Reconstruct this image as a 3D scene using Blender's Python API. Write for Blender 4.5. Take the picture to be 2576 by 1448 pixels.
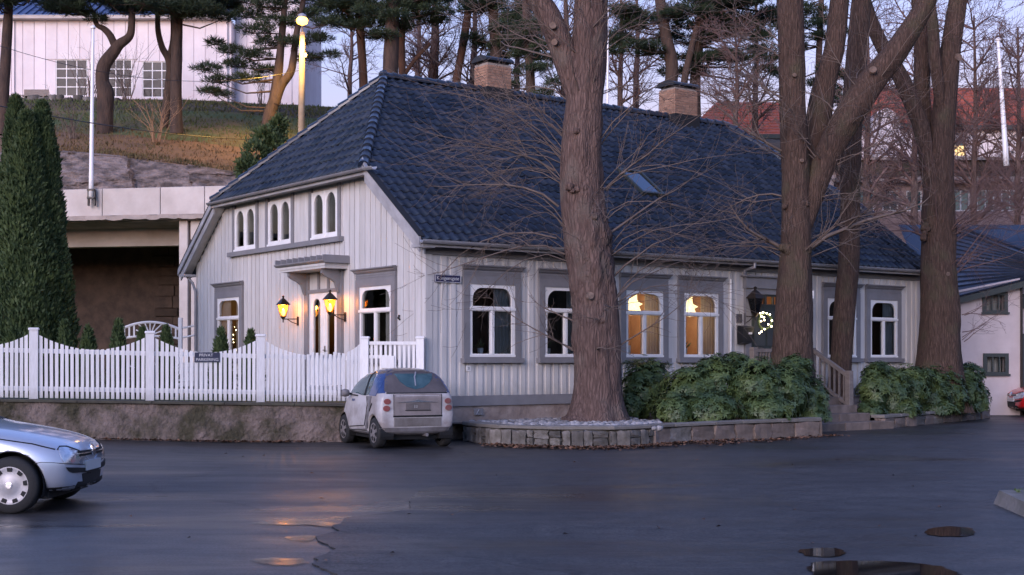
import bpy, bmesh, math, random
import numpy as np
from mathutils import Vector, Matrix, noise
from mathutils.geometry import delaunay_2d_cdt
from mathutils.bvhtree import BVHTree

for _o in list(bpy.data.objects):
    bpy.data.objects.remove(_o)
R = math.radians
random.seed(7)
RNG = np.random.default_rng(7)
sc = bpy.context.scene
COL = sc.collection

# ------------------------------------------------------------- camera, sky, sun, exposure
EYE = 1.7                      # the photographer's eye height, metres
FPX, CXU, YHU = 3400.0, 1288.0, 905.0   # focal length, principal column and horizon row in a 2576 px wide frame
cam_d = bpy.data.cameras.new('camera')
cam_d.sensor_width = 36.0
cam_d.lens = 36.0 * FPX / 2576.0
cam_d.shift_y = (YHU - 724.0) / 2576.0
cam_d.clip_start = 0.1
cam_d.clip_end = 6000.0
cam = bpy.data.objects.new('camera', cam_d)
COL.objects.link(cam)
cam.location = (0, 0, EYE)
cam.rotation_euler = (R(90), 0, 0)
sc.camera = cam

SUN_AZ = R(206)                # compass-like: 0 = +Y, clockwise; behind the camera and to the left
SUN_EL = R(-1.0)               # just after sunset
world = bpy.data.worlds.new('World')
sc.world = world
world.use_nodes = True
wn = world.node_tree
wn.nodes.clear()
w_out = wn.nodes.new('ShaderNodeOutputWorld')
w_bg = wn.nodes.new('ShaderNodeBackground')
w_sky = wn.nodes.new('ShaderNodeTexSky')
w_sky.sky_type = 'NISHITA'
w_sky.sun_disc = False
w_sky.sun_elevation = SUN_EL
w_sky.sun_rotation = SUN_AZ
w_sky.air_density = 1.0
w_sky.dust_density = 1.0
w_sky.ozone_density = 2.0
w_bg.inputs['Strength'].default_value = 0.15
w_mul = wn.nodes.new('ShaderNodeMix')
w_mul.data_type = 'RGBA'; w_mul.blend_type = 'MULTIPLY'; w_mul.inputs[0].default_value = 1.0
w_mul.inputs[7].default_value = (0.95, 0.915, 1.14, 1.0)      # lavender of the twilight arch
wn.links.new(w_sky.outputs['Color'], w_mul.inputs[6])
wn.links.new(w_mul.outputs[2], w_bg.inputs['Color'])
wn.links.new(w_bg.outputs['Background'], w_out.inputs['Surface'])

sun_d = bpy.data.lights.new('sun', 'SUN')
sun_d.energy = 0.14
sun_d.angle = R(40)
sun_d.color = (1.0, 0.83, 0.84)
sun = bpy.data.objects.new('sun', sun_d)
COL.objects.link(sun)
_sd = Vector((math.sin(SUN_AZ) * math.cos(R(14)), math.cos(SUN_AZ) * math.cos(R(14)), math.sin(R(14))))
sun.rotation_euler = (-_sd).to_track_quat('-Z', 'Y').to_euler()
sun.location = _sd * 60

sc.view_settings.view_transform = 'Standard'
sc.view_settings.look = 'None'
sc.view_settings.gamma = 1.0
sc.view_settings.use_curve_mapping = False
sc.view_settings.exposure = 4.5
sc.cycles.use_denoising = True
sc.cycles.max_bounces = 6
sc.cycles.diffuse_bounces = 3
sc.cycles.glossy_bounces = 3
sc.cycles.transparent_max_bounces = 8
sc.cycles.sample_clamp_indirect = 4.0
sc.cycles.caustics_reflective = False
sc.cycles.caustics_refractive = False

# ------------------------------------------------------------- helpers
def P(u, v, Y):
    """point seen at column u, row v (2576 px frame) when it stands Y metres in front of the lens"""
    return Vector(((u - CXU) * Y / FPX, Y, EYE + (YHU - v) * Y / FPX))

def G(u, v, z=0.0):
    """point at height z seen at (u, v)"""
    Y = (EYE - z) * FPX / (v - YHU)
    return Vector(((u - CXU) * Y / FPX, Y, z))

def tag(o, label=None, cat=None, group=None, kind=None):
    if label: o['label'] = label
    if cat: o['category'] = cat
    if group: o['group'] = group
    if kind: o['kind'] = kind
    return o

def thing(name, label, cat, loc=(0, 0, 0), rz=0.0, group=None):
    o = bpy.data.objects.new(name, None)
    o.empty_display_size = 0.2
    COL.objects.link(o)
    o.location = loc
    o.rotation_euler = (0, 0, rz)
    return tag(o, label, cat, group)

def link(name, me, mat=None, parent=None, smooth=False):
    o = bpy.data.objects.new(name, me)
    COL.objects.link(o)
    if mat is not None and len(me.materials) == 0:
        me.materials.append(mat)
    if parent is not None:
        o.parent = parent
    if smooth:
        me.polygons.foreach_set('use_smooth', [True] * len(me.polygons))
    return o

class MB:
    """collects vertices and faces, optionally through a matrix"""
    def __init__(self, M=None):
        self.v = []; self.f = []; self.M = M
    def add(self, vs, fs):
        n = len(self.v)
        if self.M is not None:
            vs = [self.M @ Vector(p) for p in vs]
            if self.M.to_3x3().determinant() < 0:
                fs = [tuple(reversed(q)) for q in fs]
        self.v += [tuple(p) for p in vs]
        self.f += [tuple(i + n for i in q) for q in fs]
        return self
    def box(self, x0, x1, y0, y1, z0, z1):
        vs = [(x0, y0, z0), (x1, y0, z0), (x1, y1, z0), (x0, y1, z0), (x0, y0, z1), (x1, y0, z1), (x1, y1, z1), (x0, y1, z1)]
        return self.add(vs, [(0, 3, 2, 1), (4, 5, 6, 7), (0, 1, 5, 4), (1, 2, 6, 5), (2, 3, 7, 6), (3, 0, 4, 7)])
    def cbox(self, x0, x1, y0, y1, z0, z1, c):
        """box with chamfered long edges in plan and top"""
        pl = [(x0 + c, y0), (x1 - c, y0), (x1, y0 + c), (x1, y1 - c), (x1 - c, y1), (x0 + c, y1), (x0, y1 - c), (x0, y0 + c)]
        pt = [(x0 + c, y0 + c), (x1 - c, y0 + c), (x1 - c, y0 + c), (x1 - c, y1 - c), (x1 - c, y1 - c), (x0 + c, y1 - c), (x0 + c, y1 - c), (x0 + c, y0 + c)]
        vs = [(x, y, z0) for x, y in pl] + [(x, y, z1 - c) for x, y in pl] + [(x, y, z1) for x, y in pt]
        fs = [tuple(reversed(range(8)))]
        for r in (0, 8):
            for i in range(8):
                j = (i + 1) % 8
                fs.append((r + i, r + j, r + 8 + j, r + 8 + i))
        fs.append(tuple(range(16, 24)))
        return self.add(vs, fs)
    def prism(self, poly, d0, d1, axis='y'):
        """2D polygon (a, b) extruded along an axis"""
        n = len(poly)
        def mk(a, b, d):
            return {'y': (a, d, b), 'x': (d, a, b), 'z': (a, b, d)}[axis]
        vs = [mk(a, b, d0) for a, b in poly] + [mk(a, b, d1) for a, b in poly]
        fs = [tuple(range(n)), tuple(reversed(range(n, 2 * n)))]
        for i in range(n):
            j = (i + 1) % n
            fs.append((i, i + n, j + n, j))
        return self.add(vs, fs)
    def quad(self, a, b, c, d):
        return self.add([a, b, c, d], [(0, 1, 2, 3)])
    def tube(self, pts, rad, n=8, cap=True):
        pts = [Vector(p) for p in pts]
        if not hasattr(rad, '__len__'): rad = [rad] * len(pts)
        t = (pts[1] - pts[0]).normalized()
        ref = Vector((0, 0, 1)) if abs(t.z) < 0.9 else Vector((1, 0, 0))
        x = t.cross(ref).normalized()
        vs = []; fs = []
        for i, p in enumerate(pts):
            if i == 0: d = pts[1] - pts[0]
            elif i == len(pts) - 1: d = pts[-1] - pts[-2]
            else: d = pts[i + 1] - pts[i - 1]
            d.normalize()
            x = (x - d * x.dot(d)).normalized()
            y = d.cross(x)
            for k in range(n):
                a = 2 * math.pi * k / n
                vs.append(p + (x * math.cos(a) + y * math.sin(a)) * rad[i])
        for i in range(len(pts) - 1):
            for k in range(n):
                k2 = (k + 1) % n
                fs.append((i * n + k, i * n + k2, (i + 1) * n + k2, (i + 1) * n + k))
        if cap:
            fs.append(tuple(reversed(range(n))))
            fs.append(tuple(range((len(pts) - 1) * n, len(pts) * n)))
        return self.add(vs, fs)
    def lathe(self, prof, c=(0, 0, 0), n=16, axis='z', cap=True):
        vs = []; fs = []
        for r, h in prof:
            for k in range(n):
                a = 2 * math.pi * k / n
                q = (r * math.cos(a), r * math.sin(a), h)
                if axis == 'y': q = (q[0], q[2], q[1])
                if axis == 'x': q = (q[2], q[0], q[1])
                vs.append((q[0] + c[0], q[1] + c[1], q[2] + c[2]))
        m = len(prof)
        for i in range(m - 1):
            for k in range(n):
                k2 = (k + 1) % n
                fs.append((i * n + k, i * n + k2, (i + 1) * n + k2, (i + 1) * n + k))
        if cap:
            fs.append(tuple(reversed(range(n)))); fs.append(tuple(range((m - 1) * n, m * n)))
        return self.add(vs, fs)
    def plate(self, outer, holes, d0, d1):
        """flat plate in the (x, z) plane with holes, between y = d0 and d1"""
        loops = [outer] + list(holes)
        co = []; ed = []
        for lp in loops:
            b = len(co)
            co += [Vector(p) for p in lp]
            ed += [(b + i, b + (i + 1) % len(lp)) for i in range(len(lp))]
        vo, eo, fo, _, _, _ = delaunay_2d_cdt(co, ed, [], 0, 1e-6)
        def inside(p, lp):
            c = False
            for i in range(len(lp)):
                a, b = lp[i], lp[i - 1]
                if (a[1] > p[1]) != (b[1] > p[1]) and p[0] < (b[0] - a[0]) * (p[1] - a[1]) / (b[1] - a[1]) + a[0]:
                    c = not c
            return c
        tri = []
        for q in fo:
            m = sum((vo[i] for i in q), Vector((0, 0))) / len(q)
            if inside(m, outer) and not any(inside(m, h) for h in holes):
                tri.append(tuple(q))
        n = len(vo)
        vs = [(p.x, d0, p.y) for p in vo] + [(p.x, d1, p.y) for p in vo]
        fs = [q for q in tri] + [tuple(i + n for i in reversed(q)) for q in tri]
        cnt = {}
        for q in tri:
            for i in range(len(q)):
                e = (q[i], q[(i + 1) % len(q)])
                k = (min(e), max(e))
                cnt.setdefault(k, []).append(e)
        for k, es in cnt.items():
            if len(es) == 1:
                i, j = es[0]
                fs.append((j, i, i + n, j + n))
        return self.add(vs, fs)
    def mesh(self, name='mesh', fix=False):
        me = bpy.data.meshes.new(name)
        me.from_pydata(self.v, [], self.f)
        if fix:
            bm = bmesh.new(); bm.from_mesh(me)
            bmesh.ops.recalc_face_normals(bm, faces=bm.faces)
            bm.to_mesh(me); bm.free()
        me.update()
        return me
    def build(self, name, mat, parent=None, smooth=False, fix=True):
        return link(name, self.mesh(name, fix), mat, parent, smooth)

def np_mesh(name, V, F):
    """V (n,3) float array, F (m,k) int array -> mesh"""
    me = bpy.data.meshes.new(name)
    V = np.asarray(V, dtype=np.float32); F = np.asarray(F, dtype=np.int32)
    m, k = F.shape
    me.vertices.add(len(V)); me.vertices.foreach_set('co', V.ravel())
    me.loops.add(m * k); me.loops.foreach_set('vertex_index', F.ravel())
    me.polygons.add(m)
    me.polygons.foreach_set('loop_start', np.arange(0, m * k, k, dtype=np.int32))
    me.update(calc_edges=True)
    return me

def unit(a):
    return a / np.maximum(np.linalg.norm(a, axis=1, keepdims=True), 1e-9)

def blades(name, c, d, nrm, ln, wd, mat, parent=None, fold=0.0):
    """leaf-shaped quads: base point c, direction d, face normal nrm"""
    d = unit(d); s = unit(np.cross(d, nrm)); nn = np.cross(s, d)
    ln = np.asarray(ln).reshape(-1, 1); wd = np.asarray(wd).reshape(-1, 1)
    n = len(c)
    V = np.empty((n, 4, 3))
    V[:, 0] = c
    V[:, 1] = c + d * ln * 0.5 + s * wd * 0.5 + nn * fold * wd
    V[:, 2] = c + d * ln - nn * ln * 0.06
    V[:, 3] = c + d * ln * 0.5 - s * wd * 0.5 + nn * fold * wd
    F = np.arange(n * 4).reshape(n, 4)
    return link(name, np_mesh(name, V.reshape(-1, 3), F), mat, parent)

# ------------------------------------------------------------- materials
MATS = {}
def mat(name, col, rough=0.6, col2=None, scale=4.0, detail=4.0, bump=0.0, bscale=None, metal=0.0, rnd=0.0,
        coat=0.0, spec=0.5, stretch=None, thr=(0.35, 0.65), emit=None, estr=0.0, trans=0.0, rough2=None, coords='Object', bdist=0.02, grime=None):
    m = bpy.data.materials.new(name)
    m.use_nodes = True
    nt = m.node_tree; N = nt.nodes; K = nt.links
    b = N['Principled BSDF']
    b.inputs['Base Color'].default_value = (*col, 1)
    b.inputs['Roughness'].default_value = rough
    b.inputs['Metallic'].default_value = metal
    b.inputs['Specular IOR Level'].default_value = spec
    b.inputs['Coat Weight'].default_value = coat
    b.inputs['Coat Roughness'].default_value = 0.08
    if emit:
        b.inputs['Emission Color'].default_value = (*emit, 1)
        b.inputs['Emission Strength'].default_value = estr
    tc = N.new('ShaderNodeTexCoord')
    vec = tc.outputs[coords]
    if stretch:
        mp = N.new('ShaderNodeMapping'); mp.inputs['Scale'].default_value = stretch
        K.new(vec, mp.inputs['Vector']); vec = mp.outputs['Vector']
    last = None
    if col2 is not None:
        nz = N.new('ShaderNodeTexNoise'); nz.inputs['Scale'].default_value = scale; nz.inputs['Detail'].default_value = detail
        nz.inputs['Roughness'].default_value = 0.62
        K.new(vec, nz.inputs['Vector'])
        rp = N.new('ShaderNodeValToRGB')
        rp.color_ramp.elements[0].position = thr[0]; rp.color_ramp.elements[0].color = (*col, 1)
        rp.color_ramp.elements[1].position = thr[1]; rp.color_ramp.elements[1].color = (*col2, 1)
        K.new(nz.outputs['Fac'], rp.inputs['Fac'])
        last = rp.outputs['Color']
        if rough2 is not None:
            mr = N.new('ShaderNodeMapRange')
            mr.inputs['From Min'].default_value = thr[0]; mr.inputs['From Max'].default_value = thr[1]
            mr.inputs['To Min'].default_value = rough; mr.inputs['To Max'].default_value = rough2
            K.new(nz.outputs['Fac'], mr.inputs['Value']); K.new(mr.outputs['Result'], b.inputs['Roughness'])
    if rnd > 0:
        oi = N.new('ShaderNodeObjectInfo')
        mr2 = N.new('ShaderNodeMapRange')
        mr2.inputs['To Min'].default_value = 1 - rnd; mr2.inputs['To Max'].default_value = 1 + rnd
        K.new(oi.outputs['Random'], mr2.inputs['Value'])
        hs = N.new('ShaderNodeHueSaturation')
        if last is None: hs.inputs['Color'].default_value = (*col, 1)
        else: K.new(last, hs.inputs['Color'])
        K.new(mr2.outputs['Result'], hs.inputs['Value'])
        last = hs.outputs['Color']
    if grime:      # splash dirt and algae creeping up from a height, with a ragged noise edge
        sx = N.new('ShaderNodeSeparateXYZ'); K.new(tc.outputs['Object'], sx.inputs[0])
        gn = N.new('ShaderNodeTexNoise'); gn.inputs['Scale'].default_value = 7.0; gn.inputs['Detail'].default_value = 6; K.new(tc.outputs['Object'], gn.inputs['Vector'])
        ga = N.new('ShaderNodeMath'); ga.operation = 'MULTIPLY_ADD'; ga.inputs[1].default_value = grime[1] - grime[0]; K.new(gn.outputs['Fac'], ga.inputs[0]); K.new(sx.outputs['Z'], ga.inputs[2])
        gr_ = N.new('ShaderNodeMapRange'); gr_.inputs['From Min'].default_value = grime[0] + (grime[1] - grime[0]) * .35; gr_.inputs['From Max'].default_value = grime[1] + (grime[1] - grime[0]) * .5; gr_.inputs['To Min'].default_value = grime[2]; gr_.inputs['To Max'].default_value = 0.0
        K.new(ga.outputs[0], gr_.inputs['Value'])
        gm = N.new('ShaderNodeMix'); gm.data_type = 'RGBA'; gm.inputs[7].default_value = (0.13, 0.12, 0.085, 1)
        K.new(gr_.outputs['Result'], gm.inputs[0]); K.new(last, gm.inputs[6]); last = gm.outputs[2]
    if last is not None:
        K.new(last, b.inputs['Base Color'])
    if bump > 0:
        nb = N.new('ShaderNodeTexNoise'); nb.inputs['Scale'].default_value = bscale or scale * 3; nb.inputs['Detail'].default_value = 5
        K.new(vec, nb.inputs['Vector'])
        bp = N.new('ShaderNodeBump'); bp.inputs['Strength'].default_value = bump; bp.inputs['Distance'].default_value = bdist
        K.new(nb.outputs['Fac'], bp.inputs['Height']); K.new(bp.outputs['Normal'], b.inputs['Normal'])
    if trans > 0:
        tr = N.new('ShaderNodeBsdfTranslucent'); tr.inputs['Color'].default_value = (*(col2 or col), 1)
        mx = N.new('ShaderNodeMixShader'); mx.inputs['Fac'].default_value = trans
        K.new(b.outputs['BSDF'], mx.inputs[1]); K.new(tr.outputs['BSDF'], mx.inputs[2])
        K.new(mx.outputs['Shader'], N['Material Output'].inputs['Surface'])
    MATS[name] = m
    return m

def glass_mat(name, tint, ior=1.5, rough=0.0):
    m = bpy.data.materials.new(name); m.use_nodes = True
    nt = m.node_tree; N = nt.nodes; K = nt.links
    N.remove(N['Principled BSDF'])
    tr = N.new('ShaderNodeBsdfTransparent'); tr.inputs['Color'].default_value = (*tint, 1)
    gl = N.new('ShaderNodeBsdfGlossy'); gl.inputs['Roughness'].default_value = rough
    fr = N.new('ShaderNodeFresnel'); fr.inputs['IOR'].default_value = ior
    mx = N.new('ShaderNodeMixShader')
    K.new(fr.outputs['Fac'], mx.inputs['Fac']); K.new(tr.outputs['BSDF'], mx.inputs[1]); K.new(gl.outputs['BSDF'], mx.inputs[2])
    K.new(mx.outputs['Shader'], N['Material Output'].inputs['Surface'])
    MATS[name] = m
    return m

M_wall = mat('wall_paint', (0.60, 0.585, 0.575), 0.6, (0.51, 0.495, 0.48), 2.2, rnd=0.07, bump=0.15, bscale=30, stretch=(3, 3, 0.4), grime=(0.85, 1.25, 0.35))
M_trim = mat('trim_paint', (0.225, 0.222, 0.235), 0.5, (0.19, 0.187, 0.20), 3, bump=0.1, bscale=25)
M_white = mat('white_paint', (0.80, 0.80, 0.80), 0.45, (0.74, 0.73, 0.72), 5, rnd=0.03)
M_fence = mat('fence_paint', (0.82, 0.81, 0.82), 0.5, (0.72, 0.71, 0.70), 6, rnd=0.07, stretch=(4, 4, 0.7), bump=0.1, grime=(0.0, 0.22, 0.5))
M_tile = mat('glazed_tile', (0.012, 0.018, 0.034), 0.27, (0.024, 0.032, 0.05), 1.3, rnd=0.25, rough2=0.42, bump=0.08, bscale=40, spec=0.55)
M_under = mat('roof_underlay', (0.01, 0.011, 0.014), 0.8)
M_gutter = mat('gutter_metal', (0.42, 0.42, 0.45), 0.38, (0.34, 0.34, 0.36), 3, metal=0.4)
M_glass = glass_mat('window_glass', (0.82, 0.85, 0.86), 1.55)
M_curtain2 = mat('grey_curtain', (0.20, 0.195, 0.18), 0.9, (0.13, 0.125, 0.115), 3, trans=0.2)
M_curtain = mat('curtain_cloth', (0.66, 0.65, 0.62), 0.9, (0.52, 0.5, 0.46), 3, trans=0.4)
M_room = mat('room_unlit_tone', (0.10, 0.085, 0.07), 0.9, (0.06, 0.05, 0.045), 1.5)  # wall colour darkened to stand for an unlit room
M_roomlit = mat('room_lit_tone', (0.55, 0.38, 0.28), 0.9, (0.38, 0.24, 0.17), 1.5)  # same room walls, glow of a lit room put into the colour
M_brick = mat('chimney_brick', (0.36, 0.22, 0.15), 0.85, (0.28, 0.16, 0.11), 6, rnd=0.18, bump=0.3, bscale=40)
M_mortar = mat('mortar', (0.30, 0.26, 0.23), 0.95)
M_black = mat('black_metal', (0.014, 0.014, 0.016), 0.45)
M_bronze = mat('lantern_metal', (0.035, 0.026, 0.02), 0.4, metal=0.4)
M_bark = mat('bark', (0.125, 0.082, 0.070), 0.9, (0.045, 0.030, 0.026), 5, 6, bump=1.0, bscale=14, stretch=(1, 1, 0.2), thr=(0.40, 0.60), bdist=0.09)
M_bark2 = mat('bark_mossy', (0.092, 0.064, 0.046), 0.9, (0.038, 0.028, 0.021), 5, 6, bump=1.0, bscale=14, stretch=(1, 1, 0.2), thr=(0.38, 0.60), bdist=0.09)
M_twig = mat('twig', (0.115, 0.086, 0.074), 0.8, (0.17, 0.13, 0.108), 2)
M_twig2 = mat('twig_reddish', (0.13, 0.078, 0.072), 0.75, (0.17, 0.11, 0.098), 2)
M_cut = mat('cut_wood', (0.20, 0.14, 0.11), 0.85, (0.10, 0.07, 0.055), 9)
M_pinebark = mat('pine_bark', (0.085, 0.055, 0.042), 0.95, (0.04, 0.028, 0.024), 4, 6, bump=0.8, bscale=12, stretch=(1, 1, 0.35), bdist=0.05)
M_pineorange = mat('pine_bark_upper', (0.16, 0.078, 0.045), 0.9, (0.085, 0.045, 0.032), 4, 6, bump=0.5, bscale=10, stretch=(1, 1, 0.4))
M_needle = mat('pine_needles', (0.022, 0.040, 0.020), 0.65, (0.042, 0.068, 0.030), 1.1, thr=(0.4, 0.6), trans=0.15)
M_thuja = mat('thuja_foliage', (0.036, 0.066, 0.024), 0.7, (0.068, 0.105, 0.034), 2.0, thr=(0.38, 0.62), trans=0.12)
M_rhodo = mat('rhododendron_leaf', (0.050, 0.088, 0.036), 0.5, (0.125, 0.175, 0.055), 2.6, thr=(0.42, 0.68), trans=0.15)
M_asph = mat('asphalt_old', (0.042, 0.041, 0.045), 0.30, (0.075, 0.069, 0.07), 0.6, 8, bump=0.35, bscale=90, rough2=0.50, spec=0.45, thr=(0.35, 0.68), bdist=0.006)
M_asph2 = mat('asphalt_new', (0.024, 0.026, 0.031), 0.40, (0.038, 0.039, 0.044), 0.5, 8, bump=0.35, bscale=110, rough2=0.54, spec=0.33, thr=(0.35, 0.65), bdist=0.005)
M_water = mat('puddle_water', (0.012, 0.012, 0.014), 0.02, spec=0.5)
M_soil = mat('soil', (0.060, 0.042, 0.032), 0.95, (0.10, 0.072, 0.052), 3, bump=0.6, bscale=20)
M_grass = mat('winter_grass', (0.072, 0.105, 0.030), 0.9, (0.13, 0.098, 0.042), 0.28, 6, bump=0.8, bscale=6, thr=(0.42, 0.6))
M_heath = mat('brown_heath', (0.13, 0.082, 0.05), 0.95, (0.20, 0.115, 0.055), 0.5, 6, bump=0.8, bscale=5)
M_earth = mat('dark_bank', (0.085, 0.062, 0.046), 0.95, (0.05, 0.045, 0.03), 0.6, 6, bump=0.8, bscale=5)
M_rock = mat('rock_face', (0.27, 0.22, 0.205), 0.95, (0.085, 0.068, 0.062), 1.5, 10, bump=1.0, bscale=4, stretch=(1, 1, 2.4), bdist=0.2, thr=(0.38, 0.62))
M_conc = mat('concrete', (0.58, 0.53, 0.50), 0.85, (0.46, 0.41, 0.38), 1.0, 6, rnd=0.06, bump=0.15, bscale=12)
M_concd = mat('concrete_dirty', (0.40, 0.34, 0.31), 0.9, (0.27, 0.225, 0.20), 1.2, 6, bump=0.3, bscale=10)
M_stone = mat('field_stone', (0.18, 0.165, 0.155), 0.9, (0.085, 0.078, 0.065), 5, 7, rnd=0.45, bump=0.5, bscale=14)
M_cobble = mat('cobble_stone', (0.27, 0.26, 0.262), 0.75, (0.17, 0.16, 0.158), 5, 5, rnd=0.5, bump=0.3, bscale=20)
M_sand = mat('step_stone', (0.215, 0.165, 0.14), 0.9, (0.12, 0.095, 0.078), 3.5, 7, rnd=0.16, bump=0.4, bscale=18)
M_leafb = mat('fallen_leaf', (0.12, 0.058, 0.036), 0.85, (0.20, 0.105, 0.055), 6, rnd=0.0)
M_plaster = mat('pink_plaster', (0.62, 0.545, 0.54), 0.85, (0.55, 0.475, 0.47), 1.5, bump=0.15, bscale=30)
M_redroof = mat('red_roof', (0.40, 0.105, 0.06), 0.8, (0.29, 0.075, 0.046), 1.2, rnd=0.12)
M_dframe = mat('dark_green_frame', (0.035, 0.045, 0.042), 0.5)
M_blueroof = mat('blue_metal_roof', (0.045, 0.075, 0.17), 0.4, (0.06, 0.09, 0.19), 1)
M_hall = mat('hall_boards', (0.78, 0.72, 0.73), 0.7, (0.70, 0.63, 0.64), 0.8, rnd=0.04)
M_pole = mat('pole_white', (0.85, 0.85, 0.86), 0.35)
M_wood = mat('rail_wood', (0.24, 0.205, 0.18), 0.7, (0.18, 0.15, 0.135), 5, stretch=(1, 1, 3))
M_lampon = mat('sodium_lens', (0.8, 0.5, 0.15), 0.4, emit=(1.0, 0.42, 0.05), estr=0.55)
M_bulb = mat('lantern_bulb', (1, 0.8, 0.5), 0.4, emit=(1.0, 0.55, 0.16), estr=0.5)
M_star = mat('star_paper', (0.9, 0.75, 0.45), 0.6, emit=(1.0, 0.74, 0.36), estr=0.11)
M_fairy = mat('fairy_bulb', (1, 0.85, 0.6), 0.4, emit=(1.0, 0.78, 0.48), estr=0.9)
M_amber = bpy.data.materials.new('lantern_glass'); M_amber.use_nodes = True
_n = M_amber.node_tree.nodes; _k = M_amber.node_tree.links
_n.remove(_n['Principled BSDF'])
_t1 = _n.new('ShaderNodeBsdfTranslucent'); _t1.inputs['Color'].default_value = (0.62, 0.25, 0.045, 1)
_t2 = _n.new('ShaderNodeBsdfTransparent'); _t2.inputs['Color'].default_value = (0.95, 0.75, 0.45, 1)
_mx = _n.new('ShaderNodeMixShader'); _mx.inputs['Fac'].default_value = 0.72
_k.new(_t1.outputs[0], _mx.inputs[1]); _k.new(_t2.outputs[0], _mx.inputs[2]); _k.new(_mx.outputs[0], _n['Material Output'].inputs['Surface'])
M_blue = mat('sign_blue', (0.016, 0.018, 0.075), 0.35)
M_navy = mat('sign_navy', (0.028, 0.03, 0.06), 0.45)
M_letter = mat('sign_letters', (0.62, 0.62, 0.64), 0.5)
M_pot = mat('white_pot', (0.75, 0.75, 0.75), 0.35)

def island_variation(m, amt):
    """vary brightness from piece to piece inside one mesh"""
    nt = m.node_tree; N = nt.nodes; K = nt.links; b = N['Principled BSDF']
    src = b.inputs['Base Color'].links[0].from_socket
    g = N.new('ShaderNodeNewGeometry'); mr = N.new('ShaderNodeMapRange')
    mr.inputs['To Min'].default_value = 1 - amt; mr.inputs['To Max'].default_value = 1 + amt
    K.new(g.outputs['Random Per Island'], mr.inputs['Value'])
    hs = N.new('ShaderNodeHueSaturation'); K.new(src, hs.inputs['Color']); K.new(mr.outputs['Result'], hs.inputs['Value'])
    K.new(hs.outputs['Color'], b.inputs['Base Color'])
island_variation(M_tile, 0.5)
_tn = M_tile.node_tree; _g = _tn.nodes.new('ShaderNodeNewGeometry'); _oi = _tn.nodes.new('ShaderNodeObjectInfo')
_s = _tn.nodes.new('ShaderNodeMath'); _s.operation = 'ADD'; _tn.links.new(_g.outputs['Random Per Island'], _s.inputs[0]); _tn.links.new(_oi.outputs['Random'], _s.inputs[1])
_f = _tn.nodes.new('ShaderNodeMath'); _f.operation = 'FRACT'; _tn.links.new(_s.outputs[0], _f.inputs[0])
_m = _tn.nodes.new('ShaderNodeMapRange'); _m.inputs['To Min'].default_value = 0.2; _m.inputs['To Max'].default_value = 0.46; _tn.links.new(_f.outputs[0], _m.inputs['Value'])
_tn.links.new(_m.outputs['Result'], _tn.nodes['Principled BSDF'].inputs['Roughness'])
island_variation(M_cobble, 0.4)
island_variation(M_leafb, 0.5)

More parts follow.
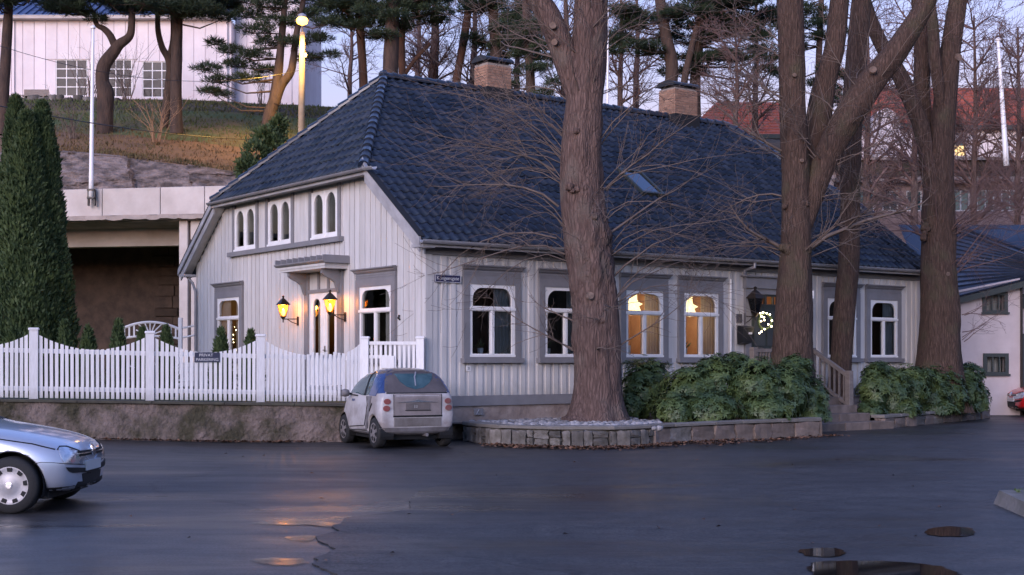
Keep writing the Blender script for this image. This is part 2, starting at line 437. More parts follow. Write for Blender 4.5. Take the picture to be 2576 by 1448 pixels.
def bark_mat(name, light, dark, moss, mossamt, scale=1.0):
    """plated bark: dark vertical fissures, paler plate tops, patches of lichen"""
    m = bpy.data.materials.new(name); m.use_nodes = True
    nt = m.node_tree; N = nt.nodes; K = nt.links; b = N['Principled BSDF']
    b.inputs['Roughness'].default_value = 0.95; b.inputs['Specular IOR Level'].default_value = 0.25
    tc = N.new('ShaderNodeTexCoord')
    mp = N.new('ShaderNodeMapping'); mp.inputs['Scale'].default_value = (1, 1, 0.16); K.new(tc.outputs['Object'], mp.inputs['Vector'])
    wob = N.new('ShaderNodeTexNoise'); wob.inputs['Scale'].default_value = 3.0; wob.inputs['Detail'].default_value = 3; K.new(tc.outputs['Object'], wob.inputs['Vector'])
    mixv = N.new('ShaderNodeMix'); mixv.data_type = 'VECTOR'; mixv.inputs[0].default_value = 0.10
    K.new(mp.outputs['Vector'], mixv.inputs[4]); K.new(wob.outputs['Color'], mixv.inputs[5])
    vo = N.new('ShaderNodeTexVoronoi'); vo.feature = 'DISTANCE_TO_EDGE'; vo.inputs['Scale'].default_value = 17.0 * scale
    K.new(mixv.outputs[1], vo.inputs['Vector'])
    r1 = N.new('ShaderNodeValToRGB'); r1.color_ramp.elements[0].position = 0.0; r1.color_ramp.elements[1].position = 0.20; r1.color_ramp.elements[0].color = (0.55, 0.55, 0.55, 1)
    K.new(vo.outputs['Distance'], r1.inputs['Fac'])
    fine = N.new('ShaderNodeTexNoise'); fine.inputs['Scale'].default_value = 26.0; fine.inputs['Detail'].default_value = 6; K.new(mp.outputs['Vector'], fine.inputs['Vector'])
    big = N.new('ShaderNodeTexNoise'); big.inputs['Scale'].default_value = 1.5; big.inputs['Detail'].default_value = 5; K.new(tc.outputs['Object'], big.inputs['Vector'])
    c1 = N.new('ShaderNodeMix'); c1.data_type = 'RGBA'
    c1.inputs[6].default_value = (*dark, 1); c1.inputs[7].default_value = (*light, 1)
    mm = N.new('ShaderNodeMath'); mm.operation = 'MULTIPLY'; K.new(r1.outputs['Color'], mm.inputs[0])
    fr = N.new('ShaderNodeMapRange'); fr.inputs['From Min'].default_value = 0.25; fr.inputs['From Max'].default_value = 0.7; fr.inputs['To Min'].default_value = 0.1; K.new(fine.outputs['Fac'], fr.inputs['Value'])
    K.new(fr.outputs['Result'], mm.inputs[1]); K.new(mm.outputs[0], c1.inputs[0])
    c2 = N.new('ShaderNodeMix'); c2.data_type = 'RGBA'; c2.inputs[7].default_value = (*moss, 1)
    K.new(c1.outputs[2], c2.inputs[6])
    r2 = N.new('ShaderNodeMapRange'); r2.inputs['From Min'].default_value = 0.52; r2.inputs['From Max'].default_value = 0.68; r2.inputs['To Max'].default_value = mossamt
    K.new(big.outputs['Fac'], r2.inputs['Value']); K.new(r2.outputs['Result'], c2.inputs[0])
    K.new(c2.outputs[2], b.inputs['Base Color'])
    hsum = N.new('ShaderNodeMath'); hsum.operation = 'MULTIPLY_ADD'; hsum.inputs[1].default_value = 0.45
    K.new(fine.outputs['Fac'], hsum.inputs[0]); K.new(r1.outputs['Color'], hsum.inputs[2])
    bp = N.new('ShaderNodeBump'); bp.inputs['Strength'].default_value = 1.0; bp.inputs['Distance'].default_value = 0.03
    K.new(hsum.outputs[0], bp.inputs['Height']); K.new(bp.outputs['Normal'], b.inputs['Normal'])
    return m
M_bark = bark_mat('bark_plated', (0.185, 0.125, 0.108), (0.052, 0.034, 0.030), (0.15, 0.13, 0.112), 0.5)
M_bark2 = bark_mat('bark_plated_mossy', (0.122, 0.080, 0.064), (0.034, 0.023, 0.018), (0.082, 0.074, 0.046), 0.6, 1.2)

def asphalt_mat(name, c0, c1, ro0, ro1, spec):
    m = bpy.data.materials.new(name); m.use_nodes = True
    nt = m.node_tree; N = nt.nodes; K = nt.links; b = N['Principled BSDF']
    b.inputs['Specular IOR Level'].default_value = spec
    tc = N.new('ShaderNodeTexCoord')
    def nz(scale, detail, stretch=(1, 1, 1), dist=0.0):
        mp = N.new('ShaderNodeMapping'); mp.inputs['Scale'].default_value = stretch; K.new(tc.outputs['Object'], mp.inputs['Vector'])
        n = N.new('ShaderNodeTexNoise'); n.inputs['Scale'].default_value = scale; n.inputs['Detail'].default_value = detail; n.inputs['Roughness'].default_value = 0.65; n.inputs['Distortion'].default_value = dist
        K.new(mp.outputs['Vector'], n.inputs['Vector']); return n.outputs['Fac']
    def mr(src, a, b_, c, d):
        q = N.new('ShaderNodeMapRange'); q.inputs['From Min'].default_value = a; q.inputs['From Max'].default_value = b_; q.inputs['To Min'].default_value = c; q.inputs['To Max'].default_value = d
        K.new(src, q.inputs['Value']); return q.outputs['Result']
    patch_ = nz(0.34, 8, (0.45, 1.0, 1.0), 0.6)
    streak = nz(0.9, 4, (0.10, 1.3, 1.0))
    grit = nz(38, 3)
    mid = nz(2.4, 8)
    mixc = N.new('ShaderNodeMix'); mixc.data_type = 'RGBA'; mixc.inputs[6].default_value = (*c0, 1); mixc.inputs[7].default_value = (*c1, 1)
    K.new(mr(patch_, 0.36, 0.64, 0, 1), mixc.inputs[0])
    def mul(col, src, lo, hi, a=0.3, b_=0.7):
        hs = N.new('ShaderNodeHueSaturation'); K.new(col, hs.inputs['Color']); K.new(mr(src, a, b_, lo, hi), hs.inputs['Value']); return hs.outputs['Color']
    col = mul(mixc.outputs[2], grit, 0.25, 1.75, 0.36, 0.64); col = mul(col, mid, 0.62, 1.38); col = mul(col, streak, 0.85, 1.15)
    # sparse dark crack lines
    vo = N.new('ShaderNodeTexVoronoi'); vo.feature = 'DISTANCE_TO_EDGE'; vo.inputs['Scale'].default_value = 0.16
    wb = N.new('ShaderNodeTexNoise'); wb.inputs['Scale'].default_value = 0.8; wb.inputs['Detail'].default_value = 6; K.new(tc.outputs['Object'], wb.inputs['Vector'])
    mv = N.new('ShaderNodeMix'); mv.data_type = 'VECTOR'; mv.inputs[0].default_value = 0.55; K.new(tc.outputs['Object'], mv.inputs[4]); K.new(wb.outputs['Color'], mv.inputs[5])
    K.new(mv.outputs[1], vo.inputs['Vector'])
    hs = N.new('ShaderNodeHueSaturation'); K.new(col, hs.inputs['Color']); K.new(mr(vo.outputs['Distance'], 0.0, 0.004, 0.35, 1.0), hs.inputs['Value'])
    K.new(hs.outputs['Color'], b.inputs['Base Color'])
    add = N.new('ShaderNodeMath'); add.operation = 'MULTIPLY_ADD'; add.inputs[1].default_value = 0.5
    K.new(streak, add.inputs[0]); K.new(patch_, add.inputs[2])
    K.new(mr(add.outputs[0], 0.58, 0.92, ro0, ro1), b.inputs['Roughness'])
    bp = N.new('ShaderNodeBump'); bp.inputs['Strength'].default_value = 0.5; bp.inputs['Distance'].default_value = 0.006
    K.new(grit, bp.inputs['Height']); K.new(bp.outputs['Normal'], b.inputs['Normal'])
    return m
M_asph = asphalt_mat('asphalt_worn_wet', (0.032, 0.032, 0.034), (0.066, 0.061, 0.060), 0.18, 0.58, 0.44)
M_asph2 = asphalt_mat('asphalt_relaid', (0.018, 0.018, 0.019), (0.058, 0.054, 0.052), 0.27, 0.66, 0.30)

# the road: wet worn surface near the camera, drier and darker towards the houses
M_road = M_asph.copy(); M_road.name = 'asphalt_road'
_N = M_road.node_tree.nodes; _K = M_road.node_tree.links
_o = _N['Material Output']; _old = _N['Principled BSDF']
_new = _N.new('ShaderNodeBsdfPrincipled'); _new.inputs['Specular IOR Level'].default_value = 0.36
_hs = _N.new('ShaderNodeHueSaturation'); _hs.inputs['Value'].default_value = 0.74
_K.new(_old.inputs['Base Color'].links[0].from_socket, _hs.inputs['Color']); _K.new(_hs.outputs['Color'], _new.inputs['Base Color'])
_K.new(_old.inputs['Normal'].links[0].from_socket, _new.inputs['Normal'])
_rr = _N.new('ShaderNodeMath'); _rr.operation = 'MULTIPLY_ADD'; _rr.inputs[1].default_value = 0.7; _rr.inputs[2].default_value = 0.20
_K.new(_old.inputs['Roughness'].links[0].from_socket, _rr.inputs[0]); _K.new(_rr.outputs[0], _new.inputs['Roughness'])
_tc = _N.new('ShaderNodeTexCoord'); _sp = _N.new('ShaderNodeSeparateXYZ'); _K.new(_tc.outputs['Object'], _sp.inputs[0])
_nz = _N.new('ShaderNodeTexNoise'); _nz.inputs['Scale'].default_value = 0.5; _nz.inputs['Detail'].default_value = 7; _K.new(_tc.outputs['Object'], _nz.inputs['Vector'])
_ad = _N.new('ShaderNodeMath'); _ad.operation = 'MULTIPLY_ADD'; _ad.inputs[1].default_value = 7.0; _K.new(_nz.outputs['Fac'], _ad.inputs[0]); _K.new(_sp.outputs['Y'], _ad.inputs[2])
_mr = _N.new('ShaderNodeMapRange'); _mr.interpolation_type = 'SMOOTHSTEP'; _mr.inputs['From Min'].default_value = 17.0; _mr.inputs['From Max'].default_value = 21.0
_K.new(_ad.outputs[0], _mr.inputs['Value'])
_mx = _N.new('ShaderNodeMixShader'); _K.new(_mr.outputs['Result'], _mx.inputs['Fac']); _K.new(_old.outputs[0], _mx.inputs[1]); _K.new(_new.outputs[0], _mx.inputs[2])
_K.new(_mx.outputs[0], _o.inputs['Surface'])
# ------------------------------------------------------------- ground
def sstep(a, b, x):
    t = min(1.0, max(0.0, (x - a) / (b - a)))
    return t * t * (3 - 2 * t)

def gz(X, Y):
    return 0.20 * sstep(-4.0, -11.0, X) * sstep(17.0, 26.0, Y) + 0.004 * noise.noise(Vector((X * 0.5, Y * 0.5, 0)))

def fence_y(X):
    return 26.42 + 0.305 * (X + 9.3)

def grid_sheet(name, xs, ys, zf, m, kind='structure', parent=None):
    V = []; F = []
    for y in ys:
        for x in xs:
            V.append((x, y, zf(x, y)))
    n = len(xs)
    for j in range(len(ys) - 1):
        for i in range(n - 1):
            F.append((j * n + i, j * n + i + 1, (j + 1) * n + i + 1, (j + 1) * n + i))
    me = bpy.data.meshes.new(name); me.from_pydata(V, [], F); me.update()
    o = link(name, me, m, parent, smooth=True)
    if kind: o['kind'] = kind
    return o

MB().add([(-1500, -300, -0.25), (1500, -300, -0.25), (1500, 2500, -0.25), (-1500, 2500, -0.25)], [(0, 1, 2, 3)]).build('ground', M_soil, fix=False)['kind'] = 'structure'
xs = [-60, -40] + [x * 0.5 for x in range(-60, 61)] + [40, 60]
ys = [-40, -20, -5] + [2 + y * 0.5 for y in range(0, 85)] + [50]
grid_sheet('road', xs, ys, gz, M_road)

# the newer asphalt laid over the right-hand part, with a ragged edge
edge_px = [(852, 1500), (846, 1450), (822, 1438), (800, 1430), (783, 1421), (806, 1413), (790, 1408), (818, 1398), (839, 1386), (826, 1374), (802, 1364), (790, 1354), (826, 1346), (852, 1340), (834, 1328), (856, 1322), (870, 1306), (960, 1296), (1032, 1284), (1030, 1262), (1052, 1240), (1110, 1222), (1205, 1207), (1380, 1198), (1600, 1194), (1850, 1180), (2100, 1150), (2300, 1128), (2460, 1105), (2560, 1093), (2750, 1085)]
ov = MB()
edge = [G(u, v, 0.0) for u, v in edge_px]
fine = []
for a, b in zip(edge, edge[1:]):
    n = max(2, int((b - a).length / 0.12)) if a.y < 18 else 3
    for k in range(n):
        q = a.lerp(b, k / n)
        w = 0.03 * noise.noise(Vector((q.x * 6, q.y * 6, 3.0)))
        fine.append((q.x + w, q.y + w))
fine.append((edge[-1].x, edge[-1].y))
poly = fine + [(30, fine[-1][1]), (30, 3.0), (fine[0][0] + 0.1, 3.0)]
vo, _, fo, _, _, _ = delaunay_2d_cdt([Vector(p) for p in poly], [(i, (i + 1) % len(poly)) for i in range(len(poly))], [], 1, 1e-5)
ov.add([(p.x, p.y, gz(p.x, p.y) + 0.016) for p in vo], [tuple(q) for q in fo])
nb = len(ov.v)
for i in range(len(fine) - 1):
    (ax, ay), (bx, by) = fine[i], fine[i + 1]
    ov.add([(ax, ay, gz(ax, ay) + 0.016), (bx, by, gz(bx, by) + 0.016), (bx, by, gz(bx, by) - 0.004), (ax, ay, gz(ax, ay) - 0.004)], [(0, 1, 2, 3)])
ov.build('asphalt_overlay', M_asph2, fix=False)['kind'] = 'structure'

M_puddle = bpy.data.materials.new('puddle_film'); M_puddle.use_nodes = True
_N = M_puddle.node_tree.nodes; _K = M_puddle.node_tree.links
_b = _N['Principled BSDF']; _b.inputs['Base Color'].default_value = (0.012, 0.011, 0.011, 1); _b.inputs['Roughness'].default_value = 0.03
_at = _N.new('ShaderNodeAttribute'); _at.attribute_name = 'wet'
_nz = _N.new('ShaderNodeTexNoise'); _nz.inputs['Scale'].default_value = 9.0; _nz.inputs['Detail'].default_value = 6
_tc = _N.new('ShaderNodeTexCoord'); _K.new(_tc.outputs['Object'], _nz.inputs['Vector'])
_ad = _N.new('ShaderNodeMath'); _ad.operation = 'MULTIPLY_ADD'; _ad.inputs[1].default_value = 0.7
_K.new(_nz.outputs['Fac'], _ad.inputs[0]); _K.new(_at.outputs['Fac'], _ad.inputs[2])
_mr = _N.new('ShaderNodeMapRange'); _mr.inputs['From Min'].default_value = 0.62; _mr.inputs['From Max'].default_value = 0.80
_K.new(_ad.outputs[0], _mr.inputs['Value'])
_tr = _N.new('ShaderNodeBsdfTransparent'); _mx = _N.new('ShaderNodeMixShader')
_K.new(_mr.outputs['Result'], _mx.inputs['Fac']); _K.new(_tr.outputs[0], _mx.inputs[1]); _K.new(_b.outputs[0], _mx.inputs[2])
_K.new(_mx.outputs[0], _N['Material Output'].inputs['Surface'])
M_film = M_puddle.copy(); M_film.name = 'wet_film'
for _q in M_film.node_tree.nodes:
    if _q.type == 'BSDF_PRINCIPLED':
        _q.inputs['Roughness'].default_value = 0.2; _q.inputs['Base Color'].default_value = (0.03, 0.029, 0.03, 1)
    if _q.type == 'MATH': _q.inputs[1].default_value = 1.7
    if _q.type == 'MAP_RANGE': _q.inputs['From Min'].default_value = 1.15; _q.inputs['From Max'].default_value = 2.3
    if _q.type == 'TEX_NOISE': _q.inputs['Scale'].default_value = 5.0; _q.inputs['Detail'].default_value = 9
def puddle(pts_px, z, seed, film=False):
    c = [G(u, v, z) for u, v in pts_px]
    n = len(c); out = []
    for i in range(n):
        a, b = c[i], c[(i + 1) % n]
        p0, p3 = c[i - 1], c[(i + 2) % n]
        for k in range(6):
            t = k / 6
            q = 0.5 * ((2 * a) + (b - p0) * t + (2 * p0 - 5 * a + 4 * b - p3) * t * t + (3 * a - p0 - 3 * b + p3) * t ** 3)
            w = 0.07 * noise.noise(Vector((q.x * 3, q.y * 3, seed))) + 0.04 * noise.noise(Vector((q.x * 9, q.y * 9, seed)))
            out.append((q.x + w, q.y + w * .6, z))
    cx_ = sum(p[0] for p in out) / len(out); cy_ = sum(p[1] for p in out) / len(out); no = len(out)
    V = []; F = []
    for f_ in (1.10, 1.0, 0.90, 0.7, 0.0):
        V += [(cx_ + (p[0] - cx_) * f_, cy_ + (p[1] - cy_) * f_, z) for p in out]
    for r_ in range(4):
        F += [(r_ * no + i, r_ * no + (i + 1) % no, (r_ + 1) * no + (i + 1) % no, (r_ + 1) * no + i) for i in range(no)]
    me = bpy.data.meshes.new('puddle'); me.from_pydata(V, [], F); me.update()
    at_ = me.attributes.new('wet', 'FLOAT', 'POINT')
    at_.data.foreach_set('value', [w for w in (0.0, 0.35, 0.7, 1.0, 1.0) for _ in range(no)])
    o = link('wet_patch' if film else 'puddle', me, M_film if film else M_puddle)
    o['kind'] = 'structure'
    return o
puddle([(2328, 1340), (2345, 1329), (2395, 1325), (2440, 1330), (2444, 1346), (2400, 1350), (2350, 1349)], 0.022, 1.0)
puddle([(2012, 1384), (2080, 1379), (2124, 1386), (2118, 1397), (2070, 1402), (2022, 1396)], 0.022, 2.0)
puddle([(2050, 1416), (2130, 1411), (2240, 1413), (2380, 1428), (2420, 1450), (2300, 1475), (2090, 1475), (2040, 1440)], 0.022, 3.0)

puddle([(628, 1316), (700, 1309), (780, 1308), (846, 1318), (838, 1325), (770, 1321), (690, 1322)], 0.008, 4.0, True)
puddle([(640, 1408), (700, 1402), (770, 1409), (778, 1416), (740, 1424), (670, 1420)], 0.008, 5.0, True)
puddle([(715, 1352), (770, 1347), (796, 1353), (780, 1362), (730, 1360)], 0.008, 6.0, True)

# ------------------------------------------------------------- retaining wall below the fence
M_rwall = mat('mossy_render', (0.20, 0.155, 0.135), 0.95, (0.055, 0.048, 0.028), 1.5, 9, bump=1.0, bscale=9, thr=(0.40, 0.58), bdist=0.08)
def wall_zt(X): return 0.93 - 0.0245 * (X + 9.3)
rw = MB()
cols = [-22 + 0.12 * i for i in range(int(20.4 / 0.12) + 1)]
rows = 14
for i, X in enumerate(cols):
    Y = fence_y(X)
    zb = gz(X, Y - 0.3) - 0.05; zt = wall_zt(X) - 0.055
    for j in range(rows):
        t = j / (rows - 1)
        z = zb + (zt - zb) * t
        dsp = 0.06 * noise.noise(Vector((X * 1.7, z * 2.2, 1.0))) + 0.03 * noise.noise(Vector((X * 6, z * 6, 4.0)))
        rw.v.append((X, Y - 0.19 - dsp - 0.07 * (1 - t), z))
    rw.v.append((X, Y + 0.2, zt))
    rw.v.append((X, Y + 0.2, zb))
rr = rows + 2
for i in range(len(cols) - 1):
    for j in range(rr - 1):
        rw.f.append((i * rr + j, (i + 1) * rr + j, (i + 1) * rr + j + 1, i * rr + j + 1))
rwall = rw.build('retaining_wall', M_rwall, smooth=True)
tag(rwall, 'low mossy rendered stone wall carrying the white picket fence', 'wall')
M_coping = mat('dark_coping', (0.055, 0.05, 0.042), 0.9, (0.09, 0.085, 0.06), 3, bump=0.4)
X0 = -22
while X0 < -1.7:
    X1 = min(X0 + 1.35, -1.66)
    m = MB()
    vs = []
    for X in (X0 + 0.006, X1 - 0.006):
        Y = fence_y(X); z = wall_zt(X)
        vs += [(X, Y - 0.25, z - 0.055), (X, Y + 0.22, z - 0.055), (X, Y + 0.22, z), (X, Y - 0.25, z - 0.008)]
    m.add(vs, [(0, 1, 2, 3), (7, 6, 5, 4), (0, 4, 5, 1), (1, 5, 6, 2), (2, 6, 7, 3), (3, 7, 4, 0)])
    m.build('coping_stone', M_coping, rwall)
    X0 = X1

# ------------------------------------------------------------- picket fence
def fpt(u):
    k = (u - CXU) / FPX     # X = k*Y, Y = a + b*X
    b = 0.305; a = 26.42 + 0.305 * 9.3
    Y = a / (1 - b * k)
    return Vector((k * Y, Y, wall_zt(k * Y)))
fang = math.atan(0.305)
fence = thing('picket_fence', 'long white picket fence with scalloped top on the mossy retaining wall', 'fence', fpt(85), fang)
fo = fpt(85)
flen = lambda u: (fpt(u) - fo).xy.length * (1 if u > 85 else -1)
post_u = [-205, 85, 377, 655]
post_s = [flen(u) for u in post_u]
post_s = [post_s[0] - 4.56, post_s[0] - 2.28] + post_s
slope = -0.0245 * math.cos(fang)
PH = 1.39
pm = None
for s in post_s:
    m = MB()
    m.cbox(-0.083, 0.083, -0.083, 0.083, 0.0, PH - 0.045, 0.006)
    o = m.build('post', M_fence, fence)
    o.location = (s, 0, slope * s)
    c = MB(); c.cbox(-0.1, 0.1, -0.1, 0.1, PH - 0.045, PH, 0.012).build('post_cap', M_fence, o)
def picket_mesh(h):
    return MB().box(-0.031, 0.031, -0.012, 0.012, 0.0, h).mesh('picket')
def run_pickets(s0, s1, topf, n):
    for k in range(n):
        t = (k + 0.5) / n
        s = s0 + (s1 - s0) * t
        h = topf(t)
        sl = (topf(t + 0.02) - topf(t - 0.02)) / (0.04 * (s1 - s0)) * 0.031
        m = MB()
        m.add([(-0.031, -0.012, 0.02), (0.031, -0.012, 0.02), (0.031, 0.012, 0.02), (-0.031, 0.012, 0.02), (-0.031, -0.012, h - sl), (0.031, -0.012, h + sl), (0.031, 0.012, h + sl), (-0.031, 0.012, h - sl)],
              [(0, 3, 2, 1), (4, 5, 6, 7), (0, 1, 5, 4), (1, 2, 6, 5), (2, 3, 7, 6), (3, 0, 4, 7)])
        o = m.build('picket', M_fence, fence, fix=False)
        o.location = (s, -0.032 + random.uniform(-.002, .002), slope * s)
        o.rotation_euler = (0, random.uniform(-.006, .006), 0)
def sag(t): return PH - 0.13 - 0.27 * (1 - (2 * t - 1) ** 2)
def rail(s0, s1, z):
    m = MB()
    m.add([(s0, -0.018, z - 0.045 + slope * s0), (s1, -0.018, z - 0.045 + slope * s1), (s1, 0.022, z - 0.045 + slope * s1), (s0, 0.022, z - 0.045 + slope * s0),
           (s0, -0.018, z + 0.045 + slope * s0), (s1, -0.018, z + 0.045 + slope * s1), (s1, 0.022, z + 0.045 + slope * s1), (s0, 0.022, z + 0.045 + slope * s0)],
          [(0, 3, 2, 1), (4, 5, 6, 7), (0, 1, 5, 4), (1, 2, 6, 5), (2, 3, 7, 6), (3, 0, 4, 7)])
    m.build('rail', M_fence, fence)
for a, b in zip(post_s, post_s[1:]):
    run_pickets(a + 0.09, b - 0.09, sag, 21)
    rail(a + 0.085, b - 0.085, 0.94); rail(a + 0.085, b - 0.085, 0.2)
s655, s770, s868, s918 = flen(655), flen(770), flen(868), flen(918)
run_pickets(s655 + 0.1, s770 - 0.02, lambda t: sag(t * 0.46), 9)
rail(s655 + 0.085, s770 - 0.01, 0.94); rail(s655 + 0.085, s770 - 0.01, 0.2)
run_pickets(s868 + 0.02, s918 - 0.09, lambda t: sag(0.75 + t * 0.25), 4)
rail(s868 + 0.01, s918 - 0.085, 0.94); rail(s868 + 0.01, s918 - 0.085, 0.2)
# garden gate between
gate = thing('garden_gate', 'low white garden gate with solid middle board in front of the lit door', 'gate', fo + Vector((math.cos(fang) * s770, math.sin(fang) * s770, slope * s770)), fang)
gl = s868 - s770
MB().box(0.012, gl - 0.012, -0.01, 0.012, 0.36, 0.92).build('middle_board', M_fence, gate)
for z in (0.3, 0.94):
    MB().box(0.012, gl - 0.012, 0.013, 0.045, z - 0.04, z + 0.04).build('rail', M_fence, gate)
for k in range(9):
    s = 0.04 + (gl - 0.08) * k / 8
    MB().box(s - 0.028, s + 0.028, -0.035, -0.011, 0.03, 1.0 + 0.05 * abs(math.sin(k * 1.9))).build('picket', M_fence, gate)
# the railing piece that closes the gap to the house corner
post_b = MB().cbox(-0.083, 0.083, -0.083, 0.083, 0, PH + 0.02, 0.006)
rl = thing('side_railing', 'white railing with slim balusters between fence end and house corner', 'railing', (fpt(918).x, fpt(918).y, fpt(918).z), 0)
endp = Vector((-1.90, 28.30, 0))
dv = endp - Vector((fpt(918).x, fpt(918).y, 0)); rlen = dv.length
rl.rotation_euler = (0, 0, math.atan2(dv.y, dv.x))
for s in (0.0, rlen - 0.02):
    o = MB().cbox(-0.083, 0.083, -0.083, 0.083, 0, PH - 0.03, 0.006).build('post', M_fence, rl); o.location = (s, 0, 0)
    MB().cbox(-0.1, 0.1, -0.1, 0.1, PH - 0.03, PH + 0.015, 0.012).build('post_cap', M_fence, o)
MB().box(0.09, rlen - 0.11, -0.04, 0.04, 1.23, 1.30).build('top_rail', M_fence, rl)
MB().box(0.09, rlen - 0.11, -0.02, 0.02, 0.12, 0.2).build('bottom_rail', M_fence, rl)
nbal = 10
for k in range(nbal):
    s = 0.14 + (rlen - 0.3) * k / (nbal - 1)
    MB().box(s - 0.026, s + 0.026, -0.014, 0.014, 0.2, 1.23).build('baluster', M_fence, rl)
MB().box(0.34, 0.62, -0.045, -0.016, 0.74, 1.0).build('latch_board', M_fence, rl)

def text_mesh(body, size, depth=0.002, align='CENTER'):
    cu = bpy.data.curves.new('lettering', 'FONT')
    cu.body = body; cu.size = size; cu.extrude = depth; cu.align_x = align; cu.align_y = 'CENTER'
    tmp = bpy.data.objects.new('lettering_tmp', cu)
    COL.objects.link(tmp)
    dg = bpy.context.evaluated_depsgraph_get()
    me = bpy.data.meshes.new_from_object(tmp.evaluated_get(dg))
    bpy.data.objects.remove(tmp); bpy.data.curves.remove(cu)
    return me
def lettering(body, w, h, loc, rot, m, parent, depth=0.002):
    me = text_mesh(body, 1.0, depth)
    xs_ = [v.co.x for v in me.vertices]; ys_ = [v.co.y for v in me.vertices]
    kx = w / (max(xs_) - min(xs_)); ky = h / (max(ys_) - min(ys_))
    cx = (max(xs_) + min(xs_)) / 2; cy = (max(ys_) + min(ys_)) / 2
    for v in me.vertices:
        v.co.x = (v.co.x - cx) * kx; v.co.y = (v.co.y - cy) * ky; v.co.z *= 1
    o = link('lettering', me, m, parent)
    o.location = loc; o.rotation_euler = rot
    return o
sg = thing('parking_sign', 'dark blue private parking sign fixed on the white picket fence', 'sign', fpt(523) + Vector((0, -0.06, 0.0)), fang)
MB().cbox(-0.25, 0.25, -0.006, 0.006, 0.79, 0.99, 0.004).build('plate', M_navy, sg)
lettering('PRIVAT', 0.27, 0.058, (-0.02, -0.008, 0.935), (R(90), 0, 0), M_letter, sg)
lettering('PARKERING', 0.44, 0.058, (0.0, -0.008, 0.845), (R(90), 0, 0), M_letter, sg)

# ------------------------------------------------------------- garden behind the fence
gd = MB()
gx = [-40 + 1.0 * i for i in range(39)]
gy = [0.2, 1, 2, 4, 7, 10, 14, 18, 22, 27, 33]
grd = []
for j, dy in enumerate(gy):
    for X in gx:
        xx = X if X < -2 else -2
        Y = fence_y(xx) + dy
        grd.append((xx, Y, wall_zt(xx) - 0.06 + 0.04 * noise.noise(Vector((xx * .7, Y * .7, 0)))))
n = len(gx)
gf = [(j * n + i, j * n + i + 1, (j + 1) * n + i + 1, (j + 1) * n + i) for j in range(len(gy) - 1) for i in range(n - 1)]
me = bpy.data.meshes.new('garden_ground'); me.from_pydata(grd, [], gf); me.update()
link('garden_ground', me, M_grass, smooth=True)['kind'] = 'structure'
# ------------------------------------------------------------- the timber house
HA = math.atan2(1, 1.37)
HC = Vector((-1.827, 28.5, 0))
house = thing('timber_house', 'long grey timber house with dark glazed tile roof and white windows', 'house', HC, HA)
HM = Matrix.Translation(HC) @ Matrix.Rotation(HA, 4, 'Z')
HMi = HM.inverted()
LEN, WID = 16.5, 12.0
EZ, OV, RZ, HZ = 4.2, 0.38, 8.95, 5.93      # eave height, overhang, ridge, hip eave
KF = (RZ - EZ) / (WID / 2 + OV)
TH = (HZ - EZ) / KF - OV
APX = 2.56; APR = 15.0
GM = Matrix(((0, 1, 0, 0), (1, 0, 0, 0), (0, 0, 1, 0), (0, 0, 0, 1)))   # gable: (s, depth, z) -> (depth, s, z)
LM = Matrix.Identity(4)

def topz(t):     # underside of roof at gable plane
    t = min(t, WID - t)
    return min(EZ + KF * (t + OV) - 0.10, HZ - 0.02)

long_open = [(1.09, 2.30, 1.75, 3.33), (3.13, 4.34, 1.75, 3.33), (5.53, 6.71, 1.75, 3.33), (7.38, 8.55, 1.75, 3.33), (9.70, 10.86, 1.0, 3.36), (12.58, 13.75, 1.75, 3.33), (14.33, 15.49, 1.75, 3.33)]
gab_open = [(9.06, 10.48, 1.72, 3.36), (1.29, 2.69, 1.72, 3.33), (3.71, 5.16, 0.86, 3.29), (8.08, 9.39, 4.57, 5.70), (6.08, 7.38, 4.57, 5.70), (3.71, 5.02, 4.57, 5.70)]
rect = lambda a, b, c, d: [(a, c), (b, c), (b, d), (a, d)]
WB = 0.92    # bottom of the cladding
wall_l = MB(LM).plate(rect(0.0, LEN, 0.3, 4.02), [rect(*o) for o in long_open], 0.0, 0.12).build('street_wall', M_wall, house)
gp = [(0.13, 0.3), (WID, 0.3), (WID, topz(WID)), (WID - TH, topz(WID - TH)), (TH, topz(TH)), (0.13, topz(0.13))]
wall_g = MB(GM).plate(gp, [rect(*o) for o in gab_open], 0.0, 0.12).build('gable_wall', M_wall, house)
MB(Matrix.Translation((LEN, 0, 0)) @ GM).plate(gp, [], -0.12, 0.0).build('far_gable_wall', M_wall, house)
MB(LM).box(0.12, LEN - 0.12, WID - 0.12, WID, 0.3, 4.0).build('rear_wall', M_wall, house)

def cut_spans(s0, s1, z0, z1, blocks):
    spans = [(z0, z1)]
    for (a, b, c, d) in blocks:
        if s1 > a and s0 < b:
            ns = []
            for (p, q) in spans:
                if c > p: ns.append((p, min(q, c)))
                if d < q: ns.append((max(p, d), q))
            spans = [(p, q) for p, q in ns if q - p > 0.03]
    return spans
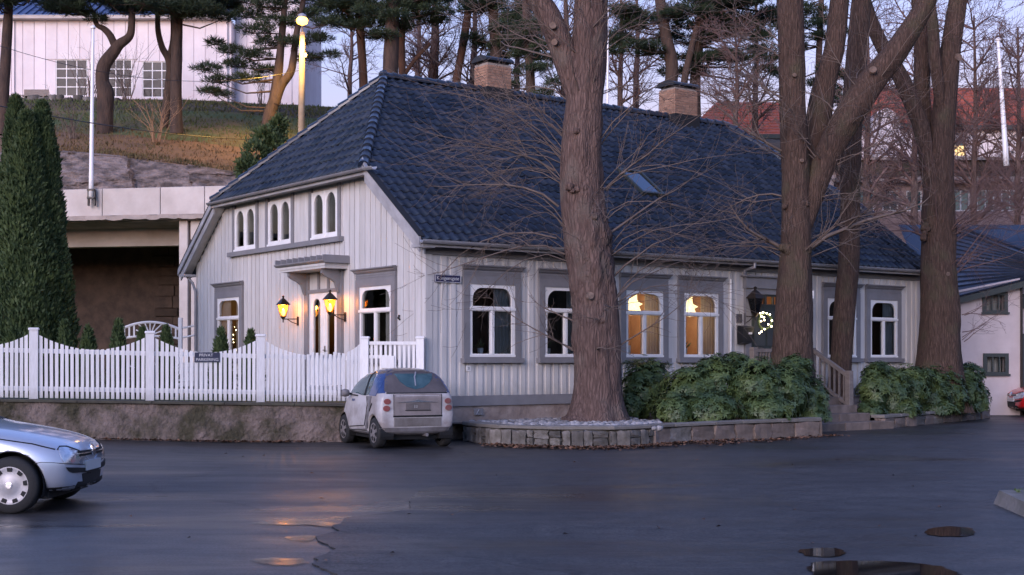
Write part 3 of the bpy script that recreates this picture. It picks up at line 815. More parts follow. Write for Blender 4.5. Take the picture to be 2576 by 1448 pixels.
# cladding boards of the street front
lb = [(a - 0.17, b + 0.17, c - 0.12, min(d + 0.40, 3.9)) for a, b, c, d in long_open] + [(9.35, 11.2, 0.3, 3.8)]
s = 0.16
while s < LEN - 0.15:
    for (p, q) in cut_spans(s, s + 0.125, WB, 3.90, lb):
        m = MB(LM).box(s, s + 0.125, -0.032 - random.uniform(0, .003), -0.0, p, q)
        m.build('cladding_board', M_wall, wall_l, fix=False)
    s += 0.232
gb = [(a - 0.17, b + 0.17, c - 0.14, d + 0.40) for a, b, c, d in gab_open[:2]] + [(3.45, 5.45, 0.3, 3.98)] + [(3.55, 9.55, 4.44, 5.9)]
s = 0.14
while s < WID - 0.05:
    e = min(s + 0.215, WID)
    zt = min(topz(s), topz(e))
    for (p, q) in cut_spans(s, e, WB - 0.1, zt, gb):
        m = MB(GM).box(s + 0.004, e - 0.004, -0.024 - random.uniform(0, .006), -0.0, p, q)
        m.build('cladding_board', M_wall, wall_g)
    s += 0.236
# boards between the upper windows
for (a, b) in ((9.40, 9.54), (7.40, 8.06), (5.04, 6.06), (3.56, 3.69)):
    k = max(1, int(round((b - a) / 0.22)))
    for i in range(k):
        p = a + (b - a) * i / k; q = a + (b - a) * (i + 1) / k
        MB(GM).box(p + 0.004, q - 0.004, -0.026, 0.0, 4.56, HZ - 0.04).build('cladding_board', M_wall, wall_g)
# corner boards, base board, frieze
MB(LM).box(-0.02, 0.15, -0.045, -0.001, WB - 0.02, 3.95).build('corner_board', M_wall, wall_l)
MB(LM).box(LEN - 0.15, LEN + 0.02, -0.045, -0.001, WB - 0.02, 3.95).build('corner_board', M_wall, wall_l)
MB(LM).box(-0.03, 9.1, -0.07, -0.001, 0.70, WB).build('base_board', M_trim, wall_l)
MB(LM).box(11.5, LEN + 0.02, -0.07, -0.001, 0.70, WB).build('base_board', M_trim, wall_l)
MB(LM).box(-0.03, LEN + 0.02, -0.05, -0.001, 3.92, 4.08).build('frieze_board', M_trim, wall_l)
MB(GM).box(-0.03, WID + 0.02, -0.06, -0.001, 0.64, WB - 0.11).build('base_board', M_trim, wall_g)
M_found = mat('painted_foundation', (0.36, 0.30, 0.27), 0.9, (0.22, 0.17, 0.15), 1.8, 6, bump=0.7, bscale=8, bdist=0.04)
fm = MB(LM)
nx = 80
for i in range(nx + 1):
    x = -0.02 + (LEN + 0.04) * i / nx
    for j in range(5):
        z = -0.1 + 0.82 * j / 4
        fm.v.append((x, -0.002 - 0.03 * noise.noise(Vector((x * 2, z * 3, 0))) - 0.02, z))
for i in range(nx):
    for j in range(4):
        fm.f.append((i * 5 + j, (i + 1) * 5 + j, (i + 1) * 5 + j + 1, i * 5 + j + 1))
found = fm.build('foundation', M_found, house, smooth=True)
# cellar vent with bars
MB(LM).box(1.20, 1.44, -0.075, -0.05, 0.50, 0.64).build('cellar_vent', M_trim, found)
MB(LM).tube([(1.25, -0.08, 0.51), (1.32, -0.08, 0.62), (1.39, -0.08, 0.51)], 0.008, 6).build('vent_bar', M_gutter, found)

def arch_pts(a, b, z0, z1, r, n=6):
    """rectangle with the two top corners rounded"""
    pts = [(a, z0), (b, z0)]
    for k in range(n + 1):
        t = (math.pi / 2) * k / n
        pts.append((b - r + r * math.cos(t), z1 - r + r * math.sin(t)))
    for k in range(n + 1):
        t = math.pi / 2 + (math.pi / 2) * k / n
        pts.append((a + r + r * math.cos(t), z1 - r + r * math.sin(t)))
    return pts
def pointed(a, b, z0, z1, n=6):
    w = (b - a); c = (a + b) / 2; r = w * 0.62
    pts = [(a, z0), (b, z0)]
    zs = z1 - w * 0.62
    for k in range(n + 1):
        t = k / n
        pts.append((b - (w / 2) * (1 - math.cos(t * math.pi / 2)), zs + (z1 - zs) * math.sin(t * math.pi / 2)))
    for k in range(1, n + 1):
        t = 1 - k / n
        pts.append((a + (w / 2) * (1 - math.cos(t * math.pi / 2)), zs + (z1 - zs) * math.sin(t * math.pi / 2)))
    return pts

def wavy(M, a, b, z0, z1, y, amp=0.03, waves=5, m=M_curtain, parent=None, name='curtain'):
    mb = MB(M); n = waves * 6
    for i in range(n + 1):
        t = i / n; x = a + (b - a) * t
        yy = y + amp * math.sin(t * waves * 2 * math.pi) + 0.01 * math.sin(t * 31)
        mb.v.append(tuple(M @ Vector((x, yy, z0)))); mb.v.append(tuple(M @ Vector((x, yy * 1.0, z1))))
    for i in range(n):
        mb.f.append((2 * i, 2 * i + 2, 2 * i + 3, 2 * i + 1))
    mb.M = None
    return mb.build(name, m, parent, smooth=True, fix=False)

def niche(M, a, b, z0, z1, depth, m, parent, y0=0.125):
    mb = MB(M)
    e = 0.35
    A, B, C, D = a - e, b + e, z0 - 0.12, z1 + 0.1
    vs = [(A, y0, C), (B, y0, C), (B, y0, D), (A, y0, D), (A, depth, C), (B, depth, C), (B, depth, D), (A, depth, D)]
    mb.add(vs, [(4, 5, 6, 7), (0, 4, 7, 3), (1, 2, 6, 5), (0, 1, 5, 4), (3, 7, 6, 2)])
    return mb.build('room', m, parent, fix=False)

def sash_window(M, a, b, z0, z1, kind='dark', cornice=True, curt=('l', 'r'), room=None):
    fr = 0.065; ztr = z0 + (z1 - z0) * 0.665; mid = (a + b) / 2
    up = arch_pts(a + fr + 0.02, b - fr - 0.02, ztr + 0.055, z1 - fr - 0.01, 0.24)
    l1 = rect(a + fr + 0.01, mid - 0.055, z0 + fr + 0.01, ztr - 0.05)
    l2 = rect(mid + 0.055, b - fr - 0.01, z0 + fr + 0.01, ztr - 0.05)
    w = MB(M).plate(rect(a, b, z0, z1), [up, l1, l2], -0.055, 0.03).build('window', M_white, house)
    MB(M).box(a - 0.005, b + 0.005, -0.085, -0.056, ztr - 0.03, ztr + 0.025).build('transom_ledge', M_white, w)
    MB(M).box(mid - 0.03, mid + 0.03, -0.07, -0.056, z0 + 0.07, ztr - 0.031).build('mullion', M_white, w)
    MB(M).box(a - 0.005, b + 0.005, -0.08, -0.056, z0 + 0.005, z0 + 0.05).build('sash_bottom', M_white, w)
    for lp in (up, l1, l2):
        mb = MB(M); mb.add([(x, -0.012, z) for x, z in lp], [tuple(range(len(lp)))])
        mb.build('pane', M_glass, w, fix=False)
    # casing
    cs = MB(M).plate(rect(a - 0.16, b + 0.16, z0 - 0.02, z1 + 0.17), [rect(a, b, z0, z1)], -0.075, -0.0).build('casing', M_trim, w)
    MB(M).box(a - 0.2, b + 0.2, -0.15, -0.001, z0 - 0.125, z0 - 0.021).build('sill', M_trim, w)
    if cornice:
        MB(M).box(a - 0.16, b + 0.16, -0.06, -0.002, z1 + 0.172, z1 + 0.30).build('head_board', M_trim, w)
        c = MB(M)
        pr = [(-0.002, z1 + 0.302), (-0.07, z1 + 0.302), (-0.11, z1 + 0.335), (-0.12, z1 + 0.36), (-0.17, z1 + 0.385), (-0.17, z1 + 0.41), (-0.002, z1 + 0.43)]
        vs = [(a - 0.15 + y * 0.45, y, z) for y, z in pr] + [(b + 0.15 - y * 0.45, y, z) for y, z in pr]
        k = len(pr)
        c.add(vs, [tuple(range(k)), tuple(reversed(range(k, 2 * k)))] + [(i, (i + 1) % k, (i + 1) % k + k, i + k) for i in range(k)])
        c.build('cornice', M_trim, w)
        for zz in (z1 + 0.2, z1 + 0.25):
            MB(M).box(a - 0.165, b + 0.165, -0.07, -0.061, zz, zz + 0.018).build('moulding', M_trim, w)
    if kind != 'none':
        niche(M, a, b, z0, z1, 1.5, room or M_room, w)
        W = b - a
        if 'l' in curt: wavy(M, a + 0.02, a + W * 0.30, z0 + 0.02, z1, 0.075, 0.02, parent=w)
        if 'r' in curt: wavy(M, b - W * 0.40, b - 0.02, z0 + 0.02, z1, 0.075, 0.02, parent=w)
        if 'c' in curt: wavy(M, a + 0.03, b - 0.03, z0 + 0.02, z1, 0.17, waves=9, parent=w)
    return w

for i, (a, b, c, d) in enumerate(long_open):
    if i == 4: continue
    lit = i in (2, 3)
    sash_window(LM, a, b, c, d, curt={0: 'r', 1: 'r', 2: 'r', 3: 'r', 5: '', 6: 'r'}[i], room=M_roomlit if lit else M_room)
sash_window(GM, *gab_open[0], curt='rl')
sash_window(GM, *gab_open[1], curt='l')
# upper twin lancet windows
for (a, b, z0, z1) in gab_open[3:]:
    mid = (a + b) / 2
    h1 = pointed(a + 0.12, mid - 0.09, z0 + 0.12, z1 - 0.07); h2 = pointed(mid + 0.09, b - 0.12, z0 + 0.12, z1 - 0.07)
    w = MB(GM).plate(rect(a, b, z0, z1), [h1, h2], -0.05, 0.03).build('window', M_white, house)
    MB(GM).box(mid - 0.025, mid + 0.025, -0.065, -0.051, z0 + 0.05, z1 - 0.02).build('mullion', M_white, w)
    MB(GM).box(a - 0.01, b + 0.01, -0.08, -0.051, z0 + 0.0, z0 + 0.05).build('sash_bottom', M_white, w)
    for h in (h1, h2):
        mb = MB(GM); mb.add([(x, -0.01, z) for x, z in h], [tuple(range(len(h)))]); mb.build('pane', M_glass, w, fix=False)
    for (p, q) in ((a - 0.12, a), (b, b + 0.12)):
        MB(GM).box(p + 0.001, q - 0.001, -0.07, -0.0, z0 - 0.01, HZ - 0.05).build('casing', M_trim, w)
    niche(GM, a, b, z0, z1, 1.3, M_room, w)
    wavy(GM, a - 0.05, b + 0.25, z0, z1, 0.24, waves=8, m=M_curtain2, parent=w)
MB(GM).box(3.50, 9.66, -0.15, -0.001, 4.44, 4.555).build('sill_band', M_trim, wall_g)

# gable door with canopy
a, b, z0, z1 = gab_open[2]
mid = (a + b) / 2
lz = z0 + 0.30
g1 = arch_pts(a + 0.2, mid - 0.17, lz, z1 - 0.14, 0.17); g2 = arch_pts(mid + 0.17, b - 0.2, lz, z1 - 0.14, 0.17)
dr = MB(GM).plate(rect(a, b, z0, z1), [g1, g2], -0.03, 0.03).build('door', M_white, house)
for h in (g1, g2):
    mb = MB(GM); mb.add([(x, 0.0, z) for x, z in h], [tuple(range(len(h)))]); mb.build('pane', M_glass, dr, fix=False)
MB(GM).box(mid - 0.03, mid + 0.03, -0.05, -0.031, z0, z1 - 0.02).build('cover_strip', M_white, dr)
MB(GM).box(mid - 0.085, mid - 0.055, -0.045, -0.031, 1.86, 2.02).build('lock_plate', M_bronze, dr)
MB(GM).tube([(mid - 0.07, -0.035, 1.92), (mid - 0.07, -0.09, 1.92), (mid - 0.19, -0.09, 1.92)], 0.011, 6).build('handle', M_bronze, dr)
niche(GM, a, b, z0, z1, 1.6, M_room, dr)
wavy(GM, mid + 0.1, b - 0.15, z0, z1, 0.15, waves=3, parent=dr)
cas = MB(GM)
cas.box(a - 0.2, a - 0.002, -0.08, -0.001, z0, z1 + 0.48); cas.box(b + 0.002, b + 0.2, -0.08, -0.001, z0, z1 + 0.48)
cas.build('casing', M_trim, dr)
MB(GM).box(a, b, -0.07, -0.001, z1 + 0.002, z1 + 0.08).build('lintel_board', M_trim, dr)
MB(GM).box(a, b, -0.02, -0.001, z1 + 0.082, z1 + 0.48).build('overdoor_panel', M_wall, dr)
for k in (1, 2):
    x = a + (b - a) * k / 3
    MB(GM).box(x - 0.05, x + 0.05, -0.05, -0.021, z1 + 0.082, z1 + 0.48).build('overdoor_stud', M_trim, dr)
# canopy
can = MB(GM).box(a - 0.42, b + 0.42, -0.62, -0.001, z1 + 0.50, z1 + 0.62).build('canopy', M_wall, house)
c = MB(GM)
pr = [(-0.002, z1 + 0.621), (-0.66, z1 + 0.621), (-0.72, z1 + 0.66), (-0.72, z1 + 0.69), (-0.002, z1 + 0.78)]
k = len(pr)
c.add([(a - 0.52, y, z) for y, z in pr] + [(b + 0.52, y, z) for y, z in pr], [tuple(range(k)), tuple(reversed(range(k, 2 * k)))] + [(i, (i + 1) % k, (i + 1) % k + k, i + k) for i in range(k)])
c.build('canopy_roof', M_trim, can)
MB(GM).box(a - 0.46, b + 0.46, -0.645, -0.621, z1 + 0.555, z1 + 0.61).build('moulding', M_wall, can)
for k in range(9):
    x = a - 0.48 + (b - a + 0.96) * k / 8
    MB(GM).box(x - 0.02, x + 0.02, -0.70, -0.03, z1 + 0.70, z1 + 0.80).build('roof_batten', M_trim, can)
for x in (a - 0.16, b + 0.06):
    pr = [(-0.082, z1 - 0.05), (-0.12, z1 - 0.02), (-0.16, z1 + 0.08), (-0.2, z1 + 0.2), (-0.3, z1 + 0.27), (-0.46, z1 + 0.34), (-0.54, z1 + 0.40), (-0.54, z1 + 0.498), (-0.082, z1 + 0.498)]
    mb = MB(GM); k = len(pr)
    mb.add([(x, y, z) for y, z in pr] + [(x + 0.1, y, z) for y, z in pr], [tuple(range(k)), tuple(reversed(range(k, 2 * k)))] + [(i, (i + 1) % k, (i + 1) % k + k, i + k) for i in range(k)])
    mb.build('bracket', M_trim, can)

# street-side front door, porch and steps
a, b, z0, z1 = long_open[4]
dr2 = MB(LM).box(a + 0.05, b - 0.05, -0.01, 0.05, z0, 3.07).build('door', M_dframe, house)
M_doorp = mat('door_paint_and_opening', (0.055, 0.062, 0.064), 0.45)
for (p, q, r_, t_) in ((a + 0.15, (a + b) / 2 - 0.04, 1.15, 1.9), ((a + b) / 2 + 0.04, b - 0.15, 1.15, 1.9), (a + 0.15, (a + b) / 2 - 0.04, 2.05, 2.95), ((a + b) / 2 + 0.04, b - 0.15, 2.05, 2.95)):
    MB(LM).box(p, q, -0.03, -0.011, r_, t_).build('door_panel', M_doorp, dr2)
MB(LM).plate(rect(a, b, 3.07, z1), [rect(a + 0.06 + 0.27 * k, a + 0.06 + 0.27 * k + 0.22, 3.11, z1 - 0.05) for k in range(4)], -0.03, 0.04).build('transom_frame', M_dframe, dr2)
for k in range(4):
    x = a + 0.06 + 0.27 * k
    mb = MB(LM); mb.add([(x, 0, 3.11), (x + 0.22, 0, 3.11), (x + 0.22, 0, z1 - 0.05), (x, 0, z1 - 0.05)], [(0, 1, 2, 3)]); mb.build('pane', M_glass, dr2, fix=False)
niche(LM, a, b, 3.05, z1, 0.9, M_roomlit, dr2)
MB(LM).plate(rect(a - 0.2, b + 0.2, z0, z1 + 0.14), [rect(a, b, z0 - 0.2, z1)], -0.075, -0.001).build('casing', M_trim, dr2)
MB(LM).box(a - 0.24, b + 0.24, -0.13, -0.001, z1 + 0.142, z1 + 0.42).build('head_board', M_trim, dr2)
MB(LM).box(a - 0.3, b + 0.3, -0.2, -0.001, z1 + 0.422, z1 + 0.46).build('cornice', M_trim, dr2)

# roof structure --------------------------------------------------
def plane_frame(O, eu, es):
    n = es.cross(eu)
    return Matrix(((es.x, eu.x, n.x, O.x), (es.y, eu.y, n.y, O.y), (es.z, eu.z, n.z, O.z), (0, 0, 0, 1)))
sl = math.hypot(WID / 2 + OV, RZ - EZ)
FU = Vector((0, (WID / 2 + OV) / sl, (RZ - EZ) / sl))
FM = plane_frame(Vector((-OV, -OV, EZ)), FU, Vector((1, 0, 0)))
hu = math.hypot(APX + OV, RZ - HZ)
HU = Vector(((APX + OV) / hu, 0, (RZ - HZ) / hu))
HPM = plane_frame(Vector((-OV, WID - TH, HZ)), HU, Vector((0, -1, 0)))
FL = LEN + 2 * OV
tq = lambda t: (t + OV) / (WID / 2 + OV) * sl      # slope distance of a t coordinate
front_poly = [(0, 0), (FL, 0), (FL, tq(TH)), (APR + OV, sl), (APX + OV, sl), (0, tq(TH))]
HS = WID - 2 * TH
hip_poly = [(0, 0), (HS, 0), (HS / 2, hu)]
roof_o = MB(FM).prism(front_poly, -0.10, -0.02, 'z').build('roof', M_under, house)
MB(HPM).prism([(0, 0), (HS, 0), (HS / 2, hu)], -0.10, -0.021, 'z').build('hip_underlay', M_under, roof_o)
BU = Vector((0, -(WID / 2 + OV) / sl, (RZ - EZ) / sl))
BM = plane_frame(Vector((LEN + OV, WID + OV, EZ)), BU, Vector((-1, 0, 0)))
MB(BM).prism([(0, 0), (FL, 0), (FL, tq(TH)), (FL - APX - OV, sl), (LEN - APR + OV, sl), (0, tq(TH))], -0.1, 0.02, 'z').build('rear_slope', M_tile, roof_o)
rv = [(LEN + OV, TH, HZ), (LEN + OV, WID - TH, HZ), (APR, WID / 2, RZ)]
MB().add(rv, [(0, 1, 2)]).build('far_hip_slope', M_tile, roof_o, fix=False)

TW, TLn, TE = 0.245, 0.37, 0.325
prof = [(0, .022), (.12, .004), (.35, 0), (.55, .008), (.68, .036), (.8, .05), (.92, .038), (1.03, .02)]
def tile_geo():
    mb = MB(); k = len(prof)
    for (yy, dz) in ((0.0, 0.0), (0.0, 0.03), (TLn, 0.0)):
        for (px, pz) in prof:
            mb.v.append((px * TW, yy, pz + dz))
    for i in range(k - 1):
        mb.f.append((i, i + 1, k + i + 1, k + i))
        mb.f.append((k + i, k + i + 1, 2 * k + i + 1, 2 * k + i))
    return mb
tile_me = tile_geo().mesh('roof_tile'); tile_me.materials.append(M_tile)
tile_me.polygons.foreach_set('use_smooth', [True] * len(tile_me.polygons))
def halfplanes(poly):
    hp = []
    for i in range(len(poly)):
        (x0, y0), (x1, y1) = poly[i], poly[(i + 1) % len(poly)]
        l = math.hypot(x1 - x0, y1 - y0)
        hp.append(((x0, y0), (-(y1 - y0) / l, (x1 - x0) / l)))
    return hp
camh = HMi @ Vector((0, 0, EYE))
tiles = []
def lay_tiles(PM, poly, wid, slope_len, shift):
    hp = halfplanes(poly)
    nr = int(slope_len / TE) + 1
    for r in range(nr):
        u0 = r * TE - 0.05
        k0 = 0
        for kx in range(-1, int(wid / TW) + 2):
            x0 = kx * TW
            cs_ = [(x0, u0), (x0 + TW * 1.03, u0), (x0 + TW * 1.03, u0 + TLn), (x0, u0 + TLn)]
            bad = [h for i, h in enumerate(hp) if i != 0 and any((p[0] - h[0][0]) * h[1][0] + (p[1] - h[0][1]) * h[1][1] < -0.02 for p in cs_)]
            if any(all((p[0] - h[0][0]) * h[1][0] + (p[1] - h[0][1]) * h[1][1] < 0.02 for p in cs_) for h in bad):
                continue
            tiles.append((PM, x0, u0, bad))
lay_tiles(FM, front_poly, FL, sl, 0)
lay_tiles(HPM, hip_poly, HS, hu, 0)
def tile_score(t):
    p = t[0] @ Vector((t[1], t[2], 0))
    return (p - camh).length + (3.0 if t[0] is HPM else 0.0)
tiles.sort(key=tile_score)
restV = []; restF = []
base_v = [v.co.copy() for v in tile_me.vertices]; base_f = [tuple(p.vertices) for p in tile_me.polygons]
for idx, (PM, x0, u0, bad) in enumerate(tiles):
    jit = Matrix.Translation((x0 + random.uniform(-.004, .004), u0 + random.uniform(-.006, .006), random.uniform(0, .005))) @ Matrix.Rotation(random.uniform(-.008, .008), 4, 'Z')
    Mt = PM @ jit
    if bad:
        bm = bmesh.new(); bm.from_mesh(tile_me)
        for h in bad:
            geom = bm.verts[:] + bm.edges[:] + bm.faces[:]
            bmesh.ops.bisect_plane(bm, geom=geom, plane_co=(h[0][0] - x0, h[0][1] - u0, 0), plane_no=(-h[1][0], -h[1][1], 0), clear_outer=True)
        if len(bm.faces) == 0:
            bm.free(); continue
        bm.verts.index_update()
        vv = [v.co.copy() for v in bm.verts]; ff = [tuple(v.index for v in f.verts) for f in bm.faces]
        if idx < 300:
            me = bpy.data.meshes.new('roof_tile'); bm.to_mesh(me); me.materials.append(M_tile)
        bm.free()
    else:
        vv, ff = base_v, base_f; me = tile_me
    if idx < 300:
        o = link('roof_tile', me, None, roof_o); o.matrix_local = Mt
    else:
        n0 = len(restV)
        restV += [tuple(Mt @ v) for v in vv]; restF += [tuple(i + n0 for i in q) for q in ff]
me = bpy.data.meshes.new('roof_tiles_rest'); me.from_pydata(restV, [], restF); me.update()
o = link('roof_tiles_rest', me, M_tile, roof_o, smooth=True); o['kind'] = 'stuff'

# ridge and hip caps, one by one
def cap_run(A, B, r=0.115, step=0.34):
    A = Vector(A); B = Vector(B); L_ = (B - A).length; n = int(L_ / step)
    d = (B - A).normalized()
    side = d.cross(Vector((0, 0, 1))).normalized(); up = side.cross(d)
    for k in range(n + 1):
        p = A + d * (k * step); q = A + d * min(L_, (k + 1) * step + 0.05)
        mb = MB(); ns = 8
        for (c, rr, lift) in ((p, r * 1.12, 0.02), (q, r * 0.92, 0.0)):
            for i in range(ns + 1):
                an = math.pi * (-0.08 + 1.16 * i / ns)
                mb.v.append(tuple(c + side * math.cos(an) * rr + up * (math.sin(an) * rr + lift)))
        for i in range(ns):
            mb.f.append((i, i + 1, ns + 2 + i, ns + 1 + i))
        mb.f.append(tuple(range(ns + 1)))
        mb.build('ridge_tile', M_tile, roof_o, smooth=False)
cap_run((-OV, TH, HZ + 0.03), (APX, WID / 2, RZ + 0.03))
cap_run((-OV, WID - TH, HZ + 0.03), (APX, WID / 2, RZ + 0.03))
cap_run((APX - 0.1, WID / 2, RZ + 0.04), (APR, WID / 2, RZ + 0.04))
cap_run((LEN + OV, TH, HZ + 0.03), (APR, WID / 2, RZ + 0.03))
MB().lathe([(0.05, -0.02), (0.13, 0.05), (0.05, 0.16)], (APX, WID / 2, RZ + 0.05), 10).build('ridge_finial', M_tile, roof_o)

# verge boards of the gable (two stacked boards each side), soffits, fascias, gutters
def strip_between(name, pts_top, h, x0, x1, m, par):
    """board hanging below a polyline (t, z), between x0 and x1"""
    mb = MB()
    for (t, z) in pts_top:
        mb.v += [(x0, t, z), (x1, t, z), (x1, t, z - h), (x0, t, z - h)]
    for i in range(len(pts_top) - 1):
        for k in range(4):
            k2 = (k + 1) % 4
            mb.f.append((i * 4 + k, i * 4 + k2, (i + 1) * 4 + k2, (i + 1) * 4 + k))
    mb.f.append((0, 1, 2, 3)); e = (len(pts_top) - 1) * 4; mb.f.append((e + 3, e + 2, e + 1, e))
    return mb.build(name, m, par)
zr = lambda t: EZ + KF * (min(t, WID - t) + OV)
M_verge = mat('verge_paint', (0.42, 0.415, 0.43), 0.5, (0.29, 0.285, 0.3), 2, bump=0.1)
for flip in (0, 1):
    f_ = (lambda t: WID - t) if flip else (lambda t: t)
    ts = [-OV - 0.02, TH - 0.02]
    tp = [(f_(t), zr(t) + 0.06) for t in ts]
    tp2 = [(f_(t), zr(t) - 0.10) for t in (-OV + 0.06, TH)]
    strip_between('verge_board', tp, 0.17, -OV - 0.03, -OV + 0.02, M_verge, roof_o)
    strip_between('verge_board', [(t, z - 0.012) for t, z in tp2], 0.2, -OV + 0.021, -OV + 0.06, M_verge, roof_o)
    strip_between('verge_soffit', [(f_(t), zr(t) - 0.11) for t in (-OV, TH)], 0.03, -OV + 0.061, -0.03, M_wall, roof_o)
    strip_between('verge_flashing', [(f_(t), zr(t) + 0.085) for t in ts], 0.022, -OV - 0.04, -OV + 0.12, M_under, roof_o)
    # boxed end of the eave
    MB().box(-OV, -0.002, -OV - 0.01 if not flip else WID + 0.02, -0.05 if not flip else WID + OV + 0.01, EZ - 0.17, EZ - 0.10).build('eave_return', M_verge, roof_o)
MB().box(-OV - 0.02, -OV + 0.03, TH - 0.05, WID - TH + 0.05, HZ - 0.15, HZ + 0.03).build('hip_fascia', M_verge, roof_o)
MB().box(-OV + 0.031, -0.03, TH - 0.02, WID - TH + 0.02, HZ - 0.12, HZ - 0.09).build('hip_soffit', M_trim, roof_o)
def half_gutter(name, A, B, r, m, par, up=0.0):
    A = Vector(A); B = Vector(B); d = (B - A).normalized()
    side = d.cross(Vector((0, 0, 1))).normalized()
    mb = MB(); n = 8
    for c in (A, B):
        for rr in (r, r - 0.008):
            for i in range(n + 1):
                an = math.pi + math.pi * i / n
                mb.v.append(tuple(c + side * math.cos(an) * rr + Vector((0, 0, math.sin(an) * rr))))
    k = n + 1
    for i in range(n):
        mb.f.append((i, i + 1, 2 * k + i + 1, 2 * k + i))
        mb.f.append((k + i + 1, k + i, 3 * k + i, 3 * k + i + 1))
    for q in (0, 2 * k):
        for i in range(n):
            mb.f.append((q + i, q + k + i, q + k + i + 1, q + i + 1))
    return mb.build(name, m, par, smooth=False)
half_gutter('hip_gutter', (-OV - 0.09, TH - 0.32, HZ - 0.02), (-OV - 0.09, WID - TH + 0.1, HZ - 0.02), 0.065, M_trim, roof_o)
half_gutter('gutter_end', (-OV - 0.09, TH - 0.62, HZ - 0.04), (-OV - 0.09, TH - 0.2, HZ - 0.012), 0.075, M_gutter, roof_o)
MB().add([(-OV - 0.05, TH - 0.2, HZ - 0.05), (-OV - 0.05, TH + 0.22, HZ - 0.05), (-OV + 0.0, TH + 0.05, HZ + 0.26), (-OV + 0.05, TH - 0.2, HZ - 0.05)], [(0, 1, 2), (0, 2, 3), (1, 3, 2), (0, 3, 1)]).build('hip_flashing', M_gutter, roof_o)
MB().box(-OV + 0.05, LEN + OV - 0.05, -OV - 0.02, -OV + 0.03, EZ - 0.15, EZ + 0.02).build('eave_fascia', M_verge, roof_o)
half_gutter('eave_gutter', (-OV - 0.02, -OV - 0.1, EZ - 0.02), (LEN + OV, -OV - 0.1, EZ - 0.02), 0.075, M_gutter, roof_o)
MB().add([(-0.02, -OV + 0.031, EZ - 0.13), (LEN + 0.02, -OV + 0.031, EZ - 0.13), (LEN + 0.02, -0.05, 4.085), (-0.02, -0.05, 4.085)], [(0, 1, 2, 3)]).build('eave_soffit', M_trim, roof_o, fix=False)
# downpipe: swan neck at the porch and the pale pipe down the wall
MB().tube([(9.4, -OV - 0.1, EZ - 0.09), (9.4, -OV - 0.1, EZ - 0.2), (9.4, -0.16, 3.95), (9.4, -0.10, 3.80)], 0.04, 8).build('downpipe', M_gutter, wall_l)
MB().tube([(8.95, -0.09, 3.70), (8.95, -0.09, 0.7)], 0.028, 8).build('downpipe', M_white, wall_l)
MB().tube([(-0.25, WID + OV * 0.5, EZ - 0.12), (-0.12, WID + 0.02, EZ - 0.35), (-0.09, WID - 0.12, EZ - 0.6), (-0.09, WID - 0.12, 0.9)], 0.04, 8).build('downpipe', M_trim, wall_g)

# skylight on the street slope
def on_front(u, v):
    d = HMi.to_3x3() @ (P(u, v, 1.0) - Vector((0, 0, EYE)))
    o_ = camh
    n = FM.to_3x3() @ Vector((0, 0, 1)); O = FM.translation
    t = (O - o_).dot(n) / d.dot(n)
    return FM.inverted() @ (o_ + d * t)
q0 = on_front(1550, 432); q1 = on_front(1648, 497)
sx0, sx1 = q0.x, q1.x - 0.0
su0, su1 = q1.y, q0.y
if sx1 - sx0 < 0.6: sx1 = sx0 + 0.66
mb = MB(FM)
sx1 = sx0 + 0.78
for (x0, x1, y0, y1) in ((sx0, sx0 + 0.07, su0, su1), (sx1 - 0.07, sx1, su0, su1), (sx0 + 0.07, sx1 - 0.07, su0, su0 + 0.08), (sx0 + 0.07, sx1 - 0.07, su1 - 0.09, su1)):
    mb.box(x0, x1, y0, y1, -0.02, 0.12)
skyl = mb.build('skylight', M_dframe, roof_o)
MB(FM).box(sx0 + 0.07, sx1 - 0.07, su0 + 0.08, su1 - 0.09, 0.05, 0.085).build('pane', mat('skylight_glass', (0.10, 0.12, 0.14), 0.03, spec=1.0, metal=0.85), skyl)

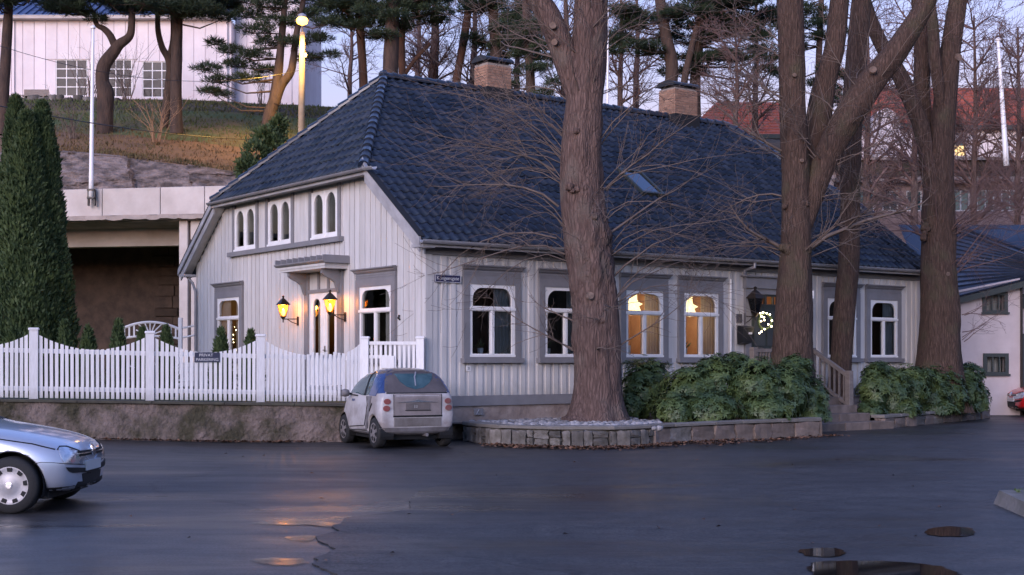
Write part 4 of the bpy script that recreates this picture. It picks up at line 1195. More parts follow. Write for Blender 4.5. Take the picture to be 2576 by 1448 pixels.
# chimneys
def chimney(l, w, d, zt):
    zb = RZ - 0.55
    ch = MB().box(l - w / 2 + 0.012, l + w / 2 - 0.012, WID / 2 - d / 2 + 0.012, WID / 2 + d / 2 - 0.012, zb, zt - 0.01).build('chimney', M_mortar, house)
    MB().box(l - w / 2 - 0.05, l + w / 2 + 0.05, WID / 2 - d / 2 - 0.05, WID / 2 + d / 2 + 0.05, RZ - 0.42, RZ + 0.10).build('lead_flashing', M_under, ch)
    zc = RZ + 0.12; row = 0
    bh = 0.062
    while zc + bh < zt:
        nx_ = int(round(w / 0.235)); ny_ = int(round(d / 0.235))
        for face in ('f', 'b'):
            off = 0.5 if row % 2 else 0.0
            e = [0] + [(k + off) / nx_ for k in range(0 if off else 1, nx_)] + [1]
            for p, q in zip(e, e[1:]):
                x0 = l - w / 2 + p * w + 0.004; x1 = l - w / 2 + q * w - 0.004
                y0 = WID / 2 - d / 2 if face == 'f' else WID / 2 + d / 2 - 0.06
                MB().box(x0, x1, y0 - random.uniform(0, .004), y0 + 0.06, zc, zc + bh).build('brick', M_brick, ch, fix=False)
        off = 0.0 if row % 2 else 0.5
        e = [0] + [(k + off) / ny_ for k in range(0 if off else 1, ny_)] + [1]
        for p, q in zip(e, e[1:]):
            y0 = WID / 2 - d / 2 + 0.064 + p * (d - 0.128); y1 = WID / 2 - d / 2 + 0.064 + q * (d - 0.128) - 0.008
            MB().box(l - w / 2 - random.uniform(0, .004), l - w / 2 + 0.06, y0, y1, zc, zc + bh).build('brick', M_brick, ch, fix=False)
        zc += bh + 0.012; row += 1
    # dark barrel cap on short legs
    cap = MB(); n = 8
    for x in (l - w / 2 - 0.06, l + w / 2 + 0.06):
        for k in range(n + 1):
            an = math.pi * k / n
            cap.v.append((x, WID / 2 + math.cos(an) * (d / 2 + 0.06), zt + 0.06 + math.sin(an) * 0.16))
    for k in range(n):
        cap.f.append((k, k + 1, n + 2 + k, n + 1 + k))
    cap.f.append(tuple(range(n + 1))); cap.f.append(tuple(reversed(range(n + 1, 2 * n + 2)))); cap.f.append((0, n + 1, 2 * n + 1, n))
    cap.build('chimney_cap', M_black, ch)
    MB().box(l - w / 2 + 0.05, l + w / 2 - 0.05, WID / 2 - d / 2 + 0.05, WID / 2 + d / 2 - 0.05, zt - 0.011, zt + 0.061).build('cap_base', M_black, ch)
chimney(5.99, 0.80, 0.62, 9.72)
chimney(12.87, 0.92, 0.72, 9.86)
# ------------------------------------------------------------- porch and steps
porch = thing('front_steps', 'stone front steps and small porch with wooden railing at the dark street door', 'steps', HC, HA)
MB().box(9.15, 11.45, -0.72, -0.08, 0.0, 0.95).build('porch_slab', M_sand, porch)
rise = 0.19
for k in range(5):
    zt = rise * (k + 1)
    t1 = -0.74 - 0.40 * (4 - k); t0 = t1 - 0.40
    x1 = 11.9 if k == 0 else 11.5
    n = 3 if k == 0 else 2
    x0 = 9.2
    for j in range(n):
        a = x0 + (x1 - x0) * j / n; b = x0 + (x1 - x0) * (j + 1) / n
        MB().cbox(a + 0.006, b - 0.006, t0 - 0.03 + 0.02 * random.random(), t1 + (0.0 if k < 4 else -0.0), zt - rise - 0.02, zt, 0.015).build('step_stone', M_sand, porch)
RX = 11.3
def rpost(x, t, z0, z1, par=porch, w=0.075):
    MB().cbox(x - w, x + w, t - w, t + w, z0, z1, 0.006).build('post', M_wood, par)
rpost(RX, -1.86, 0.38, 1.42); rpost(RX, -0.66, 0.95, 2.0); 
def sloped(x, t0, z0, t1, z1, h, w=0.035):
    MB().add([(x - w, t0, z0), (x + w, t0, z0), (x + w, t1, z1), (x - w, t1, z1), (x - w, t0, z0 + h), (x + w, t0, z0 + h), (x + w, t1, z1 + h), (x - w, t1, z1 + h)],
             [(0, 3, 2, 1), (4, 5, 6, 7), (0, 1, 5, 4), (1, 2, 6, 5), (2, 3, 7, 6), (3, 0, 4, 7)]).build('handrail', M_wood, porch)
sloped(RX, -1.78, 1.27, -0.74, 1.86, 0.11, 0.045)
sloped(RX, -1.78, 0.55, -0.74, 1.14, 0.09)
for k in range(6):
    t = -1.70 + 0.155 * k
    z = 0.55 + (t + 1.78) * 0.567
    MB().box(RX - 0.02, RX + 0.02, t - 0.02, t + 0.02, z + 0.092, z + 0.715).build('baluster', M_wood, porch)
# level porch rails on both sides and short front piece on the left
MB().box(RX - 0.04, RX + 0.04, -0.58, -0.06, 1.88, 1.97).build('handrail', M_wood, porch)
for (xa, xb) in ((9.12, 9.9),):
    MB().box(xa, xb, -0.75, -0.66, 1.88, 1.97).build('handrail', M_wood, porch)
    MB().box(xa, xb, -0.73, -0.68, 1.08, 1.16).build('lower_rail', M_wood, porch)
    rpost(xa, -0.705, 0.95, 2.0); rpost(xb, -0.705, 0.95, 2.0)
    for k in range(6):
        x = xa + 0.13 + (xb - xa - 0.26) * k / 5
        MB().box(x - 0.02, x + 0.02, -0.725, -0.685, 1.16, 1.88).build('baluster', M_wood, porch)

# ------------------------------------------------------------- planter with stone edging
front_px = [(1165, 1110), (1230, 1120), (1340, 1125), (1470, 1128), (1580, 1126), (1700, 1117), (1850, 1108), (1960, 1103), (2066, 1098)]
fr_pts = [G(u, v) for u, v in front_px]
PZ = 0.38
def hw(l, t, z=0.0):
    return HM @ Vector((l, t, z))
# planted bed, one sheet from the kerb to the house
bed = MB()
outer = [(p.x, p.y + 0.12) for p in fr_pts] + [tuple(hw(9.15, -2.9).xy), tuple(hw(9.15, 0.05).xy), tuple(hw(0.05, 0.05).xy), tuple(hw(0.0, -0.4).xy)]
vo, _, fo_, _, _, _ = delaunay_2d_cdt([Vector(p) for p in outer] + [], [(i, (i + 1) % len(outer)) for i in range(len(outer))], [], 1, 1e-5)
bed.add([(p.x, p.y, PZ - 0.03) for p in vo], [tuple(q) for q in fo_])
bed_o = bed.build('planting_bed', M_soil, fix=False); bed_o['kind'] = 'structure'
rp_px = [(2222, 1079), (2300, 1072), (2400, 1062), (2487, 1053)]
rp_pts = [G(u, v) for u, v in rp_px]
bed2 = MB()
o2 = [(p.x, p.y + 0.12) for p in rp_pts] + [tuple(hw(17.3, -0.3).xy), tuple(hw(17.2, 0.05).xy), tuple(hw(11.55, 0.05).xy), tuple(hw(11.55, -2.2).xy)]
vo, _, fo_, _, _, _ = delaunay_2d_cdt([Vector(p) for p in o2], [(i, (i + 1) % len(o2)) for i in range(len(o2))], [], 1, 1e-5)
bed2.add([(p.x, p.y, 0.30) for p in vo], [tuple(q) for q in fo_])
bed2.build('planting_bed', M_soil, fix=False)['kind'] = 'structure'

def stone_blob(sx, sy, sz, seed, sub=1, flat=0.55, smooth=True):
    bm = bmesh.new()
    bmesh.ops.create_cube(bm, size=1.0)
    bmesh.ops.subdivide_edges(bm, edges=bm.edges[:], cuts=1 + sub, use_grid_fill=True)
    for v in bm.verts:
        p = v.co.copy()
        r = max(abs(p.x), abs(p.y), abs(p.z))
        q = p.normalized() * 0.5
        p = p.lerp(q, flat)
        p += Vector((noise.noise(p * 3 + Vector((seed, 0, 0))), noise.noise(p * 3 + Vector((0, seed, 0))), noise.noise(p * 3 + Vector((0, 0, seed))))) * 0.13
        v.co = Vector((p.x * sx, p.y * sy, p.z * sz))
    me = bpy.data.meshes.new('stone'); bm.to_mesh(me); bm.free()
    if smooth: me.polygons.foreach_set('use_smooth', [True] * len(me.polygons))
    return me
def edging(pts, zt, label, small, M_cap):
    """dry stone edging along a ground polyline"""
    t = thing('stone_edging', label, 'wall', (0, 0, 0))
    core = MB(); caps = []
    for a, b in zip(pts, pts[1:]):
        n2 = Vector((-(b - a).y, (b - a).x, 0)).normalized()
        if n2.y < 0: n2 = -n2
        core.add([tuple(a + n2 * 0.09 + Vector((0, 0, -0.05))), tuple(b + n2 * 0.09 + Vector((0, 0, -0.05))), tuple(b + n2 * 0.09 + Vector((0, 0, zt - 0.07))), tuple(a + n2 * 0.09 + Vector((0, 0, zt - 0.07)))], [(0, 1, 2, 3)])
        core.add([tuple(a + n2 * 0.09 + Vector((0, 0, zt - 0.07))), tuple(b + n2 * 0.09 + Vector((0, 0, zt - 0.07))), tuple(b + n2 * 0.34 + Vector((0, 0, zt - 0.07))), tuple(a + n2 * 0.34 + Vector((0, 0, zt - 0.07)))], [(0, 1, 2, 3)])
    core.build('joint_fill', M_mortar_d, t, fix=False)
    # stones walked along the polyline
    cum = [0.0]
    for a, b in zip(pts, pts[1:]): cum.append(cum[-1] + (b - a).length)
    def at(s):
        s = min(max(s, 0), cum[-1] - 1e-4)
        for i in range(len(pts) - 1):
            if s <= cum[i + 1]:
                d = (pts[i + 1] - pts[i]).normalized()
                return pts[i] + d * (s - cum[i]), d
    s = 0.0
    while s < cum[-1] - 0.05:
        big = not small(s / cum[-1])
        w = random.uniform(0.42, 0.75) if big else random.uniform(0.14, 0.36)
        w = min(w, cum[-1] - s)
        p, d = at(s + w / 2)
        n2 = Vector((-d.y, d.x, 0));
        if n2.y < 0: n2 = -n2
        hgt = zt - 0.09
        layers = [(0.0, hgt)] if (big or random.random() < 0.6) else [(0.0, hgt * random.uniform(.45, .6)), None]
        if len(layers) == 2: layers[1] = (layers[0][1] + 0.01, hgt)
        for (z0, z1) in layers:
            me = stone_blob(w * (0.99 if big else 0.95), 0.26, (z1 - z0) * 1.02, random.uniform(0, 90), flat=0.03 if big else random.uniform(0.12, 0.3), smooth=False)
            me.materials.append(M_sand if (big and random.random() < .7) else M_stone)
            o = link('stone', me, None, t)
            o.location = p + n2 * (0.12 + random.uniform(-.02, .02)) + Vector((0, 0, (z0 + z1) / 2))
            o.rotation_euler = (0, 0, math.atan2(d.y, d.x) + random.uniform(-.05, .05))
        s += w + 0.008
    # flat coping slabs
    s = 0.0
    while s < cum[-1] - 0.05:
        w = min(random.uniform(0.8, 1.3), cum[-1] - s)
        if cum[-1] - s - w < 0.3: w = cum[-1] - s
        p, d = at(s + w / 2)
        pa, _ = at(s); pb, _ = at(s + w)
        d = (pb - pa).normalized()
        n2 = Vector((-d.y, d.x, 0))
        if n2.y < 0: n2 = -n2
        mb = MB().cbox(-w / 2 + 0.004, w / 2 - 0.004, -0.03, 0.34, zt - 0.065 + random.uniform(-.006, .006), zt + random.uniform(-.004, .008), 0.015)
        o = mb.build('coping_slab', M_cap, t)
        o.location = (pa + pb) / 2
        o.rotation_euler = (0, 0, math.atan2(d.y, d.x) if d.x > 0 else math.atan2(-d.y, -d.x))
        s += w
    return t
M_mortar_d = mat('dark_joint', (0.055, 0.05, 0.042), 0.95, (0.09, 0.08, 0.06), 6)
M_capst = mat('coping_stone_grey', (0.215, 0.195, 0.18), 0.9, (0.13, 0.12, 0.10), 2.5, 6, rnd=0.12, bump=0.5, bscale=14)
edging(fr_pts, 0.41, 'curved low wall of rough grey stones with flat coping below the big tree', lambda t: t < 0.5, M_capst)
edging(rp_pts, 0.33, 'low mossy stone kerb below the bushes beside the white plastered building', lambda t: False, M_capst)

# cobbles on the bed between the big tree and the car
cob = [stone_blob(0.13, 0.10, 0.085, 3.1 * k, 0, 0.8) for k in range(6)]
for m_ in cob: m_.materials.append(M_cobble)
placed = []; tries = 0
reg = [(1160, 1083), (1250, 1078), (1400, 1078), (1500, 1079), (1600, 1076), (1650, 1070)]
while len(placed) < 520 and tries < 30000:
    tries += 1
    u = random.uniform(1160, 1660)
    v = random.uniform(1045, 1084)
    p = G(u, v, PZ)
    loc = HMi @ p
    if loc.y > -0.5 or loc.x < 0.3: continue
    # keep behind the coping
    near = min(((p.x - a.x) ** 2 + (p.y - a.y) ** 2) for a in [q.lerp(r_, k / 8) for q, r_ in zip(fr_pts, fr_pts[1:]) for k in range(8)])
    if near < 0.42 ** 2: continue
    if p.y < min(a.y for a in fr_pts): continue
    if u > 1600 and v < 1060: continue
    if (p.x - 1.82) ** 2 + (p.y - 28.9) ** 2 < 0.72 ** 2: continue
    if any((p.x - q[0]) ** 2 + (p.y - q[1]) ** 2 < 0.105 ** 2 for q in placed): continue
    placed.append((p.x, p.y))
placed.sort(key=lambda q: q[1])
rv, rf = [], []
for i, (x, y) in enumerate(placed):
    M_ = Matrix.Translation((x, y, PZ - 0.005)) @ Matrix.Rotation(random.uniform(0, 6.28), 4, 'Z') @ Matrix.Rotation(random.uniform(-.3, .3), 4, 'X') @ Matrix.Scale(random.uniform(.75, 1.35), 4)
    if i < 300:
        o = link('cobble', random.choice(cob), None, bed_o); o.matrix_local = M_
    else:
        me = random.choice(cob); n0 = len(rv)
        rv += [tuple(M_ @ v.co) for v in me.vertices]; rf += [tuple(k + n0 for k in q.vertices) for q in me.polygons]
if rv:
    me = bpy.data.meshes.new('cobbles_rest'); me.from_pydata(rv, [], rf); me.update()
    link('cobbles_rest', me, M_cobble, bed_o, smooth=True)['kind'] = 'stuff'

# fallen leaves along the kerbs
def leaf_litter(path, n, spread, label, zf=0.0):
    C = np.zeros((n, 3)); 
    for i in range(n):
        k = random.random() * (len(path) - 1); a = int(k); t = k - a
        p = path[a].lerp(path[a + 1], t)
        C[i] = (p.x + random.gauss(0, .1), p.y - abs(random.gauss(0, spread)) - 0.02, 0)
        C[i, 2] = gz(C[i, 0], C[i, 1]) + zf + 0.02 + random.random() * 0.015
    a = RNG.uniform(0, 6.28, n)
    D = np.stack([np.cos(a), np.sin(a), RNG.uniform(-.15, .3, n)], 1)
    Nn = np.stack([RNG.normal(0, .35, n), RNG.normal(0, .35, n), np.ones(n)], 1)
    o = blades('fallen_leaves', C, D, Nn, RNG.uniform(.05, .11, n), RNG.uniform(.03, .07, n), M_leafb, None, 0.2)
    tag(o, label, 'leaves', kind='stuff')
leaf_litter(fr_pts[1:7], 1500, 0.34, 'brown fallen leaves lying along the stone planter edge')
leaf_litter([G(2110, 1097), G(2000, 1103), G(1900, 1112), G(1750, 1122)], 350, 0.25, 'thin scatter of brown leaves on asphalt before the steps')
leaf_litter([Vector((x, fence_y(x) - 0.3, 0)) for x in (-14, -9, -6, -4)], 700, 0.10, 'reddish fallen leaves along foot of the mossy retaining wall')
def strewn(n, label):
    C = np.zeros((n, 3))
    for i in range(n):
        Y = random.uniform(11, 26); X = random.uniform(-0.36, 0.36) * Y
        C[i] = (X, Y, gz(X, Y) + 0.024)
    a = RNG.uniform(0, 6.28, n)
    D = np.stack([np.cos(a), np.sin(a), RNG.uniform(-.05, .2, n)], 1)
    Nn = np.stack([RNG.normal(0, .2, n), RNG.normal(0, .2, n), np.ones(n)], 1)
    o = blades('fallen_leaves', C, D, Nn, RNG.uniform(.04, .09, n), RNG.uniform(.02, .05, n), M_leafb, None, 0.2)
    tag(o, label, 'leaves', kind='stuff')
strewn(45, 'single wet leaves strewn over the open asphalt')

# ------------------------------------------------------------- rhododendrons
def rhodo(label, lobes, nl, base, group='rhododendron bushes along the street front'):
    """lobes: (u, v, Y, rx, ry, rz) ellipsoids; leaves grow in whorls on and just below their surface"""
    t = thing('rhododendron_bush', label, 'bush', base, 0, group)
    cs, ds, ns, ls = [], [], [], []
    tot = sum(l[3] * l[5] for l in lobes)
    b = Vector(base)
    Ls = [(P(l[0], l[1], l[2]) - b, l[3], l[4], l[5]) for l in lobes]
    stems = MB()
    for (c, rx, ry, rz) in Ls:
        foot = Vector((c.x * 0.7 + random.uniform(-.1, .1), c.y + 0.22, -0.05))
        stems.tube([foot, foot.lerp(c, 0.5) + Vector((0.05, 0.1, 0.1)), c + Vector((0, 0, rz * 0.5))], [0.05, 0.035, 0.012], 6)
        k = int(1.7 * nl * rx * rz / tot / 7)
        for _ in range(k):
            d = Vector((random.gauss(0, 1), random.gauss(0, 1), random.gauss(0.15, 1))).normalized()
            rr = random.uniform(0.55, 1.0) ** 0.5 * (0.92 + 0.42 * noise.noise(d * 2.6 + c)) + (random.uniform(0, .18) if random.random() < .12 else 0)
            p = c + Vector((d.x * rx, d.y * ry, d.z * rz)) * rr
            if p.z < 0.0: p.z = random.uniform(0.0, 0.15)
            ax = (d + Vector((0, 0, 0.5))).normalized()
            s1 = ax.orthogonal().normalized(); s2 = ax.cross(s1)
            ph = random.random() * 6.28; nn = random.randint(6, 8)
            for i in range(nn):
                an = ph + 6.283 * i / nn + random.uniform(-.25, .25)
                out = s1 * math.cos(an) + s2 * math.sin(an)
                dd = out * 0.95 + ax * random.uniform(-0.25, 0.35) - Vector((0, 0, 0.18))
                cs.append(p); ds.append(dd); ns.append(ax); ls.append(random.uniform(.075, .145))
    C = np.array(cs); D = np.array(ds); Nn = np.array(ns); L_ = np.array(ls)
    blades('foliage', C, D, Nn, L_, L_ * 0.36, M_rhodo, t, 0.12)
    stems.build('stem', M_bark2, t, smooth=True)
    return t
rhodo('dark rhododendron tucked behind the big trunk under the lit windows', [(1612, 985, 30.8, .42, .5, .75), (1640, 965, 31.2, .45, .5, .6), (1590, 1020, 30.4, .3, .4, .35)], 4200, G(1615, 1050, PZ - .02))
rhodo('broad rhododendron bush left of the second trunk, spilling over the kerb', [(1740, 985, 30.2, .75, .6, .62), (1700, 1030, 29.4, .55, .5, .38), (1800, 960, 30.4, .6, .6, .62), (1790, 1030, 29.3, .7, .5, .42), (1850, 925, 30.8, .42, .5, .36)], 11000, G(1770, 1062, PZ - .02))
rhodo('broad rhododendron bush right beside the stone front steps', [(1900, 965, 30.2, .65, .6, .62), (1970, 985, 30.4, .7, .6, .62), (2030, 1005, 31.0, .5, .55, .55), (1930, 1030, 29.7, .7, .5, .40), (2045, 1045, 30.8, .38, .45, .38), (2000, 930, 30.8, .45, .5, .35)], 12000, G(1960, 1058, PZ - .02))
rhodo('rhododendron bush just right of the stone front steps', [(2200, 975, 34.3, .45, .45, .72), (2245, 990, 34.6, .55, .45, .70), (2215, 945, 34.7, .45, .45, .40), (2275, 1030, 34.6, .5, .40, .33), (2290, 970, 35.2, .6, .45, .60), (2195, 1035, 33.9, .4, .35, .3)], 10500, G(2230, 1060, 0.30))
rhodo('rhododendron bush at the far corner beside the white plastered building', [(2340, 985, 36.1, .6, .42, .68), (2385, 995, 36.7, .6, .42, .66), (2425, 985, 37.6, .5, .45, .74), (2360, 1030, 36.0, .6, .38, .32), (2452, 1005, 38.2, .42, .4, .55), (2420, 1035, 37.2, .5, .38, .28), (2440, 950, 38.0, .4, .4, .45)], 12000, G(2390, 1048, 0.30))

# ------------------------------------------------------------- lanterns
def lantern(label, M, s, z, outd, scale=1.0, lit=True, group=None):
    """four-sided tapering lantern on an arm; (s, z) is the wall plate"""
    base = HM @ M @ Vector((s, -0.04, z))
    t = thing('wall_lantern', label, 'lantern', base, 0, group)
    Mi = Matrix.Translation(-base) @ HM @ M
    def mb(): return MB(Mi)
    k = scale; y = -0.04 - outd
    mb().box(s - 0.03, s + 0.03, -0.06, -0.035, z - 0.13 * k, z + 0.13 * k).build('wall_plate', M_bronze, t)
    mb().tube([(s, -0.05, z + 0.06 * k), (s, y * 0.6, z + 0.055 * k), (s, y, z + 0.05 * k)], 0.014, 6).build('arm', M_bronze, t)
    mb().tube([(s, -0.05, z - 0.09 * k), (s, y * 0.45, z - 0.04 * k), (s, y * 0.75, z + 0.045 * k)], 0.011, 6).build('scroll', M_bronze, t)
    zb = z + 0.12 * k
    m = mb()
    m.lathe([(0.012, -0.17 * k), (0.018, -0.08 * k), (0.05 * k, -0.05 * k), (0.085 * k, 0.0)], (s, y, zb), 10)
    body = m.build('lantern_base', M_bronze, t)
    h = 0.34 * k; r0, r1 = 0.085 * k, 0.165 * k
    for i in range(4):
        a0 = math.pi / 4 + math.pi / 2 * i; a1 = a0 + math.pi / 2
        q = [(s + math.cos(a0) * r0, y + math.sin(a0) * r0, zb), (s + math.cos(a1) * r0, y + math.sin(a1) * r0, zb), (s + math.cos(a1) * r1, y + math.sin(a1) * r1, zb + h), (s + math.cos(a0) * r1, y + math.sin(a0) * r1, zb + h)]
        mb().add(q, [(0, 1, 2, 3)]).build('lantern_pane', M_amber if lit else M_glass, t, fix=False)
        mb().tube([q[0], q[3]], 0.009 * k, 5).build('corner_bar', M_bronze, t)
    m = mb(); rr = [(r1 * 1.30, h), (r1 * 1.24, h + 0.025 * k), (r1 * 0.45, h + 0.16 * k), (0.03 * k, h + 0.19 * k), (0.025 * k, h + 0.22 * k), (0.045 * k, h + 0.245 * k), (0.012 * k, h + 0.275 * k)]
    ns = 4
    vs = []; fs = []
    for (r_, hh) in rr:
        for i in range(ns):
            an = math.pi / 4 + math.pi / 2 * i
            vs.append((s + math.cos(an) * r_, y + math.sin(an) * r_, zb + hh))
    for j in range(len(rr) - 1):
        for i in range(ns):
            i2 = (i + 1) % ns
            fs.append((j * ns + i, j * ns + i2, (j + 1) * ns + i2, (j + 1) * ns + i))
    fs.append((0, 1, 2, 3)); e = (len(rr) - 1) * ns; fs.append((e, e + 1, e + 2, e + 3))
    m.add(vs, fs); m.build('lantern_roof', M_bronze, t)
    if lit:
        bm_ = mb().lathe([(0.005, 0.02 * k), (0.045 * k, 0.05 * k), (0.065 * k, 0.12 * k), (0.045 * k, 0.20 * k), (0.005, 0.24 * k)], (s, y, zb), 12)
        bm_.build('bulb', M_bulb, t, smooth=True)
        ld = bpy.data.lights.new('lantern_light', 'POINT'); ld.energy = 1.3; ld.color = (1.0, 0.46, 0.11); ld.shadow_soft_size = 0.05
        lo = bpy.data.objects.new('lantern_light', ld); COL.objects.link(lo); lo.parent = t
        lo.location = Mi @ Vector((s, y, zb + 0.28 * k))
    return t
lantern('lit bronze wall lantern left of the white gable door', GM, 5.74, 2.64, 0.40, 0.84)
lantern('lit bronze wall lantern right of the white gable door', GM, 3.37, 2.68, 0.40, 0.84)
lantern('unlit dark wall lantern left of the dark street door', LM, 9.52, 2.72, 0.34, 1.1, False)
lantern('unlit dark wall lantern right of the dark street door, half hidden by trunk', LM, 11.2, 2.72, 0.34, 1.1, False)

# light wreath below the left porch lantern
wc = HM @ Vector((9.83, -0.42, 2.66))
wr = thing('light_wreath', 'small wreath of glowing fairy lights hanging beside the dark street door', 'wreath', wc)
ring = MB()
ring.tube([Vector((math.cos(a) * .17, 0, math.sin(a) * .2)) for a in [6.2832 * k / 16 for k in range(17)]], 0.035, 6)
ring.build('wreath_ring', M_thuja, wr)
ring2 = MB().tube([(0, 0, 0.2), (-0.03, 0.08, 0.34), (-0.1, 0.2, 0.42)], 0.006, 5).build('hanger', M_black, wr)
for (x, z) in ((-.13, .2), (-.06, .22), (0.03, .2), (.11, .17), (-.1, .12), (-.04, .1), (.16, .02), (-.11, .0), (-.03, .03), (.07, -.08), (.15, -.13), (-.02, -.2), (-.1, -.26), (-.15, -.3)):
    MB().lathe([(0.003, -0.02), (0.02, -0.008), (0.02, 0.008), (0.003, 0.02)], (x, -0.045, z), 8).build('fairy_light', M_fairy, wr, smooth=True)
ld = bpy.data.lights.new('wreath_glow', 'POINT'); ld.energy = 0.06; ld.color = (1, 0.7, 0.4); ld.shadow_soft_size = 0.15
lo = bpy.data.objects.new('wreath_glow', ld); COL.objects.link(lo); lo.parent = wr; lo.location = (0, -0.15, 0)

# paper stars in the two lit windows, with their own lamps
def paper_star(label, l, z, r):
    c = HM @ Vector((l, 0.36, z))
    t = thing('paper_star', label, 'star', c, 0, 'lit stars hanging in the street windows')
    m = MB(); ng = 11
    pts = []
    for i in range(ng):
        y = 1 - 2 * (i + 0.5) / ng; rr = math.sqrt(1 - y * y); a = i * 2.39996
        pts.append(Vector((rr * math.cos(a), rr * math.sin(a), y)))
    for d in pts:
        s1 = d.orthogonal().normalized(); s2 = d.cross(s1)
        b = [d * r * 0.38 + (s1 * math.cos(k * 1.2566) + s2 * math.sin(k * 1.2566)) * r * 0.34 for k in range(5)]
        n0 = len(m.v)
        m.add(b + [d * r], [(k, (k + 1) % 5, 5) for k in range(5)])
    m.lathe([(0.01, -0.45 * r), (0.35 * r, -0.3 * r), (0.45 * r, 0), (0.35 * r, 0.3 * r), (0.01, 0.45 * r)], (0, 0, 0), 10)
    m.build('star_body', M_star, t)
    MB().tube([(0, 0, r * 0.9), (0, 0, 3.40 - z)], 0.004, 4).build('cord', M_black, t)
    ld = bpy.data.lights.new('star_lamp', 'POINT'); ld.energy = 0.8; ld.color = (1.0, 0.64, 0.36); ld.shadow_soft_size = 0.2
    lo = bpy.data.objects.new('star_lamp', ld); COL.objects.link(lo); lo.parent = t; lo.location = HM.to_3x3() @ Vector((0.25, 0.35, -0.35))
paper_star('glowing paper star in lit window nearer the big trunk', 6.08, 3.02, 0.29)
paper_star('glowing paper star in lit window nearer the downpipe', 7.90, 3.0, 0.29)
ld = bpy.data.lights.new('hall_lamp', 'POINT'); ld.energy = 0.35; ld.color = (1.0, 0.55, 0.22); ld.shadow_soft_size = 0.1
lo = bpy.data.objects.new('hall_lamp', ld); COL.objects.link(lo); lo.parent = house; lo.location = (10.3, 0.5, 3.2)
# little tree lights seen in the left gable window
tl = HM @ Vector((0.34, 10.08, 1.72))
tr_ = thing('lit_christmas_tree', 'small lit christmas tree glowing inside the left gable window', 'tree', tl)
m = MB()
for k in range(6):
    m.lathe([(0.19 - 0.024 * k, 0.15 + 0.14 * k), (0.03, 0.32 + 0.14 * k)], (0, 0, 0), 9)
m.build('foliage', M_thuja, tr_)
MB().tube([(0, 0, 0), (0, 0, 0.2)], 0.03, 6).build('trunk', M_bark2, tr_)
for k in range(20):
    a = k * 2.4; h = 0.15 + 0.042 * k; rr = 0.20 - 0.008 * k
    MB().lathe([(0.002, -0.014), (0.014, 0), (0.002, 0.014)], (math.cos(a) * rr, math.sin(a) * rr, h), 6).build('fairy_light', M_fairy, tr_)
ld = bpy.data.lights.new('tree_glow', 'POINT'); ld.energy = 0.12; ld.color = (1, 0.5, 0.2); ld.shadow_soft_size = 0.2
lo = bpy.data.objects.new('tree_glow', ld); COL.objects.link(lo); lo.parent = tr_; lo.location = (0.1, 0.35, 0.9)

# letter box on the porch rail side
mbx = thing('letter_box', 'black letter box with pale label beside the street door', 'mailbox', HM @ Vector((9.36, -0.17, 2.08)), HA)
m = MB(); m.add([(-.17, -.09, .05), (.17, -.09, .05), (.17, .09, 0), (-.17, .09, 0), (-.19, -.13, .40), (.19, -.13, .40), (.19, .09, .44), (-.19, .09, .44)], [(0, 3, 2, 1), (4, 5, 6, 7), (0, 1, 5, 4), (1, 2, 6, 5), (2, 3, 7, 6), (3, 0, 4, 7)])
bx_ = m.build('box', M_black, mbx)
MB().add([(-.2, -.155, .405), (.2, -.155, .405), (.2, .09, .45), (-.2, .09, .45), (-.2, -.15, .43), (.2, -.15, .43), (.2, .09, .475), (-.2, .09, .475)], [(0, 3, 2, 1), (4, 5, 6, 7), (0, 1, 5, 4), (1, 2, 6, 5), (2, 3, 7, 6), (3, 0, 4, 7)]).build('lid', M_black, mbx)
MB().add([(.0, -.128, .25), (.13, -.128, .25), (.13, -.134, .30), (.0, -.134, .30)], [(0, 1, 2, 3)]).build('label_plate', M_letter, mbx, fix=False)
# small dark plaque above it
pq = MB(HM).box(9.20, 9.38, -0.06, -0.034, 2.62, 2.84).build('wall_plaque', M_navy)
tag(pq, 'small dark square plaque on the wall above the letter box', 'plaque')
# potted plants on sills
def pot(label, M, s, z, hp=0.12, plant=True):
    t = thing('flower_pot', label, 'pot', HM @ M @ Vector((s, 0.09, z)), 0)
    MB().lathe([(0.045, 0.0), (0.06, 0.02), (0.07, hp), (0.062, hp), (0.055, hp - 0.02)], (0, 0, 0), 14).build('pot', M_pot, t, smooth=True)
    if plant:
        n = 26
        C = RNG.normal(0, .02, (n, 3)); C[:, 2] = hp - 0.01
        D = np.stack([RNG.normal(0, .55, n), RNG.normal(0, .4, n), np.ones(n)], 1)
        blades('plant', C, D, RNG.normal(0, 1, (n, 3)), RNG.uniform(.1, .24, n), RNG.uniform(.03, .05, n), M_rhodo, t)
pot('white flower pot inside the street window nearest the house corner', LM, 1.47, 1.83)
pot('white flower pot inside the window left of the big trunk', LM, 3.32, 1.83)
pot('white flower pot inside the lit window beside the big trunk', LM, 5.72, 1.83, 0.2, False)
pot('white flower pot inside the lit window beside the downpipe', LM, 7.55, 1.83, 0.15)
pot('flower pot inside the right gable window', GM, 2.4, 1.83)

